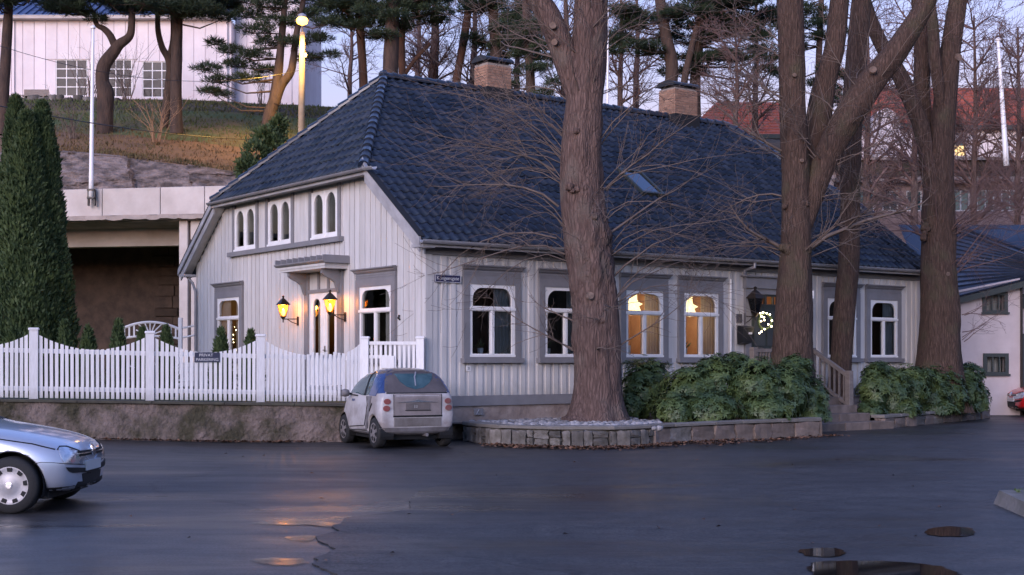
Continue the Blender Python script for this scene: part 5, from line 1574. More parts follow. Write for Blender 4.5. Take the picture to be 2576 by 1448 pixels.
# signs on the house
ss = thing('street_sign', 'small blue street name sign on house corner under the eave', 'sign', HM @ Vector((0.53, -0.05, 3.42)), HA)
MB().cbox(-0.33, 0.33, -0.012, 0.012, -0.085, 0.085, 0.004).build('plate', M_blue, ss)
MB().plate(rect(-0.325, 0.325, -0.08, 0.08), [rect(-0.315, 0.315, -0.07, 0.07)], -0.0155, -0.013).build('border', M_letter, ss)
lettering('Kongensgate', 0.56, 0.10, (0, -0.015, -0.002), (R(90), 0, 0), M_letter, ss)
hn = thing('house_number', 'small white number plate low on the street front', 'sign', HM @ Vector((1.07, -0.045, 1.51)), HA)
MB().cbox(-0.065, 0.065, -0.006, 0.006, -0.06, 0.06, 0.003).build('plate', M_white, hn)
lettering('21', 0.055, 0.055, (0, -0.009, 0.0), (R(90), 0, 0), M_navy, hn)
hk = MB(HM @ GM).tube([(0.97, -0.03, 2.56), (0.97, -0.08, 2.6), (0.97, -0.05, 2.66)], 0.022, 6).build('wall_hook', M_bronze)
tag(hk, 'small dark hook on gable boards right of the gable window', 'hook')
# ------------------------------------------------------------- cars
M_silver = mat('silver_blue_paint', (0.52, 0.56, 0.65), 0.30, metal=0.45, coat=0.9)
M_cwhite = mat('dirty_white_paint', (0.54, 0.525, 0.535), 0.45, (0.29, 0.255, 0.245), 1.8, 8, coat=0.3, thr=(0.40, 0.62))
M_cred = mat('red_paint', (0.42, 0.01, 0.012), 0.3, coat=1.0)
M_cgrey = mat('dirty_grey_plastic', (0.20, 0.19, 0.20), 0.6, (0.12, 0.11, 0.11), 4, 6)
M_cdirt = mat('road_dirt', (0.12, 0.105, 0.095), 0.75, (0.20, 0.185, 0.18), 3.5, 7)
M_cdirtl = mat('dusty_tailgate', (0.27, 0.235, 0.23), 0.6, (0.17, 0.148, 0.142), 2.5, 7)
M_cblue = mat('cell_blue_paint', (0.024, 0.05, 0.16), 0.3, coat=0.8)
M_croof = mat('dark_roof_panel', (0.055, 0.042, 0.045), 0.28, (0.09, 0.07, 0.072), 3, 6, coat=0.5)
M_cglass = mat('car_glass', (0.015, 0.03, 0.035), 0.05, spec=0.8)
M_cglass2 = mat('car_glass_teal', (0.018, 0.055, 0.07), 0.08, (0.07, 0.13, 0.145), 2.2, spec=0.8)
M_cglassd = mat('dusty_glass', (0.075, 0.064, 0.064), 0.45, (0.115, 0.10, 0.10), 3, 6)
M_rubber = mat('tyre_rubber', (0.018, 0.018, 0.019), 0.8, bump=0.2, bscale=30)
M_rim = mat('hubcap_silver', (0.42, 0.42, 0.45), 0.4, (0.33, 0.32, 0.33), 6, metal=0.3)
M_rimd = mat('brake_dusty_rim', (0.27, 0.25, 0.25), 0.5, (0.18, 0.165, 0.16), 6, metal=0.2)
M_dark = mat('dark_recess', (0.006, 0.006, 0.007), 0.7)
M_tail = mat('tail_lamp_red', (0.24, 0.055, 0.05), 0.35, (0.22, 0.11, 0.10), 4, coat=0.6)
M_chrome = mat('chrome', (0.66, 0.66, 0.68), 0.15, metal=0.9)
M_headl = mat('headlamp_lens', (0.42, 0.47, 0.55), 0.08, (0.62, 0.66, 0.72), 9, 3, metal=0.6, coat=1.0, thr=(0.4, 0.55))
M_plate = mat('number_plate', (0.55, 0.55, 0.55), 0.5)
M_platd = mat('dirty_number_plate', (0.10, 0.092, 0.09), 0.7, (0.15, 0.13, 0.125), 6)

def car_body(stations, wheels, arch_r, yin, name):
    ring = []
    V = []; F = []
    for (x, pts) in stations:
        half = pts
        full = [(x, y, z) for (y, z) in half] + [(x, -y, z) for (y, z) in reversed(half[1:-1])]
        V += full
    n = 14; m = len(stations)
    for i in range(m - 1):
        for k in range(n):
            k2 = (k + 1) % n
            F.append((i * n + k, i * n + k2, (i + 1) * n + k2, (i + 1) * n + k))
    for e, rev in ((0, True), ((m - 1) * n, False)):
        mm = lambda k: e + (n - k) % n
        q = [(e, e + 1, mm(1))] + [(e + k, e + k + 1, mm(k + 1), mm(k)) for k in range(1, 6)] + [(e + 6, e + 7, mm(6))]
        F += [tuple(reversed(t)) for t in q] if rev else q
    me = bpy.data.meshes.new(name); me.from_pydata(V, [], F); me.update()
    bm = bmesh.new(); bm.from_mesh(me); bmesh.ops.recalc_face_normals(bm, faces=bm.faces); bm.to_mesh(me); bm.free()
    tmp = bpy.data.objects.new('tmp_body', me); COL.objects.link(tmp)
    ss_ = tmp.modifiers.new('s', 'SUBSURF'); ss_.levels = 3; ss_.render_levels = 3
    cut = MB()
    for (wx, wz) in wheels:
        for sgn in (1, -1):
            y0, y1 = (yin, 1.2) if sgn > 0 else (-1.2, -yin)
            cut.lathe([(arch_r, y0), (arch_r, y1)], (wx, 0, wz), 40, axis='y')
    co = cut.build('tmp_cut', None)
    bo = tmp.modifiers.new('b', 'BOOLEAN'); bo.operation = 'DIFFERENCE'; bo.object = co; bo.solver = 'EXACT'
    dg = bpy.context.evaluated_depsgraph_get()
    out = bpy.data.meshes.new_from_object(tmp.evaluated_get(dg))
    tmp.modifiers.remove(bo)
    dg = bpy.context.evaluated_depsgraph_get()
    plain = bpy.data.meshes.new_from_object(tmp.evaluated_get(dg))
    bvh = BVHTree.FromPolygons([v.co.copy() for v in plain.vertices], [tuple(p.vertices) for p in plain.polygons])
    bpy.data.objects.remove(tmp); bpy.data.objects.remove(co)
    bpy.data.meshes.remove(plain)
    out.materials.clear()
    return out, bvh

def patch(poly2, ray, name, m, parent, off=0.006, step=None, mirror=False):
    """outline laid onto a body: ray(x, y) -> (point, normal) or None"""
    pts = []
    n = len(poly2)
    L_ = [math.dist(poly2[i], poly2[(i + 1) % n]) for i in range(n)]
    step = step or max(sum(L_) / 70, 1e-4)
    for i in range(n):
        k = max(1, int(L_[i] / step))
        for j in range(k):
            t = j / k
            pts.append((poly2[i][0] * (1 - t) + poly2[(i + 1) % n][0] * t, poly2[i][1] * (1 - t) + poly2[(i + 1) % n][1] * t))
    nb_ = len(pts)
    co = [Vector(p) for p in pts]
    ed = [(i, (i + 1) % nb_) for i in range(nb_)]
    x0 = min(p[0] for p in pts); x1 = max(p[0] for p in pts); y0 = min(p[1] for p in pts); y1 = max(p[1] for p in pts)
    x = x0 + step * .77
    while x < x1:
        y = y0 + step * .63
        while y < y1:
            co.append(Vector((x + step * .07 * math.sin(y * 9), y))); y += step * 1.5
        x += step * 1.5
    vo, _, fo_, _, _, _ = delaunay_2d_cdt(co, ed, [], 1, 1e-6)
    hit = [ray(p.x, p.y) for p in vo]
    V = []; idx = {}
    for i, h in enumerate(hit):
        if h:
            idx[i] = len(V); V.append(h[0] + h[1] * off)
    F = [tuple(idx[i] for i in q) for q in fo_ if all(i in idx for i in q)]
    if not F: return None
    cnt = {}
    for q in F:
        for i in range(len(q)):
            e = (q[i], q[(i + 1) % len(q)]); cnt.setdefault((min(e), max(e)), []).append(e)
    inv = {v: k for k, v in idx.items()}
    nv = len(V); low = {}
    for k_, es in cnt.items():
        if len(es) == 1:
            a, b = es[0]
            for q in (a, b):
                if q not in low:
                    low[q] = len(V); V.append(hit[inv[q]][0] - hit[inv[q]][1] * 0.006)
            F.append((b, a, low[a], low[b]))
    outs = []
    mb = MB(); mb.v = [tuple(v) for v in V]; mb.f = F
    o = mb.build(name, m, parent, fix=True)
    k_top = len(fo_)
    if mirror:
        mb2 = MB(); mb2.v = [(v[0], -v[1], v[2]) for v in mb.v]; mb2.f = [tuple(reversed(f)) for f in F]
        mb2.build(name, m, parent, fix=True)
    return o
def px_ray(Mw, bvh, conv):
    Mi = Mw.inverted(); o = Mi @ Vector((0, 0, EYE)); R3 = Mi.to_3x3()
    def f(x, y):
        u, v = conv(x, y)
        d = (R3 @ (P(u, v, 1.0) - Vector((0, 0, EYE)))).normalized()
        p, nn, i, dist = bvh.ray_cast(o, d)
        if p is None: return None
        if nn.dot(d) > 0: nn = -nn
        return p, nn
    return f
def ax_ray(bvh, axis, sign):
    def f(a, b):
        if axis == 'y': o = Vector((a, sign * 3, b)); d = Vector((0, -sign, 0))
        elif axis == 'z': o = Vector((a, b, 3)); d = Vector((0, 0, -1))
        else: o = Vector((sign * 6, a, b)); d = Vector((-sign, 0, 0))
        p, nn, i, dist = bvh.ray_cast(o, d)
        if p is None: return None
        if nn.dot(d) > 0: nn = -nn
        return p, nn
    return f
def line_poly(pts, w):
    L = [];
    for i, p in enumerate(pts):
        a = pts[max(0, i - 1)]; b = pts[min(len(pts) - 1, i + 1)]
        dx, dy = b[0] - a[0], b[1] - a[1]; l = math.hypot(dx, dy)
        L.append((p[0] - dy / l * w / 2, p[1] + dx / l * w / 2, p[0] + dy / l * w / 2, p[1] - dx / l * w / 2))
    return [(q[0], q[1]) for q in L] + [(q[2], q[3]) for q in reversed(L)]
def ell(cx, cy, rx, ry, n=18):
    return [(cx + rx * math.cos(6.2832 * k / n), cy + ry * math.sin(6.2832 * k / n)) for k in range(n)]

def wheel(car, x, y, z, r, rim_m, sgn, style, wd=0.19):
    """tyre with rim; outer face looks towards sgn*y"""
    w = MB()
    pr = [(r * 0.66, -wd / 2), (r * 0.92, -wd / 2), (r * 0.985, -wd * 0.36), (r, -wd * 0.22), (r, wd * 0.22), (r * 0.985, wd * 0.36), (r * 0.92, wd / 2), (r * 0.66, wd / 2)]
    w.lathe(pr, (0, 0, 0), 40, axis='y', cap=False)
    o = w.build('wheel', M_rubber, car, smooth=True)
    o.location = (x, y, z)
    rimr = r * 0.70
    f = MB(); s = sgn
    f.lathe([(rimr, s * wd * 0.30), (rimr * 1.0, s * wd * 0.47), (rimr * 0.93, s * wd * 0.50), (rimr * 0.80, s * wd * 0.44), (rimr * 0.40, s * wd * 0.50), (rimr * 0.22, s * wd * 0.56), (0.002, s * wd * 0.57)], (0, 0, 0), 40, axis='y', cap=False)
    f.build('rim', rim_m, o, smooth=True)
    nh = 9 if style == 'cap' else 6
    for k in range(nh):
        a = 6.2832 * k / nh + 0.17
        if style == 'cap': ri, ro, wi, wo = rimr * 0.70, rimr * 0.90, 0.15, 0.15
        else: ri, ro, wi, wo = rimr * 0.38, rimr * 0.80, 0.16, 0.26
        q = []
        for (rr, da) in ((ri, -wi), (ro, -wo), (ro, wo), (ri, wi)):
            q.append((rr * math.cos(a + da), rr * math.sin(a + da)))
        mb = MB()
        yy = lambda rr: s * wd * (0.485)
        vs = [(px, s * wd * 0.515, pz) for px, pz in q] + [(px, s * wd * 0.36, pz) for px, pz in q]
        mb.add(vs, [(0, 1, 2, 3), (7, 6, 5, 4)] + [(i, i + 4, (i + 1) % 4 + 4, (i + 1) % 4) for i in range(4)])
        mb.build('rim_hole', M_dark, o)
    hb = MB().lathe([(rimr * 0.17, s * wd * 0.555), (rimr * 0.17, s * wd * 0.59), (rimr * 0.12, s * wd * 0.60), (0.002, s * wd * 0.60)], (0, 0, 0), 20, axis='y')
    hb.build('hub_emblem', M_chrome if style == 'cap' else rim_m, o)
    return o
def well(car, x, z, r, y0, y1):
    mb = MB(); n = 20
    for yy in (y0, y1):
        for k in range(n + 1):
            a = math.pi * (-0.12 + 1.24 * k / n)
            mb.v.append((x + math.cos(a) * r, yy, z + math.sin(a) * r))
    for k in range(n): mb.f.append((k, k + 1, n + 2 + k, n + 1 + k))
    mb.f.append(tuple(range(n + 1)))
    mb.build('wheel_well', M_dark, car, fix=False)

# --- small white two-seater seen from behind
st = [
 (0.015, [(0, .40), (.50, .40), (.62, .44), (.66, .60), (.66, .90), (.63, .97), (.55, 1.0), (0, 1.02)]),
 (0.05, [(0, .28), (.60, .28), (.73, .36), (.775, .6), (.75, .93), (.70, 1.01), (.62, 1.05), (0, 1.075)]),
 (0.20, [(0, .24), (.66, .24), (.765, .33), (.79, .62), (.765, .98), (.70, 1.12), (.62, 1.23), (0, 1.28)]),
 (0.38, [(0, .22), (.68, .22), (.775, .32), (.79, .62), (.77, 1.0), (.69, 1.23), (.59, 1.44), (0, 1.50)]),
 (0.60, [(0, .22), (.68, .22), (.775, .32), (.785, .62), (.77, 1.0), (.68, 1.26), (.57, 1.485), (0, 1.545)]),
 (1.00, [(0, .22), (.68, .22), (.775, .32), (.785, .62), (.77, 1.0), (.68, 1.27), (.57, 1.50), (0, 1.56)]),
 (1.40, [(0, .22), (.68, .22), (.775, .32), (.785, .62), (.77, .99), (.68, 1.24), (.57, 1.46), (0, 1.53)]),
 (1.75, [(0, .22), (.68, .22), (.775, .32), (.785, .60), (.76, .96), (.70, 1.15), (.60, 1.31), (0, 1.38)]),
 (2.05, [(0, .22), (.67, .22), (.765, .32), (.78, .58), (.75, .92), (.71, 1.02), (.64, 1.08), (0, 1.13)]),
 (2.30, [(0, .22), (.64, .22), (.74, .31), (.76, .55), (.72, .83), (.66, .89), (.5, .93), (0, .95)]),
 (2.52, [(0, .24), (.58, .24), (.67, .32), (.70, .5), (.65, .71), (.58, .77), (.45, .80), (0, .82)]),
 (2.66, [(0, .34), (.45, .34), (.52, .38), (.55, .48), (.52, .60), (.45, .64), (.3, .66), (0, .67)]),
]
th = R(25)
Fd = Vector((-math.sin(th), math.cos(th), 0)); Ld = Vector((-math.cos(th), -math.sin(th), 0))
org = G(945, 1128) - Fd * 0.40 - Ld * 0.72
smart = thing('small_car', 'dirty white two-seat car with dark blue pillars parked beside fence, rear towards us', 'car', org, math.atan2(Fd.y, Fd.x))
SM = Matrix.Translation(org) @ Matrix.Rotation(math.atan2(Fd.y, Fd.x), 4, 'Z')
bme, bvh = car_body(st, [(0.40, 0.30), (2.27, 0.29)], 0.345, 0.46, 'body')
link('body', bme, M_cwhite, smart, smooth=True)
for (wx, wz) in ((0.40, 0.30), (2.27, 0.29)):
    for sg_ in (1, -1):
        wheel(smart, wx, sg_ * 0.675, wz - 0.005, 0.295, M_rimd, sg_, 'spoke', 0.18)
        well(smart, wx, wz, 0.335, sg_ * 0.47, sg_ * 0.74)
sconv = lambda x, y: ((1320 + x / 4.022) / 1.5528, (1420 + y / 4.022) / 1.5528)
sr_ = px_ray(SM, bvh, sconv)
left = ax_ray(bvh, 'y', 1)
# side glass and pillar in the car's own side view (x forward, z up)
patch([(0.62, 1.02), (0.86, 1.0), (1.10, 1.0), (1.45, 1.03), (1.88, 1.04), (1.70, 1.22), (1.47, 1.40), (1.20, 1.45), (0.88, 1.45), (0.70, 1.38), (0.64, 1.2)], left, 'side_window', M_cglass2, smart, 0.010, 0.05, True)
patch([(0.30, 1.00), (0.66, 1.0), (0.60, 1.2), (0.64, 1.40), (0.88, 1.47), (0.86, 1.52), (0.55, 1.49), (0.33, 1.34), (0.22, 1.16)], left, 'rear_pillar', M_cblue, smart, 0.012, 0.05, True)
patch([(0.86, 1.0), (0.95, 1.0), (0.93, 1.2), (0.98, 1.45), (0.90, 1.45), (0.86, 1.2)], left, 'door_pillar', M_dark, smart, 0.016, 0.04, True)
patch([(0.52, 0.99), (0.80, 0.99), (0.66, 0.86), (0.70, 0.7), (0.80, 0.5), (0.86, 0.36), (0.74, 0.36), (0.66, 0.55), (0.55, 0.78)], left, 'cell_stripe', M_cgrey, smart, 0.010, 0.05, True)
patch(line_poly([(0.80, 0.985), (0.72, 0.83), (0.79, 0.6), (0.90, 0.42), (1.85, 0.36)], 0.014), left, 'door_seam', M_dark, smart, 0.013, 0.03, True)
patch([(0.80, .36), (1.95, .30), (1.95, .22), (0.72, .22)], left, 'sill', M_cgrey, smart, 0.012, 0.05, True)
patch([(1.35, 0.975), (1.90, 0.985), (1.92, 1.005), (1.35, 1.0)], left, 'window_seal', M_dark, smart, 0.014, 0.05, True)
patch([(0.47, .86), (0.60, .70), (0.575, .70), (0.45, .84)], left, 'air_intake', M_dark, smart, 0.014, 0.03, True)
dl = lettering('smart', 0.20, 0.055, (1.60, 0.80, 0.90), (R(90), 0, R(180)), M_cblue, smart)
h = left(1.60, 0.90)
if h: dl.location = h[0] + Vector((0, 0.006, 0)); dl.rotation_euler = (R(82), 0, R(180))
# rear view details
back = ax_ray(bvh, 'x', -1)
patch([(745, 165), (860, 140), (790, 330), (740, 470), (590, 480), (640, 330), (690, 190)], sr_, 'rear_pillar', M_cblue, smart, 0.007, 14, True)
patch([(-.60, 1.06), (.60, 1.06), (.645, 1.1), (.575, 1.30), (.50, 1.42), (.40, 1.455), (-.40, 1.455), (-.50, 1.42), (-.575, 1.30), (-.645, 1.1)], back, 'rear_window', M_cglassd, smart, 0.010, 0.05)
patch([(-.42, 1.415), (.36, 1.415), (.30, 1.27), (.19, 1.17), (.02, 1.12), (-.15, 1.15), (-.30, 1.24), (-.39, 1.33)], back, 'wiped_glass', M_cglass2, smart, 0.016, 0.04)
patch([(-.62, 1.046), (.62, 1.046), (.62, 1.062), (-.62, 1.062)], back, 'window_seal', M_dark, smart, 0.012, 0.05)
patch(line_poly([(-.08, 1.44), (-.02, 1.35), (.01, 1.18)], 0.022), back, 'wiper', M_gutter, smart, 0.03, 0.02)
topr = ax_ray(bvh, 'z', 1)
patch([(0.40, -.50), (0.40, .50), (0.62, .55), (1.0, .56), (1.42, .56), (1.52, 0.4), (1.55, 0), (1.52, -.4), (1.42, -.56), (1.0, -.56), (0.62, -.55)], topr, 'roof_panel', M_croof, smart, 0.009, 0.06)
patch([(1.58, -.42), (1.56, 0), (1.58, .42), (1.70, .57), (2.06, .64), (2.12, .4), (2.14, 0), (2.12, -.4), (2.06, -.64), (1.70, -.57)], topr, 'windscreen', M_cglass, smart, 0.009, 0.06)
for yy in (.62, -.62):
    patch(ell(yy, .90, .066, .054), back, 'tail_lamp', M_tail, smart, 0.02, 0.02)
    patch(ell(yy * 1.02, .77, .068, .056), back, 'tail_lamp', M_tail, smart, 0.02, 0.02)
patch([(-.42, .880), (-.15, .905), (-.05, .92), (0, .94), (.05, .92), (.15, .905), (.42, .880), (.15, .882), (-.15, .882)], back, 'chrome_strip', M_chrome, smart, 0.022, 0.03)
patch([(-.25, .735), (.25, .735), (.25, .865), (-.25, .865)], back, 'number_plate', M_platd, smart, 0.016, 0.05)
patch([(-.26, .72), (.26, .72), (.26, .734), (-.26, .734)], back, 'plate_frame', M_dark, smart, 0.018, 0.05)
patch(line_poly([(-.49, 1.03), (-.49, .625), (.49, .625), (.49, 1.03)], 0.012), back, 'tailgate_seam', M_dark, smart, 0.010, 0.03)
patch([(-.50, .60), (.50, .60), (.50, .632), (-.50, .632)], back, 'tailgate_gap', M_dark, smart, 0.011, 0.05)
patch([(-.48, .42), (.48, .42), (.48, .585), (-.48, .585)], back, 'bumper_insert', M_cdirt, smart, 0.012, 0.05)
patch([(-.483, .634), (.483, .634), (.483, 1.035), (-.483, 1.035)], back, 'tailgate', M_cdirtl, smart, 0.007, 0.05)
patch([(-.70, .30), (.70, .30), (.76, .40), (-.76, .40)], back, 'rear_skirt', M_cgrey, smart, 0.010, 0.05)
hp_ = back(0.05, .80)
if hp_:
    lt = lettering('11', 0.05, 0.06, hp_[0] + Vector((-0.022, 0, 0)), (R(90), 0, R(-90)), M_plate, smart)
mir = MB().lathe([(0.01, -0.13), (0.07, -0.10), (0.085, -0.02), (0.07, 0.05), (0.01, 0.06)], (0, 0, 0), 12, axis='y')
for sg_ in (1, -1):
    mo = mir.build('mirror', M_cgrey, smart, smooth=True); mo.location = (1.78, sg_ * 0.90, 1.03); mo.scale = (0.9, 0.85 * sg_, 0.95)
    MB().tube([(1.80, sg_ * 0.70, 1.0), (1.79, sg_ * 0.84, 1.02)], 0.025, 6).build('mirror_arm', M_dark, smart)
MB().box(0.25, 2.4, -0.6, 0.6, 0.16, 0.26).build('underbody', M_dark, smart)
MB().tube([(0.05, -0.2, .25), (0.5, -0.2, .24)], 0.035, 8).build('exhaust', M_cgrey, smart)

# --- silver blue hatchback, nose into the picture from the left
def S(d, *pts): return (4.2 - d, list(pts))
st2 = [S(d, *p) for d, p in [
 (4.17, [(0, .40), (.50, .40), (.60, .45), (.66, .60), (.66, .85), (.60, .92), (.5, .96), (0, .98)]),
 (4.05, [(0, .26), (.66, .26), (.78, .34), (.83, .56), (.81, .90), (.74, 1.0), (.62, 1.05), (0, 1.08)]),
 (3.72, [(0, .22), (.74, .22), (.84, .30), (.875, .56), (.86, .94), (.76, 1.16), (.62, 1.33), (0, 1.40)]),
 (3.2, [(0, .2), (.76, .2), (.86, .27), (.885, .56), (.87, .94), (.75, 1.22), (.60, 1.43), (0, 1.485)]),
 (2.6, [(0, .2), (.76, .2), (.86, .27), (.885, .56), (.87, .93), (.74, 1.23), (.59, 1.445), (0, 1.495)]),
 (2.08, [(0, .2), (.76, .2), (.86, .27), (.885, .56), (.87, .93), (.745, 1.20), (.61, 1.40), (0, 1.455)]),
 (1.72, [(0, .2), (.76, .2), (.86, .27), (.885, .56), (.875, .92), (.785, 1.09), (.68, 1.22), (0, 1.29)]),
 (1.34, [(0, .2), (.76, .2), (.865, .27), (.885, .56), (.875, .88), (.83, .95), (.66, 1.0), (0, 1.03)]),
 (1.05, [(0, .2), (.76, .2), (.86, .27), (.885, .55), (.865, .84), (.80, .90), (.60, .955), (0, .98)]),
 (0.70, [(0, .2), (.75, .2), (.85, .27), (.88, .54), (.85, .78), (.78, .85), (.56, .905), (0, .925)]),
 (0.35, [(0, .2), (.70, .2), (.82, .27), (.86, .52), (.82, .71), (.74, .785), (.50, .835), (0, .85)]),
 (0.13, [(0, .2), (.56, .2), (.72, .27), (.78, .50), (.73, .64), (.64, .71), (.42, .75), (0, .765)]),
 (0.03, [(0, .27), (.40, .27), (.52, .31), (.58, .48), (.54, .58), (.46, .63), (.30, .66), (0, .67)]),
]]
wy = 14.85
gX = (23 - CXU) / FPX * wy
gorg = Vector((gX - 3.53, wy + 0.88, 0))
golf = thing('hatchback_car', 'silver blue hatchback entering at the left with silver wheel covers', 'car', gorg, 0)
GMw = Matrix.Translation(gorg)
bme2, bvh2 = car_body(st2, [(0.74, 0.315), (3.53, 0.315)], 0.372, 0.55, 'body')
gb_ = link('body', bme2, M_silver, golf, smooth=True)
for wx in (0.74, 3.53):
    for sg_ in (1, -1):
        wheel(golf, wx, sg_ * 0.775, 0.312, 0.316, M_rim, sg_, 'cap', 0.2)
        well(golf, wx, 0.315, 0.362, sg_ * 0.56, sg_ * 0.84)
gconv = lambda x, y: ((x / 3.29) / 1.5528, (1600 + y / 3.29) / 1.5528)
gr = px_ray(GMw, bvh2, gconv)
patch([(745, 500), (800, 482), (900, 500), (1010, 540), (1080, 588), (1140, 650), (1135, 692), (1040, 700), (820, 692), (770, 580)], gr, 'headlight', M_headl, golf, 0.008, 14, True)
patch(line_poly([(735, 520), (760, 482), (850, 480), (1000, 530), (1090, 590)], 14), gr, 'headlight_seam', M_dark, golf, 0.010, 10, True)
patch([(845, 745), (1215, 752), (1210, 805), (930, 815), (885, 800)], gr, 'bumper_strip', M_dark, golf, 0.014, 14, True)
patch([(1000, 930), (1120, 920), (1090, 1040), (1070, 1075), (945, 1070), (960, 1010)], gr, 'bumper_grille', M_dark, golf, 0.006, 14, True)
patch([(1185, 905), (1260, 890), (1240, 1030), (1165, 1045)], gr, 'bumper_grille', M_dark, golf, 0.006, 14, True)
patch(line_poly([(440, 700), (520, 683), (680, 686), (860, 702), (1050, 708), (1200, 700)], 7), gr, 'bumper_seam', M_dark, golf, 0.004, 12, True)
front = ax_ray(bvh2, 'x', 1)
patch([(-.42, .60), (.42, .60), (.46, .66), (-.46, .66)], front, 'grille', M_dark, golf, 0.012, 0.04)
patch([(-.44, .625), (.44, .625), (.44, .637), (-.44, .637)], front, 'grille_bar', M_chrome, golf, 0.022, 0.04)
patch(ell(0, .645, .06, .06), front, 'emblem', M_chrome, golf, 0.03, 0.02)
patch([(-.26, .43), (.26, .43), (.26, .54), (-.26, .54)], front, 'number_plate', M_plate, golf, 0.03, 0.05)
patch([(-.30, .29), (.30, .29), (.34, .40), (-.34, .40)], front, 'lower_grille', M_dark, golf, 0.008, 0.05)
side2 = ax_ray(bvh2, 'y', -1)
patch([(3.86, .275), (3.86, .20), (4.0, .20), (4.17, .26), (4.17, .285)], side2, 'front_spoiler', M_dark, golf, 0.010, 0.04, True)
patch([(0.62, 1.02), (1.1, .98), (2.2, .965), (2.72, .965), (2.35, 1.18), (2.10, 1.34), (1.6, 1.41), (1.05, 1.39), (0.72, 1.24)], side2, 'side_window', M_cglass, golf, 0.008, 0.06, True)
patch([(1.52, .96), (1.60, .96), (1.60, 1.42), (1.54, 1.42)], side2, 'door_pillar', M_dark, golf, 0.012, 0.04, True)
for xx in (1.55, 2.58):
    patch(line_poly([(xx, .94), (xx + .02, .6), (xx, .26)], 0.012), side2, 'door_seam', M_dark, golf, 0.004, 0.03, True)
patch([(1.70, .80), (1.90, .80), (1.90, .83), (1.70, .83)], side2, 'door_handle', M_silver, golf, 0.03, 0.03, True)
patch(line_poly([(2.95, .86), (3.4, .82), (3.75, .765), (3.98, .70)], 0.010), side2, 'bonnet_seam', M_dark, golf, 0.004, 0.03, True)
top2 = ax_ray(bvh2, 'z', 1)
patch([(2.86, -.62), (2.93, 0), (2.86, .62), (2.50, .66), (2.14, .58), (2.10, 0), (2.14, -.58), (2.50, -.66)], top2, 'windscreen', M_cglass, golf, 0.008, 0.06)
patch([(2.86, -.72), (2.94, 0), (2.86, .72), (2.93, .72), (3.02, 0), (2.93, -.72)], top2, 'cowl', M_dark, golf, 0.006, 0.06)
patch([(0.16, -.55), (0.14, 0), (0.16, .55), (0.50, .58), (0.50, -.58)], top2, 'rear_window', M_cglass, golf, 0.008, 0.06)
MB().box(0.5, 3.9, -0.7, 0.7, 0.15, 0.24).build('underbody', M_dark, golf)
for yy in (.68, -.68):
    patch(ell(yy, .86, .09, .12), ax_ray(bvh2, 'x', -1), 'tail_lamp', M_tail, golf, 0.01, 0.03)
# --- red car far right, a copy of the hatchback's build
redc = thing('red_car', 'red car just showing at the right edge beside the white plastered building', 'car', (0, 0, 0), 0)
for ch in list(golf.children):
    c = ch.copy(); COL.objects.link(c); c.parent = redc
    if ch is gb_:
        c.data = ch.data.copy(); c.data.materials.clear(); c.data.materials.append(M_cred)
    for g in list(ch.children):
        d = g.copy(); COL.objects.link(d); d.parent = c
redc.location = ((2556 - CXU) / FPX * 40.5 + 4.2, 41.0, 0); redc.rotation_euler = (0, 0, math.pi)
# ------------------------------------------------------------- deciduous trees
def catmull(pts, n):
    out = []
    P_ = [pts[0]] + list(pts) + [pts[-1]]
    for i in range(1, len(P_) - 2):
        a, b, c, d = P_[i - 1], P_[i], P_[i + 1], P_[i + 2]
        for k in range(n):
            t = k / n
            out.append(tuple(0.5 * ((2 * b[j]) + (c[j] - a[j]) * t + (2 * a[j] - 5 * b[j] + 4 * c[j] - d[j]) * t * t + (3 * b[j] - a[j] - 3 * c[j] + d[j]) * t ** 3) for j in range(len(b))))
    out.append(tuple(P_[-2]))
    return out
def bark_tube(mb, path, seg=26, rough=0.07, flare=0.0, seed=0.0, burl=0.0, zone=None):
    """path: (x, y, z, r); ridged trunk surface"""
    pts = [Vector(p[:3]) for p in path]
    x = Vector((1, 0, 0)); n0 = len(mb.v)
    zb = pts[0].z
    for i, p in enumerate(pts):
        d = (pts[min(i + 1, len(pts) - 1)] - pts[max(i - 1, 0)]).normalized()
        x = (x - d * x.dot(d)).normalized(); y = d.cross(x)
        r = path[i][3]
        for k in range(seg):
            a = 6.2832 * k / seg
            ca, sa = math.cos(a), math.sin(a)
            q = Vector((ca * 2.6 + seed, sa * 2.6, p.z * 0.55))
            q2 = Vector((ca * 7 + seed, sa * 7, p.z * 1.1))
            rr = 1 + rough * 1.4 * noise.noise(q) + rough * noise.noise(q2)
            if flare: rr += flare * math.exp(-(p.z - zb) / 0.42) * (0.5 + 1.1 * noise.noise(Vector((ca * 2.4, sa * 2.4, seed))))
            if zone:
                w_ = math.exp(-((p.z - zone[0]) / zone[1]) ** 2) * max(0, math.cos(a - zone[2])) ** 0.7
                rr += w_ * zone[3] * (0.25 + 1.5 * abs(noise.noise(Vector((ca * 5 + seed, sa * 5, p.z * 3.2)))) + 0.9 * noise.noise(Vector((ca * 11, sa * 11, p.z * 7))))
            if burl: rr += burl * max(0, noise.noise(Vector((ca * 1.5 + seed, sa * 1.5, p.z * 1.6))) - 0.15) * 1.6
            mb.v.append(tuple(p + (x * ca + y * sa) * r * rr))
    for i in range(len(pts) - 1):
        for k in range(seg):
            k2 = (k + 1) % seg
            mb.f.append((n0 + i * seg + k, n0 + i * seg + k2, n0 + (i + 1) * seg + k2, n0 + (i + 1) * seg + k))
    mb.f.append(tuple(range(n0 + (len(pts) - 1) * seg, n0 + len(pts) * seg)))
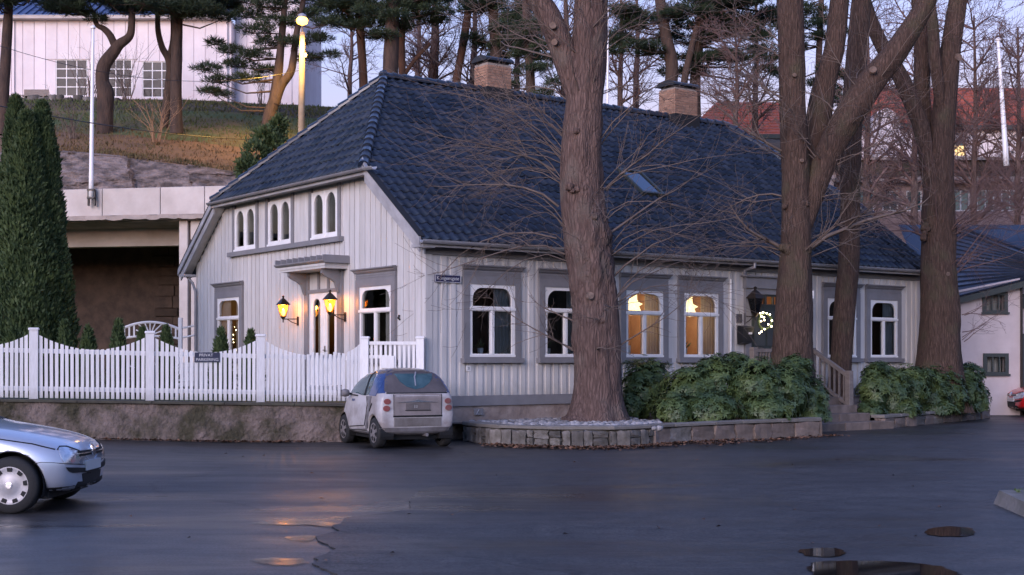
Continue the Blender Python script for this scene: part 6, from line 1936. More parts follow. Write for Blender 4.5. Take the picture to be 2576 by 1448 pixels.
def px_path(pts, Y, base, k=6, rs=1.0):
    """(u, v, half-width px[, dY]) -> (x, y, z, r) relative to base"""
    out = []
    for p in pts:
        y = Y + (p[3] if len(p) > 3 else 0.0)
        q = P(p[0], p[1], y) - base
        out.append((q.x, q.y, q.z, p[2] * y / FPX * rs))
    return catmull(out, k)
def shoot(tw, start, d, length, r0, up=0.5, droop=0.0, sides=4, kids=6, rng=random, curl=0.9, lvl=0, dense=0, rmin=0.004):
    """thin whip that bends, then turns up; side twigs along it"""
    n = 7 if lvl == 0 else 4
    pts = [Vector(start)]; d = Vector(d).normalized()
    wob = Vector((rng.gauss(0, 1), rng.gauss(0, 1), rng.gauss(0, .6))) * 0.17
    for i in range(n):
        t = i / n
        pts.append(pts[-1] + d * (length / n))
        d = (d + Vector((0, 0, (-droop * (1 - t) + up * t) * 0.34)) + wob * 0.5 + Vector((rng.gauss(0, .11), rng.gauss(0, .11), rng.gauss(0, .11)))).normalized()
    rad = [max(r0 * (1 - i / (n + 0.3)) ** 0.85, rmin * .88) for i in range(n + 1)]
    tw.tube(pts, rad, sides if lvl == 0 else 3, cap=False)
    if lvl < 2:
        for k in range(kids):
            t = rng.uniform(0.18, 0.96); i = min(int(t * n), n - 1)
            p = pts[i].lerp(pts[i + 1], t * n - i)
            dd = (pts[i + 1] - pts[i]).normalized()
            s = dd.orthogonal().normalized(); s = (Matrix.Rotation(rng.uniform(0, 6.28), 3, dd) @ s)
            shoot(tw, p, dd * 0.75 + s * rng.uniform(.5, .85), length * (rng.uniform(.18, .62) if lvl == 0 else rng.uniform(.2, .5)) * (1.15 - t * .6), max(rad[i] * 0.55, rmin), up * 0.9, 0.0, 3, (2 if rng.random() < .5 else 0) if dense == 0 else (dense if lvl == 0 else 0), rng, lvl=lvl + 1, dense=dense, rmin=rmin)

rt = random.Random(11)
def deciduous(label, base, stems, shoots, bark, twm, cuts=(), burrs=(), seg=28, flare=0.35, burl=0.0, seed=1.0, zone=None, group='bare street trees before the house'):
    t = thing('bare_tree', label, 'tree', base, 0, group)
    mb = MB()
    for i, s in enumerate(stems):
        bark_tube(mb, s, seg if i == 0 else 20, 0.075, flare if i == 0 else 0.0, seed + i * 7, burl if i == 0 else burl * .4, zone if i == 0 else None)
    for (p, r_) in burrs:
        me_ = stone_blob(r_ * 1.25, r_, r_ * 1.25, rt.uniform(0, 99), 1, 0.75)
        mb.add([v.co + Vector(p) for v in me_.vertices], [tuple(q.vertices) for q in me_.polygons])
    mb.build('trunk', bark, t, smooth=True)
    tw = MB()
    for (p, d, ln, r0, up, droop, kids) in shoots:
        shoot(tw, p, d, ln, r0, up, droop, 4, kids, rt)
    tw.build('crown', twm, t, smooth=True, fix=False)
    for (p, n_, r) in cuts:
        c = MB(); nn = Vector(n_).normalized()
        c.tube([Vector(p), Vector(p) + nn * 0.05], [r, r * .9], 12)
        c.build('branch_scar', M_cut, t)
    return t

# T1, the massive trunk in the middle
Y1 = 28.9
b1 = P(1502, 1062, Y1); b1.z = PZ - 0.05
main1 = px_path([(1502, 1062, 84), (1503, 1040, 76), (1503, 960, 66), (1500, 860, 68), (1497, 764, 66), (1480, 650, 65), (1467, 500, 63), (1462, 400, 61), (1470, 260, 54), (1480, 133, 50), (1487, 0, 47), (1492, -160, 43), (1500, -340, 34)], Y1, b1, 12, 0.86)
limb1 = px_path([(1468, 300, 34), (1450, 210, 40), (1420, 133, 38), (1382, 44, 34), (1350, -5, 32), (1290, -95, 28), (1240, -220, 22)], Y1, b1, 6, 0.86)
sh = []
def add_shoots(lst, base, Y, anchors, n, lnr, side, upr=(0.3, 0.9), droop=(0, .6), r=(.012, .026), kids=(8, 14)):
    for _ in range(n):
        (u, v, hw_) = rt.choice(anchors)
        az = rt.uniform(0, 6.28)
        if side == 'l': az = rt.gauss(math.pi, .65)
        if side == 'r': az = rt.gauss(0, .65)
        hd = Vector((math.cos(az), math.sin(az) * 0.75, 0))
        rr = hw_ * Y / FPX * 0.85
        p = P(u, v + rt.uniform(-18, 18), Y) - base + hd * rr
        el = rt.uniform(*upr)
        lst.append((p, hd + Vector((0, 0, el)), rt.uniform(*lnr), rt.uniform(*r), rt.uniform(.3, 1.0), rt.uniform(*droop), rt.randint(*kids)))
add_shoots(sh, b1, Y1, [(1462, 400, 61), (1467, 470, 62), (1470, 560, 63), (1480, 650, 60)], 22, (1.8, 4.4), 'l', (.3, 1.5), (.4, 1.6), (.007, .016))
add_shoots(sh, b1, Y1, [(1467, 470, 62), (1470, 560, 63), (1480, 640, 62), (1497, 764, 60)], 19, (1.8, 4.1), 'r', (.3, 1.5), (.4, 1.5), (.007, .016))
add_shoots(sh, b1, Y1, [(1470, 240, 52), (1480, 133, 50), (1487, 40, 46), (1465, 350, 55)], 34, (1.8, 3.8), '', (.3, 1.4), (.2, 1.0), (.008, .019))
add_shoots(sh, b1, Y1, [(1500, 880, 60), (1500, 800, 60)], 7, (1.0, 2.4), '', (.1, .7), (0, .4))
add_shoots(sh, b1, Y1, [(1420, 133, 36), (1350, 0, 30), (1487, -60, 44)], 26, (1.6, 3.4), '', (.2, 1.0), (0, .2))
# a few heavier up-curving boughs
for (u, v, dx, dz, ln, r) in ((1405, 520, -1, .55, 3.0, .05), (1530, 590, 1, .5, 3.4, .05), (1395, 430, -1, .35, 3.2, .045), (1540, 700, 1, .8, 2.6, .04), (1525, 480, 1, .95, 2.8, .045), (1420, 640, -1, .2, 3.3, .04), (1400, 600, -1, .02, 3.8, .034), (1545, 880, 1, .5, 2.4, .03)):
    sh.append((P(u, v, Y1) - b1, Vector((dx, rt.uniform(-.5, .3), dz + .2)), ln, r * .62, .7, .4, 12))
burrs1 = []
for _ in range(0):
    v_ = rt.gauss(640, 55); u_ = 1472 + rt.gauss(42, 16) - (v_ - 640) * .02
    k_ = (u_ - 1475) / 66
    if abs(k_) > .98: continue
    burrs1.append((P(u_, v_, Y1 - 0.56 * math.sqrt(1 - k_ * k_)) - b1, rt.uniform(.10, .24)))
for (u_, v_) in ((1440, 480), (1452, 476), (1432, 470), (1470, 474), (1495, 545), (1485, 540), (1505, 800), (1515, 805), (1450, 330), (1478, 690)):
    burrs1.append((P(u_, v_, Y1 - 0.44) - b1, rt.uniform(.09, .15)))
cuts1 = [(P(1392, 66, Y1 - 0.30) - b1, (-.2, -1, 0.1), .085), (P(1396, 107, Y1 - 0.31) - b1, (-.3, -1, -.1), .075), (P(1484, 746, Y1 - 0.50) - b1, (0.1, -1, 0.35), .09)]
deciduous('massive bare tree with knobbly trunk standing in the cobbled bed', b1, [main1, limb1], sh, M_bark, M_twig, cuts1, burrs1, 56, 0.40, 0.14, 2.0, (EYE + (YHU - 640) * Y1 / FPX - b1.z, 0.75, R(-52), 0.22))

# T2, second tree, right of the door
Y2 = 31.6
b2 = P(1995, 940, Y2); b2.z = PZ - 0.05
zb2 = YHU + (EYE - b2.z) * FPX / Y2
main2 = px_path([(1996, zb2, 66), (1995, 980, 58), (1993, 880, 51), (1997, 750, 45), (2003, 640, 38), (2005, 560, 35), (2003, 500, 35), (2000, 383, 35), (1994, 250, 33), (1991, 127, 32), (1988, 0, 32), (1984, -160, 28), (1976, -300, 20)], Y2, b2, 7)
limb2 = px_path([(2022, 580, 22), (2048, 490, 30), (2078, 400, 38), (2130, 300, 43), (2190, 210, 40), (2255, 128, 35), (2312, 40, 30), (2345, -30, 28), (2400, -160, 22)], Y2, b2, 6, 0.84)
limb2b = px_path([(2040, 470, 18, .5), (2056, 330, 30, .6), (2073, 220, 28, .7), (2100, 120, 25, .7), (2112, 0, 24, .8), (2122, -140, 20, .8)], Y2, b2, 6)
sh = []
add_shoots(sh, b2, Y2, [(2003, 632, 40), (2003, 620, 40), (2003, 510, 36)], 14, (1.6, 3.4), '', (.1, .9), (0, .7))
add_shoots(sh, b2, Y2, [(2000, 383, 35), (1994, 250, 33), (1991, 127, 32)], 14, (1.4, 2.8), 'l', (.0, .8), (0, .6))
add_shoots(sh, b2, Y2, [(2078, 400, 38), (2130, 300, 43), (2190, 210, 40), (2255, 128, 35)], 20, (1.4, 3.0), '', (.2, 1.1), (0, .4))
for (u, v, dx, dz, ln, r) in ((1972, 628, -1, .55, 1.9, .06), (2040, 625, 1, .75, 3.2, .06), (1965, 380, -1, .5, 2.6, .035)):
    sh.append((P(u, v, Y2) - b2, Vector((dx, -.25, dz)), ln, r, 1.6, .3, 12))
burrs2 = [(P(2003 + rt.uniform(-34, 34), 632 + rt.uniform(-10, 8), Y2 - .22) - b2, rt.uniform(.10, .2)) for _ in range(14)] + [(P(2003 + rt.uniform(-30, 30), 515 + rt.uniform(-8, 8), Y2 - .22) - b2, rt.uniform(.08, .16)) for _ in range(8)]
cuts2 = [(P(1998, 190, Y2 - .34) - b2, (0, -1, 0), .05), (P(2196, 118 + 60, Y2 - .4) - b2, (-.2, -1, .3), .09), (P(2016, 405, Y2 - .34) - b2, (0.2, -1, 0), .05)]
deciduous('forked bare tree with ringed trunk rising from the bush left of the steps', b2, [main2, limb2, limb2b], sh, M_bark2, M_twig, cuts2, burrs2, 28, 0.25, 0.05, 5.0)
tagw = MB().box(-0.04, 0.04, -0.012, 0.012, -0.09, 0.09).build('tree_tag', M_white)
tag(tagw, 'small white tag on the trunk beside the porch lantern', 'tag'); tagw.location = P(2043, 742, Y2 - 0.02)

# T3, slim straight tree next to the steps
l3 = hw(12.3, -0.80)
Y3 = l3.y
b3 = Vector((l3.x, Y3, 0.25))
zb3 = YHU + (EYE - 0.25) * FPX / Y3
main3 = px_path([(2112, zb3, 34), (2114, 930, 27), (2124, 795, 26), (2136, 640, 26), (2139, 500, 25), (2143, 320, 26), (2154, 160, 26), (2168, 0, 24), (2180, -160, 20), (2190, -300, 14)], Y3, b3, 7)
sh = []
add_shoots(sh, b3, Y3, [(2136, 620, 26), (2139, 480, 25), (2143, 320, 25), (2154, 160, 24), (2168, 20, 24)], 18, (1.2, 2.6), '', (.2, 1.2), (0, .3), (.008, .018), (4, 8))
deciduous('slim straight bare tree next to the wooden stair railing', b3, [main3], sh, M_bark2, M_twig, (), (), 22, 0.2, 0.0, 9.0)

# T4, the right-hand tree with several stems
Y4 = 37.3
b4 = P(2363, 1000, Y4); b4.z = 0.25
zb4 = YHU + (EYE - 0.25) * FPX / Y4
main4 = px_path([(2363, zb4, 72), (2363, 940, 60), (2364, 860, 52), (2364, 780, 49), (2362, 680, 43), (2362, 590, 41), (2360, 540, 40), (2362, 470, 36), (2368, 383, 31), (2378, 255, 27), (2392, 128, 25), (2410, 0, 21), (2425, -160, 17)], Y4, b4, 7)
l4a = px_path([(2352, 540, 22), (2338, 430, 22), (2320, 330, 21), (2299, 272, 21), (2263, 191, 20), (2214, 106, 18), (2180, 21, 17), (2150, -90, 14)], Y4, b4, 6)
l4b = px_path([(2352, 500, 20, .3), (2338, 390, 21, .4), (2320, 255, 20, .5), (2319, 128, 20, .5), (2312, 20, 18, .5), (2306, -120, 15, .5)], Y4, b4, 6)
l4c = px_path([(2377, 330, 11, 0), (2368, 270, 14, -.1), (2352, 150, 15, -.3), (2346, 60, 14, -.3), (2330, -60, 13, -.3)], Y4, b4, 6)
sh = []
add_shoots(sh, b4, Y4, [(2362, 600, 44), (2362, 580, 44), (2364, 680, 44)], 34, (1.8, 3.8), 'r', (.25, 1.5), (0, .3), (.010, .020), (8, 14))
add_shoots(sh, b4, Y4, [(2345, 570, 40), (2362, 590, 42), (2338, 430, 22)], 22, (1.6, 3.4), 'l', (.25, 1.5), (0, .3), (.010, .020), (7, 12))
add_shoots(sh, b4, Y4, [(2368, 383, 31), (2378, 255, 27), (2392, 128, 25), (2410, 0, 21)], 26, (1.6, 3.2), 'r', (.2, 1.3), (0, .2), (.009, .018), (8, 13))
add_shoots(sh, b4, Y4, [(2299, 272, 21), (2214, 106, 18), (2319, 128, 20)], 16, (1.2, 2.6), '', (.3, 1.3), (0, .1), (.009, .016), (6, 11))
add_shoots(sh, b4, Y4, [(2390, 850, 40), (2400, 780, 30)], 7, (1.0, 1.9), 'r', (.1, .8), (0, .3), (.008, .014), (4, 7))
burrs4 = [(P(2362 + rt.uniform(-40, 40), 590 + rt.uniform(-22, 22), Y4 - .28) - b4, rt.uniform(.08, .16)) for _ in range(26)]
cuts4 = [(P(2410, 145, Y4 - .25) - b4, (.15, -1, 0), .11), (P(2384, 690, Y4 - .46) - b4, (0, -1, 0), .06)]
t4 = deciduous('multi-stemmed bare tree with white tag before the white plastered building', b4, [main4, l4a, l4b, l4c], sh, M_bark2, M_twig2, cuts4, burrs4, 28, 0.3, 0.06, 13.0)
tg2 = MB().box(-0.055, 0.055, -0.012, 0.012, -0.09, 0.09).build('tree_tag', M_white)
tag(tg2, 'small white tag nailed on the right-hand tree trunk', 'tag'); tg2.location = P(2393, 750, Y4 - 0.44)

# ------------------------------------------------------------- evergreens in the garden
def thuja(label, base, h, r, n, name='thuja_tree', group=None, tip=1.0):
    t = thing(name, label, 'tree' if h > 2 else 'shrub', base, 0, group)
    tt = RNG.uniform(0, 1, n) ** 0.85
    z = tt * h
    prof_ = np.where(tt < 0.12, 0.8 + tt * 1.6, 1.0) * ((1 - tt) ** 0.60 if h > 3 else np.clip((1 - tt) * (1.5 if tip == 1 else 1.4), 0, 1) ** 0.75)
    a = RNG.uniform(0, 6.2832, n)
    lump = np.array([1 + 0.22 * noise.noise(Vector((math.cos(x) * 1.6, math.sin(x) * 1.6, zz * 1.3 / max(r, .3)))) for x, zz in zip(a, z)])
    rr = r * prof_ * lump * RNG.uniform(.82, 1.03, n)
    C = np.stack([rr * np.cos(a), rr * np.sin(a), z], 1)
    D = np.stack([np.cos(a) * .55, np.sin(a) * .55, np.ones(n)], 1) + RNG.normal(0, .28, (n, 3))
    Nn = np.stack([np.cos(a), np.sin(a), np.zeros(n)], 1) + RNG.normal(0, .6, (n, 3))
    sz = 0.115 if h > 3 else 0.085
    blades('foliage', C, D, Nn, RNG.uniform(sz * .8, sz * 1.7, n), RNG.uniform(sz * .35, sz * .6, n), M_thuja, t, 0.1)
    core = MB(); pr = []
    for k in range(9):
        q = k / 8
        pf = (0.8 + q * 1.6 if q < .12 else 1.0) * ((1 - q) ** .60 if h > 3 else min(1, max(0, (1 - q) * (1.5 if tip == 1 else 1.4))) ** .75)
        pr.append((max(0.01, r * pf * 0.80), q * h * 0.97))
    core.lathe(pr, (0, 0, 0), 14).build('inner_foliage', M_thuja, t, smooth=True)
    MB().tube([(0, 0, -0.05), (0, 0, h * .3)], [max(.03, r * .12), max(.02, r * .08)], 6).build('trunk', M_bark2, t)
    return t
def g_at(u, Y):
    X = (u - CXU) / FPX * Y
    return Vector((X, Y, wall_zt(X) - 0.06))
def topv(u, v, Y):
    return P(u, v, Y).z - g_at(u, Y).z
for (lab, u, v, Y, wpx) in (('tall dark thuja column at left edge, leftmost and slimmest of the clump', 40, 250, 33.5, 62), ('tall dark thuja column in middle of the left clump', 66, 288, 32.2, 82), ('tall dark thuja column on right side of the left clump', 106, 264, 32.6, 72)):
    thuja(lab, g_at(u, Y), topv(u, v, Y), wpx * Y / FPX * 1.2, 28000, group='tall thuja columns behind the fence')
small = [(32, 832, 29.2), (97, 830, 29.0), (162, 812, 29.1), (222, 826, 29.2), (298, 810, 29.4), (358, 830, 29.6), (418, 826, 29.8), (556, 832, 30.2), (632, 836, 30.4)]
sl_lab = ['young thuja behind fence end at the far left', 'young thuja behind the leftmost fence post', 'young thuja at the right foot of the tall thuja clump', 'young thuja in the middle of the second fence bay', 'tallest young thuja left of the arched garden gate', 'young thuja in front of left half of arched gate', 'young thuja in front of right half of arched gate', 'round young thuja below the left gable window', 'young thuja right of the left gable window behind a fence post']
for (u, v, Y), lab in zip(small, sl_lab):
    hh = topv(u, v, Y)
    thuja(lab, g_at(u, Y), hh, (0.27 if u > 500 else 0.24), 1600, 'young_thuja', 'young thujas behind the picket fence', 0 if u > 500 else 1)
# ------------------------------------------------------------- arched garden gate left of the house
ag = thing('arched_gate', 'white garden gate with arched sunburst top beside the gable', 'gate', P(306, 905, 39.0) * 1.0, 0)
agb = P(306, 905, 39.0); agb.z = wall_zt(-9) - 0.06
ag.location = agb
aw = (449 - 306) * 39.0 / FPX
zt_ = lambda v: P(0, v, 39.0).z - agb.z
def arc(x0, x1, z0, zm, n=14):
    return [(x0 + (x1 - x0) * k / n, z0 + (zm - z0) * (1 - (2 * k / n - 1) ** 2)) for k in range(n + 1)]
za, zc = zt_(828), zt_(811)
ap = arc(0, aw, za, zc)
MB().tube([(x, 0, z) for x, z in ap], 0.04, 6).build('arched_rail', M_fence, ag)
zl0, zl1 = zt_(852), zt_(846)
lp = arc(0, aw, zl0, zl1)
MB().tube([(x, 0, z) for x, z in lp], 0.035, 6).build('lower_rail', M_fence, ag)
for x in (0.08, 0.22, 0.36, aw - 0.36, aw - 0.22, aw - 0.08):
    q = 1 - (2 * x / aw - 1) ** 2
    MB().box(x - 0.022, x + 0.022, -0.015, 0.015, zl0 + (zl1 - zl0) * q, za + (zc - za) * q).build('baluster', M_fence, ag)
for k in range(7):
    a = R(22 + 136 * k / 6)
    x0, z0 = aw / 2, zl1 + 0.01
    L_ = 0.1
    while True:
        x = x0 + math.cos(a) * L_; z = z0 + math.sin(a) * L_
        if z > za + (zc - za) * (1 - (2 * x / aw - 1) ** 2) - 0.02 or abs(x - x0) > aw / 2 - 0.42: break
        L_ += 0.02
    MB().tube([(x0 + math.cos(a) * .12, 0, z0 + math.sin(a) * .12), (x0 + math.cos(a) * L_, 0, z0 + math.sin(a) * L_)], 0.02, 5).build('sun_ray', M_fence, ag)
for k in range(5):
    MB().box(0.02, aw - 0.02, -0.012, 0.012, 0.06 + k * 0.14, 0.19 + k * 0.14).build('board', M_fence, ag)
MB().cbox(aw + 0.0, aw + 0.11, -0.05, 0.05, 0, zt_(800), 0.006).build('post', M_fence, ag)
MB().cbox(-0.1, -0.02, -0.05, 0.05, 0, zt_(822), 0.006).build('post', M_fence, ag)
x2 = (500 - 306) * 39.0 / FPX
MB().tube([(aw + 0.1, 0, zt_(826)), (aw + 0.35, 0.02, zt_(822)), (x2, 0.05, zt_(816))], 0.03, 6).build('arched_rail', M_fence, ag)
MB().tube([(aw + 0.1, 0, zt_(850)), (aw + 0.35, 0.02, zt_(846)), (x2, 0.05, zt_(841))], 0.03, 6).build('lower_rail', M_fence, ag)
for k in range(5):
    MB().box(aw + 0.12, x2, -0.012, 0.012, 0.06 + k * 0.14, 0.19 + k * 0.14).build('board', M_fence, ag)

# ------------------------------------------------------------- concrete road deck behind the garden
VA, VB = P(-620, 905, 50.3), P(700, 905, 46.6)
vd = (VB - VA).xy.normalized(); va = math.atan2(vd.y, vd.x); VL = (VB - VA).xy.length
via = thing('road_viaduct', 'concrete road deck with pale parapet behind the garden', 'viaduct', (VA.x, VA.y, 0), va)
def vs_(u):   # distance along the deck for a column
    k = (u - CXU) / FPX
    t = (k * VA.y - VA.x) / (vd.x - k * vd.y)
    return t
ZB = 6.64; ZT = 7.62
edges = [0.0, vs_(-440), vs_(-250), vs_(-70), vs_(110), vs_(261), vs_(407), vs_(518), vs_(640), VL]
for a, b in zip(edges, edges[1:]):
    MB().cbox(a + 0.012, b - 0.012, -0.12, 0.12, ZB + 0.13, ZT + 0.10 * 1.0, 0.015).build('parapet_panel', M_conc, via)
# chipped lower ledge
m = MB(); n = 150
for i in range(n + 1):
    s = VL * i / n
    dz = 0.05 * noise.noise(Vector((s * 2.1, 0, 0))) + 0.035 * noise.noise(Vector((s * 6.0, 2, 0)))
    m.v += [(s, -0.2 - dz * .6, ZB + 0.12 + dz * .5), (s, -0.2 - dz, ZB - 0.03 + dz), (s, 0.3, ZB - 0.03), (s, 0.3, ZB + 0.12)]
for i in range(n):
    for k in range(4):
        k2 = (k + 1) % 4
        m.f.append((i * 4 + k, (i + 1) * 4 + k, (i + 1) * 4 + k2, i * 4 + k2))
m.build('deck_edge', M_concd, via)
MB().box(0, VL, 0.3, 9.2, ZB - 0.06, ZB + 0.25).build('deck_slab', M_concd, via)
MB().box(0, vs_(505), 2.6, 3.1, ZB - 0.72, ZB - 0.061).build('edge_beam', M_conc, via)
for u0, u1, m_ in ((444, 466, M_conc), (474, 500, M_conc)):
    a, b = vs_(u0), vs_(u1)
    MB().cbox(a, b, 0.2, 0.75, 0.6, ZB - 0.061, 0.02).build('pillar', m_, via)
MB().add([(vs_(470), 0.3, ZB - 0.061), (vs_(520), 0.3, ZB - 0.061), (vs_(520), 0.7, ZB - 0.061), (vs_(470), 0.7, ZB - 0.061), (vs_(470), 0.3, ZB - 0.7), (vs_(500), 0.3, ZB - 0.7), (vs_(500), 0.7, ZB - 0.7), (vs_(470), 0.7, ZB - 0.7)], [(0, 1, 2, 3), (7, 6, 5, 4), (0, 4, 5, 1), (1, 5, 6, 2), (2, 6, 7, 3), (3, 7, 4, 0)]).build('haunch', M_concd, via)
MB().box(vs_(466), vs_(474), 0.5, 0.6, 0.6, ZB - 0.1).build('pillar_gap_shade', M_black, via)  # black strip put in for the shade in the gap between the pillars
MB().box(vs_(500), VL, 0.2, 0.6, 0.6, ZB - 0.07).build('abutment', M_concd, via)
# rough stone wall far under the deck, block by block
M_pit = mat('shade_dark_stone', (0.085, 0.06, 0.048), 0.95, (0.045, 0.033, 0.028), 2.0, 6, rnd=0.3, bump=0.6, bscale=8)  # stone colour darkened to stand for the shade under the deck
back_y = 8.5
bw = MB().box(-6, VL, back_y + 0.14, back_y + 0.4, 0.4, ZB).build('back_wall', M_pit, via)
rb = random.Random(5)
z = 0.6; row = 0
while z < ZB - 0.5:
    h_ = rb.uniform(0.34, 0.5)
    s = vs_(110) + rb.uniform(0, .4)
    while s < vs_(470):
        w_ = rb.uniform(.5, 1.2)
        MB().cbox(s + .02, min(s + w_, vs_(472)) - .02, back_y + rb.uniform(-.06, .03), back_y + 0.135, z + .02, z + h_ - .02, 0.02).build('stone_block', M_pit, bw)
        s += w_
    z += h_
# flagpole on the parapet
def flagpole(label, foot, top, r0, r1, bracket=False):
    t = thing('flagpole', label, 'flagpole', foot)
    d = Vector(top) - Vector(foot)
    n = 8
    MB().tube([d * (k / n) for k in range(n + 1)], [r0 + (r1 - r0) * k / n for k in range(n + 1)], 12).build('pole', M_pole, t, smooth=True)
    MB().lathe([(r1 * .6, 0), (r1 * 1.8, .04), (r1 * 1.8, .1), (0.005, .16)], tuple(d), 10).build('finial', M_pole, t, smooth=True)
    if bracket:
        for k in (0.02, 0.30):
            MB().box(-0.12, 0.12, -0.10, 0.16, k - 0.03, k + 0.03).build('bracket', M_black, t)
        MB().box(-0.13, -0.09, 0.0, 0.16, -0.25, 0.33).build('bracket_leg', M_black, t)
        MB().box(0.09, 0.13, 0.0, 0.16, -0.25, 0.33).build('bracket_leg', M_black, t)
flagpole('white flagpole bracketed to the pale parapet', P(229, 500, 47.45), P(234, 75, 47.45), 0.085, 0.05, True)

# ------------------------------------------------------------- hillside
ctrl_u = [-500, -200, 0, 160, 300, 450, 560, 640, 760, 860, 950, 1200, 1500, 1800, 2100]
crest_v = [250, 250, 249, 249, 251, 252, 256, 262, 266, 272, 278, 300, 330, 345, 360]
rock_v = [395, 392, 388, 384, 396, 414, 432, 440, 440, 440, 440, 440, 440, 440, 440]
rows_ = []
def lerp_list(u, L_):
    for i in range(len(ctrl_u) - 1):
        if u <= ctrl_u[i + 1]:
            t = (u - ctrl_u[i]) / (ctrl_u[i + 1] - ctrl_u[i])
            return L_[i] * (1 - t) + L_[i + 1] * t
    return L_[-1]
us = list(range(-500, 2101, 20))
def hill_rows(u):
    cv = lerp_list(u, crest_v); rv_ = lerp_list(u, rock_v)
    return [(None, 52.0, 7.0), (None, 53.4, 7.05), (rv_ + 55, 53.8, None), (rv_ + 25, 54.1, None), (rv_, 54.5, None), (rv_ - 14, 56.0, None), (rv_ * .62 + cv * .38, 59.5, None), (rv_ * .38 + cv * .62, 63.0, None), (cv + 28, 67.0, None), (cv + 10, 69.5, None), (cv + 1, 71.0, None), (cv - 1, 72.5, None), (cv + 6, 84.0, None), (cv + 14, 140.0, None)]
HV = []
for u in us:
    for j, (v, Y, z) in enumerate(hill_rows(u)):
        jn = noise.noise(Vector((u * .013, j * 1.7, 0)))
        p = P(u, v if v is not None else 700, Y)
        if z is not None: p.z = z
        if 2 <= j <= 10: p.y += jn * 0.5; p.z += jn * (.18 if j > 4 else 0.08)
        HV.append(tuple(p))
nr_ = len(hill_rows(0))
def hill_part(name, j0, j1, m):
    mb = MB(); mb.v = HV
    idx = {}; V2 = []; F2 = []
    for i in range(len(us) - 1):
        for j in range(j0, j1):
            q = (i * nr_ + j, (i + 1) * nr_ + j, (i + 1) * nr_ + j + 1, i * nr_ + j + 1)
            F2.append(tuple(idx.setdefault(k, len(idx)) for k in q))
    inv = sorted(idx, key=idx.get)
    me = bpy.data.meshes.new(name); me.from_pydata([HV[k] for k in inv], [], F2); me.update()
    o = link(name, me, m, None, smooth=True); o['kind'] = 'structure'
    return o
hill_part('upper_road', 0, 1, M_asph)
rk_v = []; rk_f = []
rus = [x * 6 for x in range(-70, 190)]
NRK = 22
for u in rus:
    rv_ = lerp_list(u, rock_v)
    for j in range(NRK):
        t = j / (NRK - 1)
        if t < .0001: p = P(u, 700, 53.0); p.z = 7.05
        else: p = P(u, 480 + (rv_ - 4 - 480) * t, 53.4 + 1.2 * t)
        q = Vector((p.x * .55, p.z * 1.5, 0))
        c_ = noise.cell(Vector((p.x * .45 + p.z * .2, p.z * 1.1, 2))) * .35
        d_ = noise.noise(q) * .35 + noise.noise(q * 3.1) * .16 + c_
        p.y -= d_ * (1 if 0 < t < 1 else .2)
        rk_v.append(tuple(p))
for i in range(len(rus) - 1):
    for j in range(NRK - 1):
        rk_f.append((i * NRK + j, (i + 1) * NRK + j, (i + 1) * NRK + j + 1, i * NRK + j + 1))
me = bpy.data.meshes.new('rock_face'); me.from_pydata(rk_v, [], rk_f); me.update()
link('rock_face', me, M_rock)['kind'] = 'structure'
hill_part('rock_backing', 1, 4, M_rock)
hill_part('heath_slope', 4, 6, M_heath)
hill_part('grass_slope', 6, 8, M_grass)
hill_part('hill_bank', 8, 13, M_earth)
# rough grass and heath tufts on the slope
n = 14000
C = np.zeros((n, 3))
for i in range(n):
    u = random.uniform(60, 900); k = random.uniform(0, 1)
    rws = hill_rows(u)
    j = 4 + int(k * 6); t = k * 6 - int(k * 6)
    a, b = rws[j], rws[j + 1]
    C[i] = P(u, a[0] + (b[0] - a[0]) * t, a[1] + (b[1] - a[1]) * t)
    C[i, 2] -= 0.05
D = np.stack([RNG.normal(0, .4, n), RNG.normal(0, .4, n), np.ones(n)], 1)
lowm = C[:, 1] < 61.0
for sel, m_, nm, lab in ((lowm, mat('dry_heath_blade', (0.16, 0.088, 0.042), 0.9, (0.085, 0.075, 0.03), .35), 'heath_tufts', 'brown heath and dry stalks on the slope above the rock'), (~lowm, mat('grass_blade', (0.066, 0.098, 0.028), 0.9, (0.10, 0.092, 0.036), .5), 'grass_tufts', 'rough winter grass on the upper slope')):
    k = int(sel.sum())
    o = blades(nm, C[sel], D[sel], RNG.normal(0, 1, (k, 3)), RNG.uniform(.08, .26, k), RNG.uniform(.03, .07, k), m_)
    tag(o, lab, 'grass', kind='stuff')

# ------------------------------------------------------------- white hall on the hill
HY = 73.5
hall = thing('white_hall', 'long white boarded hall with blue roof on top of the hill', 'building', P(-200, 262, HY))
hb0 = P(-200, 262, HY)
def hx(u, Y=HY): return (u - CXU) * Y / FPX - hb0.x
def hz(v, Y=HY): return EYE + (YHU - v) * Y / FPX - hb0.z
ztop = hz(52)
wins = [(140, 220, 150, 243), (270, 332, 150, 245), (358, 432, 155, 246)]
wr_ = [(hx(a), hx(b), hz(d), hz(c)) for a, b, c, d in wins]
M_hpane = mat('hall_glass', (0.02, 0.017, 0.017), 0.05, (0.05, 0.04, 0.04), 0.5, spec=0.18)
hw_ = MB().plate(rect(hx(-200), hx(575), -1.5, ztop), [rect(*w) for w in wr_], 0.0, 0.15).build('front_wall', M_hall, hall)
bx0 = hx(-200)
while bx0 < hx(575) - 0.1:
    b1_ = min(bx0 + 0.62, hx(575))
    for (p, q) in cut_spans(bx0, b1_, -1.2, ztop - 0.02, wr_):
        MB().box(bx0 + 0.02, b1_ - 0.02, -0.04, -0.001, p, q).build('wall_board', M_hall, hw_, fix=False)
    bx0 += 0.62
